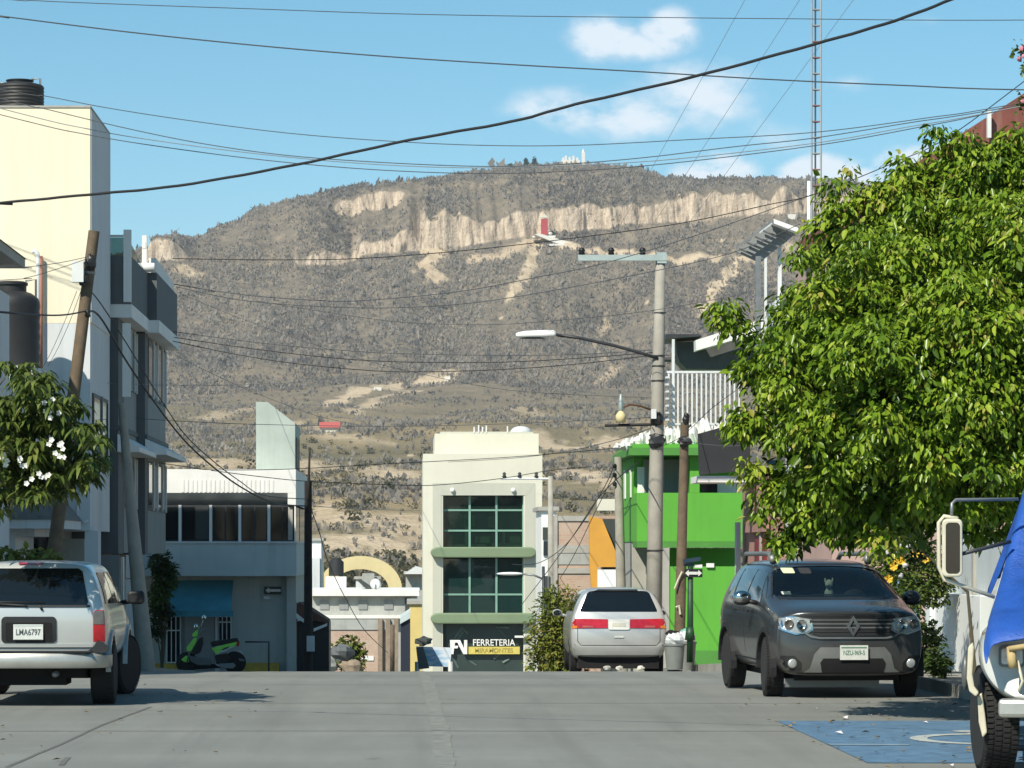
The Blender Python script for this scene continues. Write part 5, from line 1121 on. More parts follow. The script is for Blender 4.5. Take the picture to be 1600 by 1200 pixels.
# ---------- graphite crossover facing the viewer (right)
D6 = 37.3
du = thing('graphite_crossover', 'dark grey crossover parked facing the viewer under the tree', 'car', (W(1318, D6)-.20, D6+4.30, 0), R(180+4.2))
dpz = lambda w, z: [(0, .28), (.72, .28), (.86, .34), (.905, .78), (.885, 1.10), (w, z-.11), (w-.15, z-.015), (0, z)]
sec = [S(.0, [(0, .40), (.66, .40), (.82, .46), (.86, .80), (.84, 1.10), (.66, 1.50), (.52, 1.57), (0, 1.585)], [.06, .06, .05, 0, .02, .32, .45, .43]),
       S(.55, dpz(.70, 1.62)), S(1.4, dpz(.725, 1.635)), S(2.2, dpz(.72, 1.625)), S(2.62, dpz(.70, 1.585), [.62, .62, .62, .62, .50, .08, 0, 0]),
       S(3.45, [(0, .28), (.72, .28), (.86, .34), (.905, .78), (.875, 1.08), (.74, 1.135), (.52, 1.155), (0, 1.165)], [0, 0, 0, 0, 0, .02, .04, .08]),
       S(3.95, [(0, .26), (.72, .26), (.86, .33), (.90, .76), (.86, .99), (.70, 1.065), (.5, 1.085), (0, 1.095)], [0, 0, 0, 0, 0, .04, .06, .10]),
       S(4.15, [(0, .25), (.68, .25), (.82, .32), (.86, .66), (.83, .93), (.68, 1.00), (.5, 1.02), (0, 1.03)], [.04, .04, .04, .04, .0, .06, .08, .12])]
car = Car(du, sec, MATS['paint_graphite'], .05, .16, .3, [(.9, .82, .345), (-.9, .82, .345), (.9, 3.49, .345), (-.9, 3.49, .345)], .425,
          cut=lambda c: c.y > 2.62 and 1.19 < c.z < 1.545 and abs(c.x) < .78-(c.z-1.17)*.42 and c.y < 3.6)
FR = '+y'
car.patch('windscreen', [(-.80, 1.165), (.80, 1.165), (.81, 1.19), (.635, 1.555), (.59, 1.572), (-.59, 1.572), (-.635, 1.555), (-.81, 1.19)], FR, 'screen_glass', .006, .09)
for a in ([(-.82, 1.15), (.82, 1.15), (.81, 1.185), (-.81, 1.185)], [(-.62, 1.555), (.62, 1.555), (.60, 1.575), (-.60, 1.575)]): car.patch('screen_border', a, FR, 'trim_black', .010, .1)
for s in (1, -1): car.patch('screen_border', [(s*.82, 1.16), (s*.775, 1.16), (s*.60, 1.565), (s*.645, 1.565)], FR, 'trim_black', .010, .08)
# cabin seen through the screen
lb('dashboard', 'seat_cloth', du, -.76, .76, 2.75, 3.45, .85, 1.12)
for s in (1, -1): MB().box(s*.38-.25, s*.38+.25, 1.7, 1.9, .6, 1.28).box(s*.38-.12, s*.38+.12, 1.72, 1.86, 1.28, 1.46).build('front_seat', 'seat_cloth', du, local=True, bevel=.04)
lb('rear_bench', 'seat_cloth', du, -.65, .65, .75, .95, .6, 1.25); lb('cabin_floor', 'under_black', du, -.8, .8, .4, 3.4, .55, .6)
MB().lathe([(.17, -.012), (.185, 0), (.17, .012)], (-.38, 2.6, 1.08), 20, 'y').build('steering_wheel', 'trim_black', du, True, True)
toy = thing('toy_dog', 'small white toy dog sitting on the crossover dashboard', 'toy', (0, 0, 0)); toy.parent = None
tloc = Matrix.LocRotScale(du.location, du.rotation_euler, None)
toy.location = tloc @ Vector((.02, 3.0, 1.12)); toy.rotation_euler = du.rotation_euler
MB().blob((0, 0, .08), (.055, .05, .085), 12, 8, .05).build('body', 'toy_white', toy, True, True); MB().blob((.0, .01, .205), (.05, .052, .055), 12, 8, .04).blob((.03, .06, .195), (.025, .035, .022), 8, 6).blob((.045, 0, .25), (.012, .02, .03), 6, 5).blob((-.045, 0, .25), (.012, .02, .03), 6, 5).build('head', 'toy_white', toy, True, True)
car.patch('permit_sticker', rrect(.40, .54, 1.455, 1.52, .012), FR, 'sticker', .013, .1); car.patch('permit_sticker', rrect(.56, .66, 1.205, 1.24, .008), FR, 'plate_white', .013, .1); car.patch('mirror_mount', rrect(.20, .34, 1.45, 1.52, .02), FR, 'seat_cloth', .011, .1); car.patch('corner_decal', [(.60, 1.50), (.65, 1.54), (.59, 1.545)], FR, 'awning_blue', .013, .1)
# face of the car
car.patch('bonnet_seam', [(-.80, .955), (.80, .955), (.80, .963), (-.80, .963)], FR, 'trim_black', .002, .1)
gr = car.patch('grille', [(-.47, .76), (-.40, .735), (.40, .735), (.47, .76), (.50, .85), (.50, .94), (-.50, .94), (-.50, .85)], FR, 'trim_black', .012, .08)
for z in (.775, .82, .865, .91): car.patch('grille_bar', rrect(-.47, .47, z, z+.016, .005), FR, 'grille_grey' if z > .8 else 'trim_black', .020, .1, parent=gr)
car.patch('grille_lip', [(-.62, .80), (-.50, .715), (-.40, .698), (.40, .698), (.50, .715), (.62, .80), (.60, .81), (.48, .735), (.39, .718), (-.39, .718), (-.48, .735), (-.60, .81)], FR, 'grille_grey', .022, .08)
for s in (1, -1):
    hl = car.patch('headlamp', [(s*.46, .80), (s*.48, .93), (s*.72, .962), (s*.845, .955), (s*.862, .90), (s*.84, .80), (s*.66, .745), (s*.52, .765)], FR, 'chrome', .014, .05)
    car.patch('lens', [(s*.49, .81), (s*.505, .925), (s*.72, .948), (s*.83, .94), (s*.838, .89), (s*.82, .81), (s*.66, .765), (s*.54, .78)], FR, 'lamp_clear', .020, .05, parent=hl)
    c0 = car.onbody(s*.60, .86, FR); MB().lathe([(.001, .03), (.05, .04), (.062, .052), (.062, .03)], (c0.x, c0.y-.0, c0.z), 14, 'y').build('projector', 'chrome', hl, True, True); c0 = car.onbody(s*.74, .87, FR); MB().lathe([(.001, .02), (.04, .04), (.055, .05), (.055, .03)], (c0.x, c0.y, c0.z), 14, 'y').build('reflector', 'lamp_smoke', hl, True, True)
    car.patch('fog_lamp_pocket', [(s*.60, .34), (s*.60, .42), (s*.68, .50), (s*.83, .50), (s*.84, .36), (s*.76, .31)], FR, 'trim_black', .012, .06)
    c1 = car.onbody(s*.70, .41, FR); MB().lathe([(.055, -.01), (.055, .025), (.04, .033), (.001, .036)], (c1.x, c1.y, c1.z), 16, 'y').build('fog_lamp', 'lamp_clear', du, True, True)
# skid plate and lower intake
car.patch('bumper_guard', [(-.62, .27), (-.50, .35), (-.45, .52), (-.38, .60), (.38, .60), (.45, .52), (.50, .35), (.62, .27), (.62, .23), (-.62, .23)], FR, 'skid_silver', .020, .07, depth=.03)
car.patch('lower_intake', [(-.36, .30), (.36, .30), (.385, .42), (.35, .47), (-.35, .47), (-.385, .42)], FR, 'under_black', .030, .08)
car.patch('lower_lip', [(-.66, .235), (.66, .235), (.64, .29), (-.64, .29)], FR, 'trim_black', .028, .09)
y6 = car.onbody(0, .55, FR).y+.055
np2 = lb('number_plate', 'plate_white', du, -.165, .165, y6-.01, y6, .455, .625); np2.data.transform(Matrix.Translation((.0, 0, 0)))
textmesh('NZU-969-5', .075, 'plate_lettering', 'plate_green', np2, (0, y6+.002, .535), R(180), .001, True, .72); lb('plate_stripe', 'plate_green', np2, -.15, .15, y6+.0005, y6+.002, .59, .605)
# diamond badge
by = car.onbody(0, .84, FR).y+.035; mb = MB()
for (a, b_), (c, d) in zip([(0, .125), (.078, 0), (0, -.125), (-.078, 0)], [(.078, 0), (0, -.125), (-.078, 0), (0, .125)]):
    q = [(a, b_), (c, d), (c*.48, d*.55), (a*.48, b_*.55)]; mb.add([(x, by, .845+z) for x, z in q]+[(x*.98, by-.03, .845+z*.98) for x, z in q], [(0, 1, 2, 3), (0, 4, 5, 1), (3, 2, 6, 7)])
mb.build('badge', 'chrome', du, False, True)
MB().tube([(-.62, 3.42, 1.185), (-.2, 3.36, 1.20), (.30, 3.36, 1.20)], .010, 6).build('wiper', 'trim_black', du, True, True); MB().tube([(.0, 3.46, 1.175), (.3, 3.42, 1.185), (.66, 3.36, 1.20)], .010, 6).build('wiper', 'trim_black', du, True, True)
for s in (1, -1):
    ax = '+x' if s > 0 else '-x'
    car.patch('side_window', [(2.12, 1.13), (3.02, 1.10), (2.62, 1.46), (2.12, 1.50)], ax, 'tint_glass', .008, .1); car.patch('side_window', [(1.22, 1.14), (2.04, 1.13), (2.04, 1.50), (1.22, 1.51)], ax, 'tint_glass', .008, .1); car.patch('side_window', [(.60, 1.18), (1.13, 1.15), (1.13, 1.50), (.80, 1.47)], ax, 'tint_glass', .008, .1)
    for y0 in (1.17, 2.08): car.patch('door_seam', [(y0, .40), (y0+.012, .40), (y0+.012, 1.12), (y0, 1.12)], ax, 'trim_black', .002, .1)
    for y0 in (1.35, 2.25): car.patch('door_handle', rrect(y0, y0+.18, .985, 1.02, .015), ax, 'paint_graphite', .03, .1)
    car.patch('sill_trim', [(1.25, .29), (3.05, .29), (3.05, .40), (1.25, .42)], ax, 'trim_black', .015, .1)
    mr = MB().blob((s*1.04, 2.78, 1.16), (.115, .075, .085), 16, 10).build('door_mirror', 'chrome' if s > 0 else 'paint_graphite', du, True, True); MB().tube([(s*.84, 2.80, 1.09), (s*.98, 2.79, 1.12)], .028, 8).build('mirror_arm', 'trim_black', mr, True, True); MB().blob((s*1.04, 2.785, 1.105), (.105, .075, .04), 14, 8).build('mirror_base', 'trim_black', mr, True, True)
    MB().tube([(s*.60, .55, 1.60), (s*.61, .70, 1.685), (s*.61, 2.0, 1.69), (s*.60, 2.25, 1.685), (s*.585, 2.42, 1.60)], [.03, .03, .03, .035, .05], 10).build('roof_rail', 'skid_silver', du, True, True)
    wheel(du, s*.79, .82, .345, .22, 0, s); wheel(du, s*.80, 3.49, .345, .22, R(-5), s)
    f_ = MB(); arc = [(R(a), .42, .475) for a in range(-12, 196, 13)]
    for y0 in (.82, 3.49):
        f_ = MB()
        for (a, r0, r1), (b_, _, _) in zip(arc, arc[1:]):
            q = [(s*.915, y0+r*math.cos(t), .345+r*math.sin(t)) for r, t in ((r0, a), (r1, a), (r1, b_), (r0, b_))]; f_.add(q+[(s*.84, p[1], p[2]) for p in q], [(0, 1, 2, 3), (0, 4, 7, 3), (1, 5, 6, 2)])
        f_.build('wheel_arch_trim', 'trim_black', du, False, True)
lb('underbody', 'under_black', du, -.62, .62, .3, 3.95, .20, .34); lb('splash_shield', 'skid_silver', du, -.40, .72, 3.86, 3.88, .12, .22)

# ---------- white truck under a blue tarpaulin (right edge)
D7 = 24.0
tr = thing('tarped_truck', 'old white truck at the right edge with its cab under a blue tarpaulin', 'truck', (W(1522, D7)+1.0+.84, D7+4.35, 0), R(169))
# local: front at +y 4.4, x mirrored
_ti = Matrix.LocRotScale(tr.location, tr.rotation_euler, None).inverted()
def TL(px, py, D): return _ti @ P(px, py, D)
mat('tarp_blue', (.016, .085, .38), .5, .3, 3, .9); mat('rust_fender', (.20, .165, .135), .8, .35, 5, .2); mat('ivory_trim', (.62, .58, .44), .6, .2, 5, .1); mat('straw_pole', (.45, .34, .16), .8, .25, 6, .2)
def fsec(y, top, wd, zl): return [(0, y, .52), (.60, y, .52), (.78, y, zl), (wd, y, .80), (wd*.985, y, top-.10), (wd*.86, y, top-.01), (.5, y, top+.02), (0, y, top+.03)]
sec = [fsec(0.0, 1.12, .98, .6), fsec(.5, 1.12, .98, .6), fsec(2.2, 1.15, .98, .6), fsec(3.1, 1.20, .985, .6), fsec(3.9, 1.17, .97, .58), [(0, 4.25, .58), (.60, 4.22, .58), (.76, 4.15, .62), (.93, 4.05, .80), (.92, 4.05, 1.02), (.80, 4.1, 1.10), (.5, 4.16, 1.13), (0, 4.2, 1.14)]]
car = Car(tr, sec, MATS['paint_white'], .03, .08, .45, [(.95, 3.35, .42), (-.95, 3.35, .42), (.95, .8, .42), (-.95, .8, .42)], .50)
wheel(tr, .84, 3.38, .41, .27, R(10), 1, 6); wheel(tr, -.84, 3.38, .41, .27, R(10), -1, 6); wheel(tr, .82, .8, .41, .30, 0, 1, 6); wheel(tr, -.82, .8, .41, .30, 0, -1, 6)
car.patch('rust_patch', [(2.75, .98), (3.72, 1.0), (3.80, 1.10), (3.45, 1.19), (2.8, 1.19)], '+x', 'rust_fender', .004, .1)
# cab
MB().add([(-.90, 1.0, 1.1), (.90, 1.0, 1.1), (.90, 2.95, 1.15), (-.90, 2.95, 1.15), (-.60, 1.15, 2.2), (.60, 1.15, 2.2), (.60, 2.4, 2.22), (-.60, 2.4, 2.22)], [(0, 1, 5, 4), (1, 2, 6, 5), (2, 3, 7, 6), (3, 0, 4, 7), (4, 5, 6, 7)]).build('cab', 'paint_white', tr, False, True, bevel=.06)
# tarpaulin draped over cab and bonnet, with folds
mb = MB(); rows_ = [(.8, 1.5, .93), (1.02, 2.27, .63), (1.8, 2.34, .62), (2.48, 2.33, .61), (2.85, 1.90, .72), (3.2, 1.52, .80), (3.7, 1.33, .85), (4.1, 1.25, .87), (4.32, 1.16, .86), (4.37, 1.08, .84)]
nx = 29; vs = []
for j, (y, z, hw) in enumerate(rows_):
    for i in range(nx):
        u = i/(nx-1)*2-1; e = abs(u)
        over = max(0, e-.78)/.22                        # hanging edge
        x = u/.78*hw if e < .78 else math.copysign(hw+.05*over, u)
        drop = over*(.30 if y < 2.9 else .16)+(.06*(e/.78)**3 if e < .78 else .06)
        vs.append((x, y+random.uniform(-.02, .02)+(.06*over if j > 7 else 0), z-drop+.028*math.sin(i*1.9+j*1.3)*math.cos(i*.7-j)+random.uniform(-.014, .014)))
fs = [(j*nx+i, j*nx+i+1, (j+1)*nx+i+1, (j+1)*nx+i) for j in range(len(rows_)-1) for i in range(nx-1)]
tp = mb.add(vs, fs).build('tarpaulin', 'tarp_blue', tr, True, True); sd = tp.modifiers.new('thick', 'SOLIDIFY'); sd.thickness = .008
sd = tp.modifiers.new('smooth', 'SUBSURF'); sd.levels = 1; sd.render_levels = 1
# nose: headlamp, straw pole, bumper
for s in (1, -1):
    hl = car.patch('headlamp', rrect(s*.60 if s > 0 else -.80, s*.80 if s > 0 else -.60, .84, 1.0, .03), '+y', 'grille_grey', .03, .08); car.patch('lens', rrect(.62 if s > 0 else -.78, .78 if s > 0 else -.62, .86, .98, .02), '+y', 'lamp_clear', .038, .08, parent=hl)
car.patch('grille', rrect(-.56, .56, .72, .98, .02), '+y', 'grille_grey', .02, .1)
MB().tube([(.72, 4.36, .985), (.40, 4.42, 1.04), (-.5, 4.42, 1.06)], .022, 8).build('tie_pole', 'straw_pole', tr, True, True); MB().tube([(.705, 4.33, 1.0), (.70, 4.34, .9), (.69, 4.34, .84)], .035, 8).build('tie_wrap', 'straw_pole', tr, True, True)
MB().tube([(.66, 4.3, .9), (.62, 4.33, .74), (.65, 4.33, .66)], .012, 6).build('tie_rope', 'ivory_trim', tr, True, True)
lb('front_bumper', 'bumper_silver', tr, -.86, .80, 4.1, 4.30, .46, .60, bevel=.03)
# wheel-arch guard of ivory plastic standing off the fender
arc = [(3.35+.53*math.cos(R(a)), .42+.53*math.sin(R(a))) for a in range(60, 175, 9)]
MB().prism([(1.00, 1.02), (1.035, .98), (1.045, .74), (1.025, .64), (.975, .60), (.95, .63), (.985, .68), (1.0, .77), (.99, .98)], 'y', 3.72, 3.92).build('arch_guard', 'ivory_trim', tr, False, True, bevel=.012)
MB().blob((1.06, 3.7, .78), (.03, .08, .14), 10, 8).build('side_repeater', 'grille_grey', tr, True, True)
MB().prism([(.93, .63), (.965, .60), (.955, .40), (.925, .28), (.89, .32), (.905, .46)], 'y', 3.76, 3.84).build('mud_flap', 'ivory_trim', tr, False, True, bevel=.012)
# tall door mirror on a tube bracket
_m = TL(1487, 862, D7+1.3); mx, my = _m.x, _m.y; mz = _m.z-1.75
mf = MB().prism(rrect(mx-.085, mx+.075, 1.52, 1.98, .04), 'y', my, my+.06).build('mirror_shell', 'ivory_trim', tr, False, True, bevel=.015); MB().prism(rrect(mx-.065, mx+.045, 1.55, 1.95, .03), 'y', my+.061, my+.066).build('mirror_glass', 'car_glass', mf, False, True)
MB().tube([(mx-.05, my, 1.98), (mx+.06, my, 2.0), (mx+.10, my, 1.95), (mx+.10, my, 1.6), (mx+.06, my, 1.50), (.84, my-.1, 1.36)], .017, 8).build('mirror_bracket', 'ivory_trim', tr, True, True)
MB().tube([(mx, my, 2.0), (mx, my-.02, 2.10), (mx-.03, my-.04, 2.13), (.66, my-.35, 2.14)], .014, 8).build('mirror_bracket', 'grey_metal', tr, True, True); MB().tube([(mx-.07, my, 1.70), (.72, my-.3, 1.80)], .016, 8).build('mirror_bracket', 'dark_metal', tr, True, True)
# cargo bed
lb('cargo_bed', 'paint_white', tr, -1.0, 1.0, -2.2, .9, .75, 1.35, bevel=.02)

# ---------- green scooter
DS_ = 78.2
sc = thing('green_scooter', 'lime green and white scooter parked in front of the white house', 'scooter', (W(331, DS_), DS_, gz(DS_)+.10), 0); sz = gz(DS_)+.0
mat('scooter_lime', (.36, .90, .12), .35, .1, 5, coat=.5); mat('scooter_white', (.72, .72, .70), .4, .1, 5)
q = lambda px, py: ((px-331)/F*DS_, H(py, DS_)-sz)
def sp(name, pts, m, y0=-.12, y1=.12, **k): return MB().prism([q(*p) for p in pts], 'y', y0, y1).build(name, m, sc, local=True, bevel=.02, **k)
for px, r in ((292, .26), (367, .27)):
    x, _ = q(px, 0); w = MB().lathe([(r*.6, -.05), (r, -.045), (r*1.02, 0), (r, .045), (r*.6, .05)], (x, 0, r), 24, 'y').build('wheel', 'tyre', sc, True, True); MB().lathe([(.001, -.03), (r*.6, -.035), (r*.6, .035), (.001, .03)], (x, 0, r), 18, 'y').build('rim', 'rim', w, True, True)
sp('front_mudguard', [(283, 1037), (291, 1030), (296, 1034), (296, 1041), (288, 1041)], 'scooter_lime', -.08, .08)
sp('leg_shield', [(292, 1018), (303, 1004), (309, 1003), (307, 1010), (300, 1024), (293, 1024)], 'scooter_lime', -.16, .16); sp('inner_shield', [(300, 1024), (312, 1003), (317, 1002), (317, 1012), (313, 1026), (303, 1030)], 'trim_black', -.17, .17)
sp('headset', [(300, 998), (308, 990), (311, 992), (309, 1001), (302, 1002)], 'scooter_lime', -.1, .1); sp('headset_cover', [(310, 990), (320, 988), (318, 993), (312, 1000)], 'grey_metal', -.1, .1)
MB().tube([(q(313, 989)[0], -.3, q(313, 989)[1]), (q(309, 987)[0], 0, q(309, 987)[1]), (q(313, 989)[0], .3, q(313, 989)[1])], .02, 8).build('handlebar', 'grey_metal', sc, True, True)
for s, px, py in ((-1, 320, 971), (1, 305, 986)): MB().blob((*q(px, py)[:1], s*.3, q(px, py)[1]), (.055, .03, .075), 10, 6).tube([(q(px, py)[0], s*.3, q(px, py)[1]), (q(314, 989)[0], s*.28, q(314, 989)[1])], .008, 6).build('mirror', 'chrome', sc, True, True)
sp('floorboard', [(296, 1030), (312, 1034), (330, 1036), (330, 1046), (310, 1046), (298, 1040)], 'grille_grey', -.15, .15); sp('under_frame', [(302, 1044), (335, 1044), (345, 1050), (305, 1052)], 'under_black', -.12, .12)
sp('seat', [(329, 1010), (333, 1008), (371, 1003), (373, 1008), (352, 1013), (332, 1017)], 'trim_black', -.14, .14)
sp('tail_panel', [(331, 1019), (352, 1013), (371, 1009), (369, 1015), (352, 1022), (338, 1029)], 'scooter_lime', -.15, .15); sp('tail_stripe', [(340, 1028), (352, 1024), (366, 1017), (367, 1015), (352, 1020), (343, 1025)], 'scooter_white', -.158, .158); sp('tail_decal', [(345, 1022), (352, 1018), (360, 1016), (357, 1019), (349, 1022)], 'trim_black', -.162, .162)
sp('tail_lamp', [(370, 1008), (375, 1008), (374, 1016), (369, 1016)], 'lamp_red', -.08, .08); sp('number_plate', [(365, 1024), (376, 1022), (380, 1029), (370, 1033)], 'plate_white', -.02, .0)
sp('engine', [(336, 1030), (354, 1027), (362, 1036), (352, 1046), (338, 1044)], 'trim_black', -.12, .12); sp('exhaust', [(341, 1043), (366, 1042), (369, 1047), (364, 1051), (345, 1050)], 'grey_metal', -.2, -.10); sp('rear_mudguard', [(372, 1034), (383, 1037), (383, 1040), (374, 1040)], 'grille_grey', -.06, .06)
MB().tube([(q(292, 0)[0], -.07, .26), (q(303, 1002)[0], -.05, q(303, 1005)[1])], .025, 8).build('fork', 'grey_metal', sc, True, True)
# ------------------------------------------------------------------ vegetation
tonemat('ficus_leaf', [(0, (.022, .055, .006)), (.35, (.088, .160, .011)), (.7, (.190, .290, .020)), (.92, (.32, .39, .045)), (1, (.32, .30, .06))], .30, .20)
tonemat('frangipani_leaf', [(0, (.035, .060, .014)), (.5, (.10, .145, .03)), (1, (.21, .24, .06))], .38, .25)
tonemat('hedge_leaf', [(0, (.045, .060, .010)), (.5, (.13, .175, .025)), (.85, (.25, .27, .045)), (1, (.27, .20, .06))], .6, .25)
tonemat('shrub_leaf', [(0, (.025, .045, .012)), (.5, (.07, .12, .025)), (1, (.20, .24, .05))], .5, .3)
mat('bark', (.13, .105, .08), .9, .35, 5, .6); mat('twig', (.10, .085, .055), .9, .3, 6, .3)
mat('flower_white', (.80, .80, .74), .6, .08, 9); mat('flower_yellow', (.72, .46, .03), .6, .12, 9); mat('flower_grey', (.60, .58, .56), .7, .15, 9); mat('flower_pink', (.62, .22, .28), .6, .15, 9)
def leafcloud(clumps, n, ln, wd, g, droop=.6, shell=.55, tone=(.5, .2), lit=0):
    """leaf-sized folded faces spread through a set of clumps (centre, radii); returns arrays"""
    C = np.array([c[0] for c in clumps], float); Rr = np.array([c[1] if hasattr(c[1], '__len__') else (c[1],)*3 for c in clumps], float)
    wgt = (Rr.prod(1))**(2/3); idx = g.choice(len(C), n, p=wgt/wgt.sum())
    u = g.normal(size=(n, 3)); u /= np.linalg.norm(u, axis=1)[:, None]
    rad = 1-(1-shell)*g.random(n)**1.6
    ph = g.uniform(0, 6.3, (len(C), 3))[idx]                       # lumpy outline inside each clump
    lump = 1+.22*np.sin(u[:, 0]*4+ph[:, 0])*np.cos(u[:, 1]*4+ph[:, 1])+.13*np.sin(u[:, 2]*8+ph[:, 2])
    c = C[idx]+u*Rr[idx]*(rad*lump)[:, None]+g.normal(0, .04, (n, 3))
    ax = u*np.array([.9, .9, .35])+np.array([0, 0, -droop])+g.normal(0, .38, (n, 3)); ax /= np.linalg.norm(ax, axis=1)[:, None]
    nr = u+np.array([0, 0, .75])+g.normal(0, .40, (n, 3)); sd = np.cross(ax, nr); sd /= np.linalg.norm(sd, axis=1)[:, None]+1e-9
    nr = np.cross(sd, ax); sz = np.clip(g.lognormal(-.08, .28, n), .45, 1.6)[:, None]; L = ln*sz*g.uniform(.85, 1.15, n)[:, None]; Wd = wd*sz*g.uniform(.75, 1.15, n)[:, None]
    V = np.stack([c, c+ax*L*.28+sd*Wd*.86+nr*Wd*.2, c+ax*L*.62+sd*Wd*.78+nr*Wd*.12, c+ax*L-nr*L*.14, c+ax*L*.62-sd*Wd*.78+nr*Wd*.12, c+ax*L*.28-sd*Wd*.86+nr*Wd*.2], 1).reshape(-1, 3)
    b = np.arange(n)[:, None]*6
    T = np.concatenate([b+np.array([[0, 1, 2, 3]]), b+np.array([[0, 3, 4, 5]])])
    tn = np.clip(tone[0]+g.normal(0, tone[1], n)+g.normal(0, .12, len(C))[idx], 0, 1)
    return V, T, np.repeat(tn, 6)
def branches(base, tips, r0, m, parent, name='limb', mid=.45):
    for tp in tips:
        a, c = Vector(base), Vector(tp); k = a.lerp(c, mid)+Vector((random.uniform(-.15, .15), random.uniform(-.15, .15), .25))
        pts = [a, a.lerp(k, .5)+Vector((0, 0, .1)), k, k.lerp(c, .5), c]; MB().tube(pts, [r0, r0*.8, r0*.55, r0*.35, r0*.12], 7).build(name, m, parent, True)
# big ficus on the right
g = np.random.default_rng(21)
CL = [(1234, 545, 33, 0.5), (1222, 660, 32.6, 0.42), (1239, 740, 32.5, 0.42), (1272, 772, 32.3, 0.42), (1318, 470, 33.5, 0.46), (1307, 585, 32, 0.66), (1312, 700, 31.6, 0.62), (1350, 375, 34, 0.5), (1375, 480, 32, 0.78), (1390, 630, 31, 0.78), (1380, 765, 31.5, 0.6), (1430, 362, 34, 0.62), (1480, 430, 33, 0.82), (1490, 560, 31.2, 0.82), (1505, 690, 31, 0.72), (1535, 338, 34, 0.68), (1580, 450, 32, 0.9), (1610, 600, 31.2, 0.9), (1450, 772, 31.8, 0.5), (1560, 760, 31.4, 0.55), (1650, 372, 34, 0.92), (1700, 500, 32.5, 1.2), (1760, 690, 32, 1.0), (1330, 782, 32, 0.42), (1342, 520, 33, 0.6), (1440, 520, 33, 0.7), (1340, 600, 36, 1.15), (1470, 470, 36, 1.25), (1500, 690, 36, 1.15), (1640, 520, 36, 1.6), (1322, 480, 36, 0.8), (1400, 740, 35, 0.8), (1800, 450, 36, 1.8), (1560, 400, 38, 1.3), (1184, 515, 33, 0.22), (1138, 495, 33, 0.14), (1199, 590, 32.7, 0.22), (1192, 745, 32.5, 0.22), (1350, 285, 34, 0.2), (1385, 290, 34, 0.22), (1490, 225, 34, 0.22), (1470, 232, 34, 0.14), (1322, 305, 34, 0.22), (1420, 280, 34, 0.18), (1257, 817, 32.4, 0.24), (1225, 847, 32.4, 0.12), (1332, 822, 32, 0.26), (1420, 817, 32, 0.26), (1490, 812, 31.8, 0.24), (1370, 832, 31.8, 0.2), (1180, 782, 32.5, 0.16), (1545, 812, 31.6, 0.25), (1172, 600, 32.8, 0.2), (1180, 690, 32.6, 0.18), (1185, 760, 32.5, 0.18)]
CL += [(1560, 275, 34, .34), (1505, 258, 34, .28), (1605, 262, 34, .40), (1460, 290, 34, .3), (1590, 225, 34, .16)]
clumps = []; sprays = []
for a, b_, d, r in CL:
    c0 = P(a, b_, d); clumps.append((c0, (r*.86, r, r*.78)))
    k_n = max(2, int(26*r*r/.5)) if d < 35 else int(10*r)
    for k in range(k_n):                               # sprays standing out of each bough
        u = g.normal(size=3); u[1] = -abs(u[1])*.9 if d < 35 else u[1]; u[2] += .15; u /= np.linalg.norm(u); q = g.uniform(.13, .27)*(.75 if r < .3 else 1); sprays.append((c0+Vector(u*np.array([.98, 1, .92])*r*g.uniform(.82, 1.06)), (q, q, q*.62)))
ft = thing('ficus_tree', 'big dense glossy green tree over the dark grey crossover', 'tree', (7.05, 33.2, .14))
V, T, tn = leafcloud(sprays, 120000, .082, .0215, g, .8, .35, (.57, .19))
inner = [(c, (r[0]*.82, r[1]*.82, r[2]*.82)) for c, r in clumps if r[0] > .2]  # inner leaves get a dark tone, the crown's inner shade put into colour
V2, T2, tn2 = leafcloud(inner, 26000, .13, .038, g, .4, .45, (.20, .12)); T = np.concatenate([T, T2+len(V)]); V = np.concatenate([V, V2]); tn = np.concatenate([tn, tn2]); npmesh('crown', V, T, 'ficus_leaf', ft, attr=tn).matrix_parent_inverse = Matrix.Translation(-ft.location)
MB().tube([(7.05, 33.2, -.1), (7.0, 33.2, .5), (6.95, 33.3, 1.3), (6.85, 33.5, 2.1)], [.26, .20, .18, .17], 12).build('trunk', 'bark', ft, True)
branches((6.85, 33.5, 2.0), [P(1290, 585, 32.5), P(1250, 780, 32.6), P(1380, 480, 33), P(1360, 410, 34), P(1200, 560, 33.2), P(1500, 400, 34), P(1580, 340, 34), P(1490, 690, 31.8), P(1400, 640, 32), P(1700, 480, 33), P(1490, 235, 34), P(1385, 295, 34)], .10, 'bark', ft)
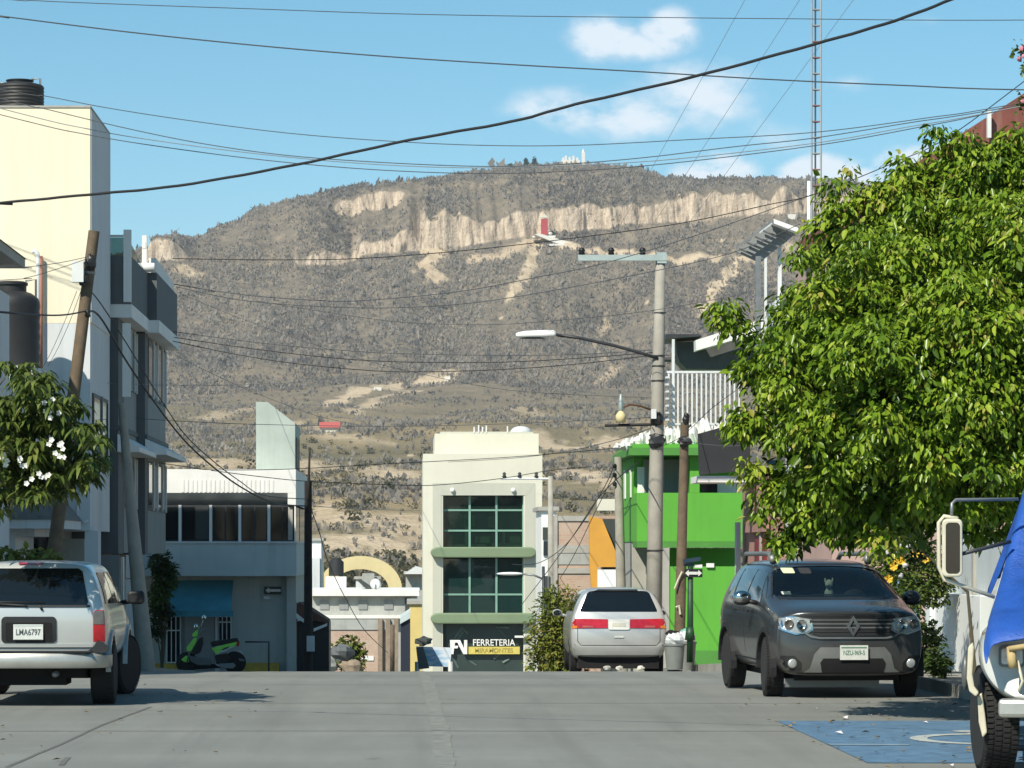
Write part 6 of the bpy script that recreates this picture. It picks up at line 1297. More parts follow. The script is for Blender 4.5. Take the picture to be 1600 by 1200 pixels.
# frangipani at the left edge
g = np.random.default_rng(5)
fp = thing('frangipani_tree', 'drooping frangipani tree with white flowers at the left edge', 'tree', (-5.95, 35.4, .14)); DF = 35.4
ros = [(8, 590), (40, 588), (70, 598), (92, 622), (25, 620), (60, 640), (8, 650), (40, 672), (85, 665), (105, 690), (130, 690), (145, 700), (70, 700), (30, 705), (5, 700), (50, 735), (90, 730), (118, 720), (140, 722), (20, 745), (0, 770), (65, 760), (-20, 640), (-30, 720), (-40, 600), (100, 655), (50, 610), (15, 775), (-25, 780), (35, 655)]
ros += [(float(g.uniform(-20, 150)), float(g.uniform(585, 775))) for _ in range(60)]; ros = [q for q in ros if q[1] > 575+max(0, q[0]-45)*.95 and q[1] < 790-max(0, q[0]-60)*.45]
VV, TT, TN = [], [], []; nv = 0
for (px, py) in ros:
    for rep in range(4):
        c0 = np.array(P(px+g.normal(0, 11), py+g.normal(0, 11), DF+g.normal(0, .4)))
        for k in range(15):
            a = g.uniform(0, 6.3); el = g.uniform(-.35, .85); d = np.array([math.cos(a)*math.cos(el), math.sin(a)*math.cos(el), math.sin(el)]); L = g.uniform(.13, .24); w = g.uniform(.019, .030)
            sd = np.cross(d, [0, 0, 1.]); sd /= np.linalg.norm(sd)+1e-9; p1 = c0+d*L*.45; d2 = d+np.array([0, 0, -1.1]); d2 /= np.linalg.norm(d2); p2 = p1+d2*L*.35; p3 = p2+(d2+np.array([0, 0, -.4]))*L*.25
            up = np.array([0, 0, w*.35])
            q = [c0, p1-sd*w+up, p1, p1+sd*w+up, p2-sd*w*.8+up, p2, p2+sd*w*.8+up, p3]
            VV += q; TT += [(nv, nv+1, nv+2), (nv, nv+2, nv+3), (nv+1, nv+4, nv+2), (nv+2, nv+4, nv+5), (nv+2, nv+5, nv+3), (nv+3, nv+5, nv+6), (nv+4, nv+7, nv+5), (nv+5, nv+7, nv+6)]; TN += [float(np.clip(g.normal(.5, .22), 0, 1))]*8; nv += 8
npmesh('crown', np.array(VV), np.array(TT), 'frangipani_leaf', fp, smooth=True, attr=TN).matrix_parent_inverse = Matrix.Translation(-fp.location)
MB().tube([(-5.95, 35.4, 0), (-5.9, 35.4, .9), (-5.75, 35.4, 1.7), (-5.5, 35.4, 2.2)], [.16, .13, .11, .09], 10).build('trunk', 'bark', fp, True)
branches((-5.55, 35.4, 2.1), [P(a, b_, DF) for a, b_ in ros[:30:3]], .055, 'bark', fp, 'branch')
for i, (px, py) in enumerate([(28, 716), (12, 722), (92, 704), (84, 692), (98, 696), (60, 745), (46, 750), (70, 741), (76, 628), (86, 648), (70, 640), (36, 722), (2, 715), (96, 712)]):
    mb = MB(); c0 = P(px, py, DF-.85)
    for k in range(2):
        c1 = c0+Vector((random.uniform(-.05, .05), random.uniform(-.04, .02), random.uniform(-.04, .04)))
        for j in range(5):
            a = 2*math.pi*j/5+random.uniform(-.2, .2); e = Vector((math.cos(a), -.35, math.sin(a)))*.034; s_ = Vector((-math.sin(a), 0, math.cos(a)))*.015; mb.add([c1, c1+e*.6+s_, c1+e, c1+e*.6-s_], [(0, 1, 2, 3)])
    mb.build('flower_cluster', 'flower_white', fp)
def bush(name, label, clumps, n, ln, wd, m, seed, tone=(.5, .22), base=None, cat='shrub', droop=.2, stems=True):
    gg = np.random.default_rng(seed); lo = min(c[0][2]-(c[1] if not hasattr(c[1], '__len__') else c[1][2]) for c in clumps); cx = sum(c[0][0] for c in clumps)/len(clumps); cy = sum(c[0][1] for c in clumps)/len(clumps)
    o = thing(name, label, cat, base or (cx, cy, gz(cy)))
    V, T, tn = leafcloud(clumps, n, ln, wd, gg, droop, .35, tone); npmesh('foliage', V, T, m, o, attr=tn).matrix_parent_inverse = Matrix.Translation(-o.location)
    if stems:
        for c in clumps[:6]: MB().tube([o.location, (Vector(o.location)+Vector(c[0]))/2+Vector((.03, 0, .05)), c[0]], [.025, .018, .008], 5).build('stem', 'twig', o)
    return o
def pc(px, py, D, r): return (P(px, py, D), r)
bush('hedge_shrub', 'tall yellow-green clipped shrub left of the silver minivan', [pc(868, 955, 66, .40), pc(885, 945, 66.5, .35), pc(855, 990, 66, .42), pc(875, 1000, 66, .48), pc(850, 1030, 66, .40), pc(880, 1035, 66, .45), pc(890, 975, 67, .4), pc(862, 930, 66.3, .18), pc(895, 1010, 67, .4)], 7000, .085, .024, 'hedge_leaf', 31, (.62, .22))
bush('climbing_plant', 'dark green climbing plant hanging beside the blue awning', [pc(250, 880, 79.4, .26), pc(258, 905, 79.4, .28), pc(248, 930, 79.4, .25), pc(252, 955, 79.5, .25), pc(244, 985, 79.5, .2), pc(264, 890, 79.4, .16)], 3000, .10, .03, 'shrub_leaf', 32, (.25, .15))
yb_ = bush('flowering_shrub', 'shrub with yellow blossoms behind the dark grey crossover', [pc(1400, 905, 43.5, .32), pc(1440, 900, 43.3, .35), pc(1425, 930, 43, .28), pc(1460, 915, 43.2, .25), pc(1385, 880, 43.5, .22), pc(1440, 865, 43.4, .22), pc(1470, 890, 43.4, .16)], 4200, .07, .02, 'shrub_leaf', 33, (.6, .22), (7.0, 43.4, .14), stems=False)
for px, py in ((1402, 873), (1408, 876), (1396, 885), (1388, 905), (1382, 910), (1430, 866), (1436, 862), (1445, 873)):
    mb = MB(); c0 = P(px, py, 42.9)
    for j in range(6): a = j*1.05; mb.add([c0, c0+Vector((math.cos(a)*.05, -.03, math.sin(a)*.05)), c0+Vector((math.cos(a+.5)*.065, -.02, math.sin(a+.5)*.065)), c0+Vector((math.cos(a+1)*.05, -.03, math.sin(a+1)*.05))], [(0, 1, 2, 3)])
    mb.build('blossom', 'flower_yellow', yb_)
wb = bush('blossom_tree', 'thin bush with pale grey-white blossom under the big tree', [pc(1395, 790, 41, .22), pc(1405, 830, 41, .25), pc(1425, 850, 41.2, .22), pc(1385, 845, 41, .2)], 1500, .07, .02, 'shrub_leaf', 34, (.4, .2), (7.25, 41, .14), stems=False)
MB().tube([(7.25, 41, .1), (7.15, 41, 1.2), P(1405, 830, 41)], [.03, .022, .01], 6).build('stem', 'twig', wb)
gg = np.random.default_rng(3)
for k in range(46):
    px, py = gg.normal(1403, 18), gg.normal(818, 32); mb = MB().blob(P(px, py, 40.75+gg.normal(0, .08)), (.035, .03, .032), 6, 4, .3); mb.build('blossom', 'flower_grey', wb)
bush('pavement_plant', 'low plants along the pavement beside the crossover', [pc(1448, 1025, 42, .14), pc(1462, 1035, 41, .14), pc(1455, 1000, 42, .12), pc(1470, 1045, 40, .10), pc(1446, 985, 42.5, .12)], 1600, .07, .02, 'shrub_leaf', 35, (.35, .2))
bush('garden_shrub', 'pale green shrub just over the roof of the silver off-roader', [pc(8, 872, 48, .16), pc(40, 874, 48, .15), pc(75, 876, 48, .12), pc(90, 878, 48, .08), pc(-20, 872, 48, .16)], 800, .11, .035, 'shrub_leaf', 36, (.97, .06))
bush('street_weed', 'dry green bush before the sunlit brick wall', [pc(545, 1010, 110, .35), pc(535, 1025, 110, .4), pc(556, 1020, 110, .3), pc(550, 1040, 110, .35)], 1500, .16, .05, 'hedge_leaf', 37, (.5, .25))
pk = bush('bougainvillea', 'sprig of pink blossom at the upper right edge', [pc(1598, 80, 40, .08), pc(1600, 160, 40, .07), pc(1610, 110, 40, .1)], 160, .06, .03, 'shrub_leaf', 38, (.6, .2), (W(1640, 40), 40, .14), stems=False)
for px, py in ((1596, 76), (1600, 88), (1598, 158), (1604, 150), (1592, 92)): MB().blob(P(px, py, 39.9), (.03, .03, .03), 6, 4, .3).build('blossom', 'flower_pink', pk)
MB().tube([(W(1640, 40), 40, 0), P(1645, 500, 40), P(1620, 200, 40), P(1600, 80, 40)], [.05, .04, .02, .008], 6).build('stem', 'twig', pk)
# fluff of litter and stones by the minivan and stall
mat('limestone', (.62, .60, .53), .85, .2, 8, .3)
for i, (px, py, r, l) in enumerate([(968, 1044, .06, 'left pale stone under the minivan'), (1001, 1044, .06, 'right pale stone under the minivan'), (949, 1044, .06, 'grey stone farther under the minivan')]):
    tag(MB().blob(P(px, py, 61.3), (r*1.3, r, r*.75), 8, 6, .22).build('stone', 'limestone' if i < 2 else 'block_grey'), l, 'stone', 'stones under the minivan')
for i, (px, py, l) in enumerate([(536, 1020, 'dark blue-grey bag lying beside the street stall'), (512, 1038, 'grey bag lying lowest beside the street stall'), (548, 1042, 'brown sack nearest the brick wall')]):
    tag(MB().blob(P(px, py, 100), (.36, .3, .26), 10, 7, .2).build('rubbish_bag', ['slate_wall', 'block_grey', 'tan_stone'][i]), l, 'bag', 'bags beside the stall')
bx0 = tag(MB().pbox(483, 487, 1026, 1056, 84, .2).build('wooden_crate', 'plain_concrete'), 'pale block standing at the foot of the dark pole', 'block')
# ------------------------------------------------------------------ main power pole with street lamp (right)
DP_ = 66.0
mp_ = thing('power_pole', 'tall round concrete power pole with a street lamp arm and crossarm', 'utility pole', P(1022, 1075, DP_))
MB().tube([P(1020, 1075, DP_), P(1024, 800, DP_), P(1029, 560, DP_), P(1032, 402, DP_)], [.18, .155, .125, .095], 16).build('shaft', 'pole_concrete', mp_, True)
for px, py, r in ((1031, 489, .115), (1029, 556, .13), (1029, 572, .132), (1028, 595, .135), (1026, 680, .15), (1023, 860, .17)): MB().lathe([(r, -.015), (r+.01, -.01), (r+.01, .01), (r, .015)], P(px, py, DP_), 16).build('steel_band', 'dark_metal', mp_, True)
ca = MB().box(W(903, DP_), W(1041, DP_), DP_-.13, DP_-.03, H(408, DP_), H(399, DP_)).build('crossarm', mat('galvanised', (.42, .50, .48), .5, .12, 3, .05, metal=.3), mp_)
bx('pole_cap', 'galvanised', mp_, W(1026, DP_), W(1041, DP_), DP_-.12, DP_+.12, H(412, DP_), H(395, DP_))
for i, px in enumerate((909, 955, 1004)): MB().lathe([(.03, 0), (.07, .03), (.05, .07), (.075, .10), (.045, .15), (.02, .16)], P(px, 399, DP_-.08), 12).build('insulator', 'black_plastic', mp_, True)
MB().tube([P(1028, 560, DP_-.12), P(1000, 551, DP_-.12), P(960, 540, DP_-.15), P(905, 528, DP_-.2), P(868, 523, DP_-.2)], .033, 8).build('lamp_arm', 'dark_metal', mp_, True)
lh = MB().add([(0, 0, 0)], []); lh = MB(); prof = [(806, .03), (809, .06), (820, .085), (850, .095), (865, .085), (869, .05)]
for i in range(len(prof)-1):
    (a, ra), (b_, rb) = prof[i], prof[i+1]
lh.tube([P(a, 524-(a-806)*.03, DP_-.2) for a, _ in prof], [r for _, r in prof], 12); lh.v = [(x, y, z if z > H(528, DP_) else H(528, DP_)) for x, y, z in lh.v]
lh = lh.build('lamp_head', 'bright_white', mp_, True); MB().blob(P(832, 528.5, DP_-.2), (.27, .07, .02), 14, 6).build('lamp_lens', 'tint_glass', lh, True)
MB().blob(P(1026, 655, DP_-.1), (.15, .14, .15), 10, 7, .15).build('cable_bundle', 'black_plastic', mp_); MB().blob(P(1026, 690, DP_-.1), (.17, .14, .16), 10, 7, .25).build('cable_bundle', 'dark_metal', mp_)
MB().tube([P(945, 665, DP_-.05), P(1025, 663, DP_-.05)], .035, 6).build('spar', 'black_plastic', mp_)
MB().box(W(1016, DP_), W(1024, DP_), DP_-.28, DP_-.14, H(655, DP_), H(640, DP_)).build('junction_box', 'white_metal', mp_)
# old lantern on a bracket
ln_ = thing('bracket_lamp', 'old bulb lamp with a yellow shade on a bent bracket at the power pole', 'street lamp', P(970, 650, DP_-.2))
MB().tube([P(1020, 641, DP_-.1), P(1000, 634, DP_-.15), P(985, 632, DP_-.2), P(975, 636, DP_-.2)], .022, 8).build('bracket', mat('rusty', (.14, .07, .04), .85, .3), ln_, True)
MB().lathe([(.025, 0), (.05, .05), (.05, .22), (.03, .28), (.02, .36)], P(970, 643, DP_-.2), 10).build('socket', 'galvanised', ln_, True); MB().lathe([(.10, -.20), (.105, -.05), (.07, .0), (.03, .04)], P(970, 645, DP_-.2), 14).build('shade', 'arch_yellow', ln_, True)
wp2, _ = pole('wooden_pole', 'straight wooden pole before the green house', P(1060, 1070, 63), P(1070, 660, 63), .115, .085, 'pole_wood', 0)
MB().blob(P(1070, 690, 62.9), (.14, .12, .10), 10, 6, .25).build('cable_bundle', 'dark_metal', wp2); MB().blob(P(1072, 655, 62.95), (.07, .07, .12), 8, 6, .2).build('top_insulator', 'black_plastic', wp2)
MB().tube([P(1066, 893, 62.85), P(1060, 905, 62.85), P(1054, 920, 62.85)], .02, 6).build('hanging_rope', 'ivory_trim', wp2); MB().tube([P(1056, 949, 62.86), P(1061, 946, 62.86), P(1063, 960, 62.86)], .022, 6).build('tied_rag', 'ivory_trim', wp2)
# street name post
sn = thing('street_name_post', 'dark green post carrying double arrow street signs', 'street sign', P(1078, 1030, 60)); DN = 60
mat('post_green', (.012, .060, .022), .5, .15)
MB().tube([P(1078, 1035, DN), P(1079, 885, DN)], [.065, .05], 10).build('post', 'post_green', sn, True); MB().tube([P(1078, 1000, DN), P(1078, 980, DN)], [.10, .07], 10).build('collar', 'post_green', sn, True)
bx('arrow_sign', 'black_plastic', sn, W(1069, DN), W(1097, DN), DN-.08, DN-.06, H(902, DN), H(889, DN))
zc_ = H(895.5, DN); k = DN/F
MB().prism([(W(1070, DN), zc_), (W(1075.5, DN), zc_+5*k), (W(1075.5, DN), zc_+2.2*k), (W(1090.5, DN), zc_+2.2*k), (W(1090.5, DN), zc_+5*k), (W(1096, DN), zc_), (W(1090.5, DN), zc_-5*k), (W(1090.5, DN), zc_-2.2*k), (W(1075.5, DN), zc_-2.2*k), (W(1075.5, DN), zc_-5*k)], 'y', DN-.095, DN-.081).build('arrow', 'bright_white', sn)
MB().prism([(W(1067, DN), H(880, DN)), (W(1094, DN), H(876, DN)), (W(1094, DN), H(870, DN)), (W(1067, DN), H(874, DN))], 'y', DN-.1, DN-.05).build('name_plate', mat('plate_blue', (.02, .045, .08), .4, .2), sn)
MB().prism([(W(1068, DN), H(885, DN)), (W(1084, DN), H(883, DN)), (W(1084, DN), H(879, DN)), (W(1068, DN), H(881, DN))], 'y', DN-.05, DN+.0).build('name_plate', 'plate_blue', sn); bx('white_plate', 'bright_white', sn, W(1085, DN), W(1097, DN), DN-.04, DN-.02, H(887, DN), H(882, DN))
# rubbish bins with white bags
mat('bin_grey', (.20, .215, .20), .6, .15, 4); mat('bag_white', (.66, .70, .70), .45, .15, 8, .6); mat('bag_green', (.16, .42, .34), .45, .15, 8, .5)
for i, (px, D, h, l) in enumerate([(1054, 59.2, 0, 'grey bin stuffed with white bags next to the minivan'), (1072, 60.4, 3, 'grey bin with white and green bags by the sign post')]):
    o = thing('rubbish_bin', l, 'bin', (W(px, D), D, gz(D)+.05), group='rubbish bins'); zb = gz(D)+.05; zt_ = H(1006-h, D)
    MB().lathe([(.15, 0), (.19, zt_-zb-.03), (.205, zt_-zb-.03), (.205, zt_-zb), (.17, zt_-zb)], (W(px, D), D, zb), 18).build('tub', 'bin_grey', o, True, autosm=40)
    MB().blob((W(px, D), D, zt_+.07), (.18, .17, .14), 12, 8, .16).build('bag', 'bag_white', o); MB().blob((W(px, D)+(.02 if i else -.03), D+.05, zt_+.19), (.12, .12, .06), 10, 6, .25).build('bag_top', 'bag_green' if i else 'under_black', o)

# ------------------------------------------------------------------ lattice mast with guy wires
DM = 110.0
ms = thing('lattice_mast', 'slender red and white lattice radio mast rising out of the picture', 'mast', P(1275, 600, DM))
mat('mast_white', (.36, .37, .38), .5, .12, 3, metal=.3); mat('mast_red', (.25, .12, .11), .6, .15, 3)
xm, k = W(1275.5, DM), DM/F; hw = 7.2*k; z0, z1 = H(640, DM), H(-260, DM)
for dx, dy in ((-hw, 0), (hw, 0), (0, hw*1.7)): MB().tube([(xm+dx, DM+dy, z0), (xm+dx, DM+dy, z1)], .034, 6).build('leg', 'mast_white', ms)
n = 36; pz = [z0+(z1-z0)*i/n for i in range(n+1)]
for i in range(n):
    m_ = 'mast_red' if (i//2) % 2 else 'mast_white'
    MB().tube([(xm-hw, DM, pz[i]), (xm+hw, DM, pz[i])], .026, 5).build('rung', m_, ms); MB().tube([(xm-hw, DM, pz[i]), (xm, DM+hw*1.7, pz[i])], .02, 4).build('brace', m_, ms); MB().tube([(xm+hw, DM, pz[i]), (xm, DM+hw*1.7, pz[i])], .02, 4).build('brace', m_, ms)
# ------------------------------------------------------------------ overhead cables
mat('cable_black', (.012, .012, .014), .6, .2, 5); mat('cable_grey', (.055, .065, .075), .6, .2, 5); mat('cable_pale', (.20, .23, .25), .6, .2, 5)
def spline(pts, n=7):
    pts = [Vector(p) for p in pts]; o = []
    for i in range(len(pts)-1):
        a, b_, c, d = pts[max(i-1, 0)], pts[i], pts[i+1], pts[min(i+2, len(pts)-1)]
        for j in range(n):
            t = j/n; o.append(.5*((2*b_)+(-a+c)*t+(2*a-5*b_+4*c-d)*t*t+(-a+3*b_-3*c+d)*t**3))
    return o+[pts[-1]]
def cable(label, pts, D0, D1, w, m='cable_grey', wob=0):
    """an overhead line strung between two distances; w is its thickness in centimetres"""
    def ext(a, b_, d=700): k = d/max(1, math.hypot(b_[0]-a[0], b_[1]-a[1])); return (b_[0]+(b_[0]-a[0])*k, b_[1]+(b_[1]-a[1])*k-18)
    x0, x1 = pts[0][0], pts[-1][0]
    if pts[0][0] < 0: pts = [ext(pts[1], pts[0])]+pts         # lines that leave the view go on beyond it
    if pts[-1][0] > 1590 or pts[-1][1] < 0: pts = pts+[ext(pts[-2], pts[-1])]
    n = len(pts)-1
    q = [P(a, b_, D0+(D1-D0)*(min(1.12, max(-.12, (a-x0)/(x1-x0))) if abs(x1-x0) > 1 else i/n)) for i, (a, b_) in enumerate(pts)]
    L = spline(q)
    if wob: L = [p+Vector((0, 0, math.sin(i*1.7)*wob)) for i, p in enumerate(L)]
    o = MB().tube(L, w/200, 5).build('overhead_cable', m, None, True); return tag(o, label, 'cable', 'overhead cables')
cable('thick black cable sweeping up to the right across the sky', [(-40, 318), (0, 317), (140, 304), (280, 290), (460, 258), (640, 219), (800, 190), (900, 163), (1080, 121), (1270, 70), (1400, 32), (1500, -6), (1560, -30)], 30, 24, 2.6, 'cable_black', .002)
cable('grey cable slanting down right across the upper sky', [(-40, 20), (0, 25), (200, 50), (400, 71), (600, 88), (800, 101), (1000, 112), (1200, 124), (1400, 133), (1640, 141)], 44, 44, 1.9)
cable('faint topmost cable along the upper edge of the sky', [(-40, -6), (55, 1), (200, 7), (400, 14), (600, 21), (800, 25), (1000, 27), (1200, 29), (1640, 31)], 52, 52, 1.4)
cable('thin cable from the rooftop tank sagging over the sky, highest of four', [(-20, 136), (70, 150), (170, 169), (300, 189), (450, 208), (600, 220), (750, 227), (900, 227), (1080, 218), (1270, 207), (1450, 184), (1600, 160)], 57, 50, 1.5)
cable('thin cable sagging over the sky, second of four from the tank', [(-20, 148), (70, 170), (200, 201), (320, 225), (450, 243), (600, 254), (750, 260), (860, 258), (1000, 247), (1150, 229), (1270, 216), (1420, 192), (1600, 163)], 57, 50, 1.6)
cable('thin cable sagging over the sky, third of four from the tank', [(-20, 164), (140, 202), (260, 222), (400, 240), (560, 255), (720, 262), (880, 259), (1050, 249), (1270, 224), (1420, 198), (1600, 165)], 57.5, 50.5, 1.6, 'cable_pale')
cable('thin cable sagging lowest over the summit of the mountain', [(-20, 174), (140, 211), (300, 236), (450, 254), (600, 266), (750, 271), (900, 267), (1050, 255), (1270, 228), (1430, 200), (1610, 162)], 57.5, 51, 1.6)
cable('dark cable crossing the cliff and rising past the mast', [(270, 404), (420, 406), (560, 404), (720, 392), (880, 374), (1057, 350), (1200, 320), (1275, 303), (1400, 253), (1480, 215), (1620, 112)], 66, 52, 1.7, 'cable_black')
cable('cable sagging over the mountain just below the cliff', [(272, 444), (340, 455), (405, 463), (490, 469), (562, 470), (720, 455), (850, 431), (945, 411), (1090, 367), (1275, 302)], 66, 60, 1.7)
cable('cable over the mountain below the cliff, second one', [(275, 448), (364, 467), (450, 476), (529, 480), (611, 481), (720, 475), (829, 460), (1000, 428), (1144, 395), (1250, 350)], 67, 62, 1.6)
cable('faint cable over the dark slope left of the crossarm', [(400, 470), (487, 484), (580, 498), (652, 505), (776, 507), (900, 498), (1020, 485), (1150, 462)], 68, 64, 1.3)
cable('uppermost of three close cables ending at the lamp pole', [(270, 518), (360, 530), (446, 540), (530, 547), (611, 552), (760, 555), (900, 554), (1028, 546)], 70, 66, 1.5, 'cable_grey')
cable('middle of three close cables ending at the lamp pole', [(272, 527), (380, 543), (487, 556), (570, 563), (652, 566), (780, 566), (900, 560), (1028, 550)], 70, 66, 1.8, 'cable_black')
cable('lowest of three close cables ending at the lamp pole', [(270, 533), (360, 552), (446, 566), (540, 576), (632, 581), (770, 578), (900, 569), (1028, 554)], 70, 66, 1.8, 'cable_black')
cable('thin wire slanting down right over the slope from the grey building', [(276, 456), (340, 483), (405, 508), (530, 551), (640, 580), (800, 610), (1026, 622)], 70, 66, 1.1)
cable('thin wire slanting down to the tower of the white house', [(274, 555), (330, 583), (384, 608), (440, 630), (496, 650), (560, 664)], 72, 90, 1.1)
cable('pale wire across the slope at middle height', [(200, 602), (300, 602), (384, 601), (490, 595), (611, 583), (780, 570)], 68, 80, .9, 'cable_pale')
cable('wire crossing in front of the tower of the white house', [(190, 652), (280, 658), (400, 663), (600, 666), (800, 662), (1024, 652)], 68, 66, 1.2)
cable('wire running over the white house roof to the pole by the green house', [(240, 722), (290, 729), (330, 734), (450, 733), (600, 725), (800, 714), (964, 700)], 72, 86, 1.8, 'cable_black')
cable('sagging wire passing in front of the shop lintel', [(330, 735), (400, 744), (480, 752), (600, 757), (680, 758), (780, 748), (860, 735), (925, 729)], 76, 90, 2.0, 'cable_black')
cable('thick dropping cable from the leaning wooden pole to the white house', [(139, 486), (150, 489), (165, 508), (200, 568), (250, 640), (290, 690), (330, 727), (370, 757), (410, 779), (440, 788), (480, 791)], 50, 78, 3.6, 'cable_black')
cable('second dropping cable beside the thick one', [(142, 455), (160, 478), (200, 540), (250, 622), (290, 680), (335, 722), (375, 752), (412, 774), (482, 780)], 50, 78, 2.2, 'cable_black')
cable('thick cable entering from the left edge to the wooden pole', [(-30, 485), (0, 487), (60, 492), (100, 492), (134, 486)], 42, 49.8, 2.6, 'cable_black')
cable('upper wire from the left edge to the wooden pole', [(-20, 417), (40, 417), (90, 411), (134, 402)], 45, 49.8, 1.0, 'cable_grey')
cable('lower wire from the left edge to the wooden pole', [(-20, 439), (40, 434), (90, 420), (134, 405)], 45, 49.8, 1.0, 'cable_grey')
cable('guy wire from the wooden pole down to the left', [(120, 455), (100, 505), (80, 550), (66, 575)], 49.8, 58, .9, 'cable_grey')
cable('second guy wire from the wooden pole down to the left', [(128, 450), (110, 500), (90, 545), (75, 572)], 49.8, 58, .9, 'cable_grey')
cable('pale wire from the grey building over the dark pole', [(150, 596), (190, 600), (280, 600)], 62, 72, 1.0, 'cable_pale')
cable('pale wire from the dark corner pole to the shop building', [(478, 790), (560, 795), (660, 798)], 78, 150, 2.0, 'cable_pale')
cable('thin stay from the dark corner pole down to the stall roof', [(484, 790), (500, 835), (512, 876), (540, 935), (570, 985), (606, 1020)], 78, 124, 2.6, 'cable_black')
cable('black drop wire from the green house pole over the hedge', [(1000, 720), (960, 752), (930, 785), (895, 838), (850, 900), (815, 945)], 64, 120, 2.6, 'cable_black')
cable('second black drop wire over the brick house', [(961, 725), (945, 760), (915, 810), (880, 855), (840, 880), (800, 882)], 85.5, 120, 2.6, 'cable_black')
cable('third drop wire fanning towards the shop building', [(960, 740), (930, 800), (890, 880), (850, 940), (818, 985)], 85.5, 130, 2.4, 'cable_black')
cable('wire from the lamp pole across the shop lintel', [(1020, 668), (960, 688), (880, 706), (800, 716), (700, 722)], 65.8, 140, 2.0, 'cable_grey')
cable('short wire from the lamp pole to the balcony mesh', [(1026, 700), (1065, 682), (1110, 640), (1150, 610)], 65.8, 74, 1.5, 'cable_black')
cable('wire from the wooden pole to the black mesh balcony', [(1071, 690), (1100, 694), (1140, 697), (1180, 694)], 62.9, 69, 1.2, 'cable_pale')
for a, b_, l in (((1166, -4), (1012, 275), 'leftmost thin guy wire of the lattice mast'), ((1252, -4), (1062, 287), 'middle thin guy wire of the lattice mast'), ((1336, -4), (1120, 290), 'rightmost thin guy wire of the lattice mast')):
    o = MB().tube([P(a[0]+(a[0]-b_[0])*.7, a[1]+(a[1]-b_[1])*.7, 112), P(*a, 120), P((a[0]+b_[0])/2, (a[1]+b_[1])/2+1, 128), P(*b_, 140), P(b_[0]-(a[0]-b_[0])*1.2, b_[1]-(a[1]-b_[1])*1.2, 155)], .009, 5).build('guy_wire', 'cable_pale', None, True); tag(o, l, 'cable', 'mast guy wires')

# ------------------------------------------------------------------ far things on the hill
mat('far_white', (.72, .70, .64), .85, .08); mat('far_red', (.42, .05, .06), .8, .2); mat('roof_red', (.48, .10, .09), .8, .15)
def gzp(px, Y): x = W(px, Y); return float(ground_z(np.array([x]), np.array([Y]))[0])
# summit building with a white tower
Ys = 2478.0
sm = thing('summit_chapel', 'pale building with a slim white tower on the mountain summit', 'building', (W(892, Ys), Ys, gzp(892, Ys))); zs = gzp(892, Ys)-2
bx('hall', 'far_white', sm, W(877, Ys), W(906, Ys), Ys, Ys+9, zs, H(250, Ys)); bx('terrace', 'stone_cream', sm, W(866, Ys), W(920, Ys), Ys-4, Ys-.1, zs-3, H(258, Ys)); bx('tower', 'far_white', sm, W(909, Ys), W(914, Ys), Ys, Ys+3, zs, H(238, Ys)); MB().lathe([(1.4, 0), (1.0, 1), (.1, 3)], (W(911.5, Ys), Ys+1.5, H(238, Ys)), 8).build('tower_top', 'far_white', sm)
for px, h in ((880, 246), (884, 243), (890, 245), (896, 243), (902, 246)): bx('parapet_block', 'far_white', sm, W(px-1.6, Ys), W(px+1.6, Ys), Ys+.2, Ys+2, H(250, Ys), H(h, Ys))
bx('dark_opening', 'room_dark', sm, W(866, Ys), W(876, Ys), Ys-1, Ys+4, zs, H(254, Ys)); bx('dark_opening', 'room_dark', sm, W(888, Ys), W(905, Ys), Ys-.3, Ys, H(259, Ys), H(255, Ys))
for i, (px, h, w, l) in enumerate([(835, 246, 3.6, 'tallest dark cypress left of the summit chapel'), (822, 248, 4, 'dark cypress next to the tallest one on the summit'), (797, 258, 5, 'low round dark tree farthest left on the summit'), (808, 256, 3.5, 'small dark tree between the summit trees')]):
    zt0 = gzp(px, 2470); zt1 = H(h, 2470); o = thing('summit_tree', l, 'tree', (W(px, 2470), 2470, zt0), group='summit trees'); MB().tube([(W(px, 2470), 2470, zt0-2), (W(px, 2470), 2470, zt1-1)], [.4, .1], 5).build('trunk', 'bark', o)
    gg = np.random.default_rng(i); hh = max(3, zt1-zt0); V, T, tn = leafcloud([(Vector((W(px, 2470), 2470, zt0+hh*f)), (w*.5*(1-f*.5), w*.5*(1-f*.5), hh*.22)) for f in (.35, .6, .82)], 320, 1.1, .45, gg, 0, .4, (.2, .12)); npmesh('crown', V, T, 'shrub_leaf', o, attr=tn).matrix_parent_inverse = Matrix.Translation(-o.location)
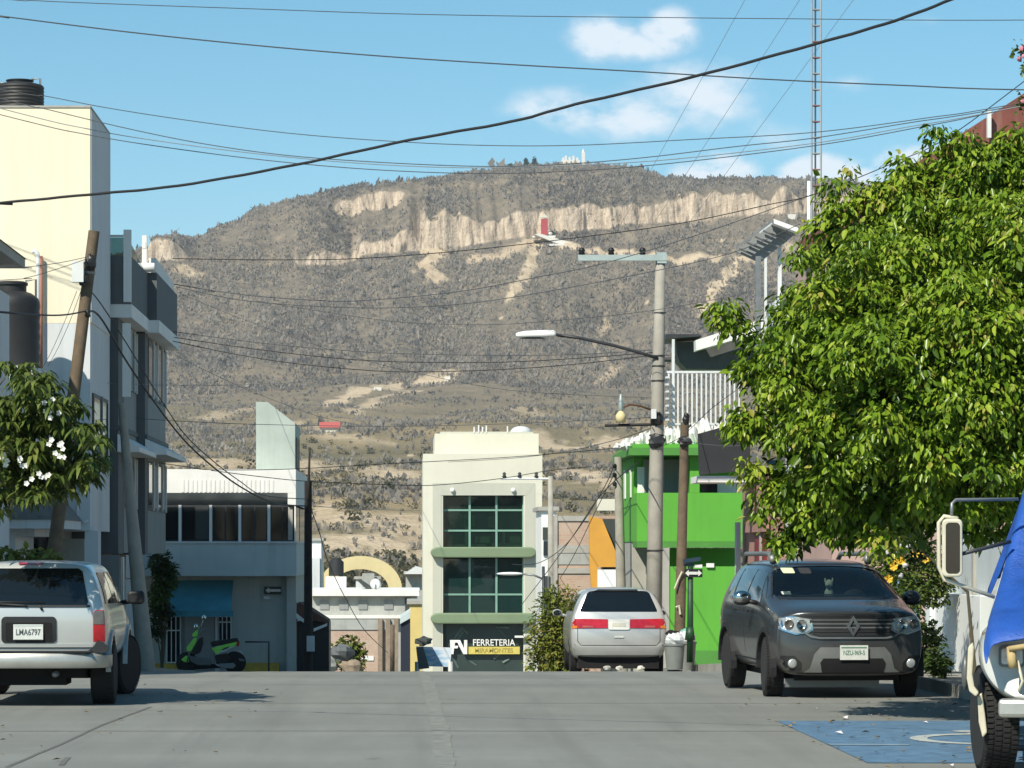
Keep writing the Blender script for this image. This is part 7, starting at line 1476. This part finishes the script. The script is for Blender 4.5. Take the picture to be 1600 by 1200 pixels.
# shrine on the cliff
Yc = 2326.0; zb = H(365, Yc)
sr = thing('cliff_shrine', 'red fronted shrine against the cliff with pale terraces', 'shrine', (W(850, Yc), Yc, zb))
bx('red_panel', 'far_red', sr, W(845.5, Yc), W(856, Yc), Yc, Yc+3, H(367, Yc), H(342, Yc)); MB().prism([(W(844, Yc), H(340, Yc)), (W(857, Yc), H(340, Yc)), (W(851, Yc), H(334, Yc))], 'y', Yc+.5, Yc+3).build('gable', 'stone_cream', sr)
bx('terrace', 'far_white', sr, W(832, Yc-8), W(868, Yc-8), Yc-8, Yc-.1, H(371, Yc-8), H(368, Yc-8)); bx('terrace', 'far_white', sr, W(856, Yc-14), W(896, Yc-14), Yc-14, Yc-8.1, H(384, Yc-14), H(381, Yc-14)); MB().prism([(W(834, Yc-10), H(366, Yc-10)), (W(846, Yc-10), H(366, Yc-10)), (W(925, Yc-10), H(389, Yc-10)), (W(900, Yc-10), H(387, Yc-10)), (W(868, Yc-10), H(380, Yc-10))], 'y', Yc-12, Yc-8).build('stairway', 'far_white', sr)
MB().blob(P(860, 365, Yc-3), (1.6, 1.5, 1.2), 8, 5, .2).build('boulder', 'stone_cream', sr)
def farhouse(label, px, py, w, h, lo, hi, m, rm=None):
    Y = ywhere(px, py, lo, hi); z = gzp(px, Y); k = Y/F
    o = thing('far_house', label, 'house', (W(px, Y), Y, z), group='small houses on the hill'); bx('wall', m, o, W(px-w/2, Y), W(px+w/2, Y), Y, Y+w*k*.7, z-2, z+h*k)
    if rm: MB().prism([(Y-1, z+h*k), (Y+w*k*.4, z+h*k*1.9), (Y+w*k*.8, z+h*k)], 'x', W(px-w/2, Y)-.4, W(px+w/2, Y)+.4).build('roof', rm, o)
    return o
farhouse('small house with a bright red roof on the foothill', 515, 678, 30, 10, 600, 1900, 'stone_cream', 'roof_red'); farhouse('small white house low on the cliff terrace left of the mast', 1238, 330, 13, 8, 2000, 2330, 'far_white')
farhouse('tiny pale hut above the bare patch on the mountain', 699, 593, 9, 6, 1500, 2300, 'far_white'); farhouse('tiny white hut on the bare patch', 590, 610, 12, 5, 1500, 2300, 'far_white'); farhouse('pale low ranch wall right of the red roofed house', 625, 675, 36, 2.5, 600, 1900, 'stone_cream')
# ------------------------------------------------------------------ haze: the air between the street and the mountain
m = bpy.data.materials.new('haze'); m.use_nodes = True; t = m.node_tree; t.nodes.clear(); pvn = N(t, 'ShaderNodeVolumePrincipled'); pvn.inputs['Color'].default_value = (.86, .93, 1, 1); pvn.inputs['Density'].default_value = .00009; pvn.inputs['Anisotropy'].default_value = .2
o_ = N(t, 'ShaderNodeOutputMaterial'); t.links.new(pvn.outputs[0], o_.inputs['Volume'])
hz = MB().box(-5200, 5200, -90, 3420, -60, 330).build('haze', m); tag(hz, 'thin pale blue haze over the valley', 'haze', kind='stuff')
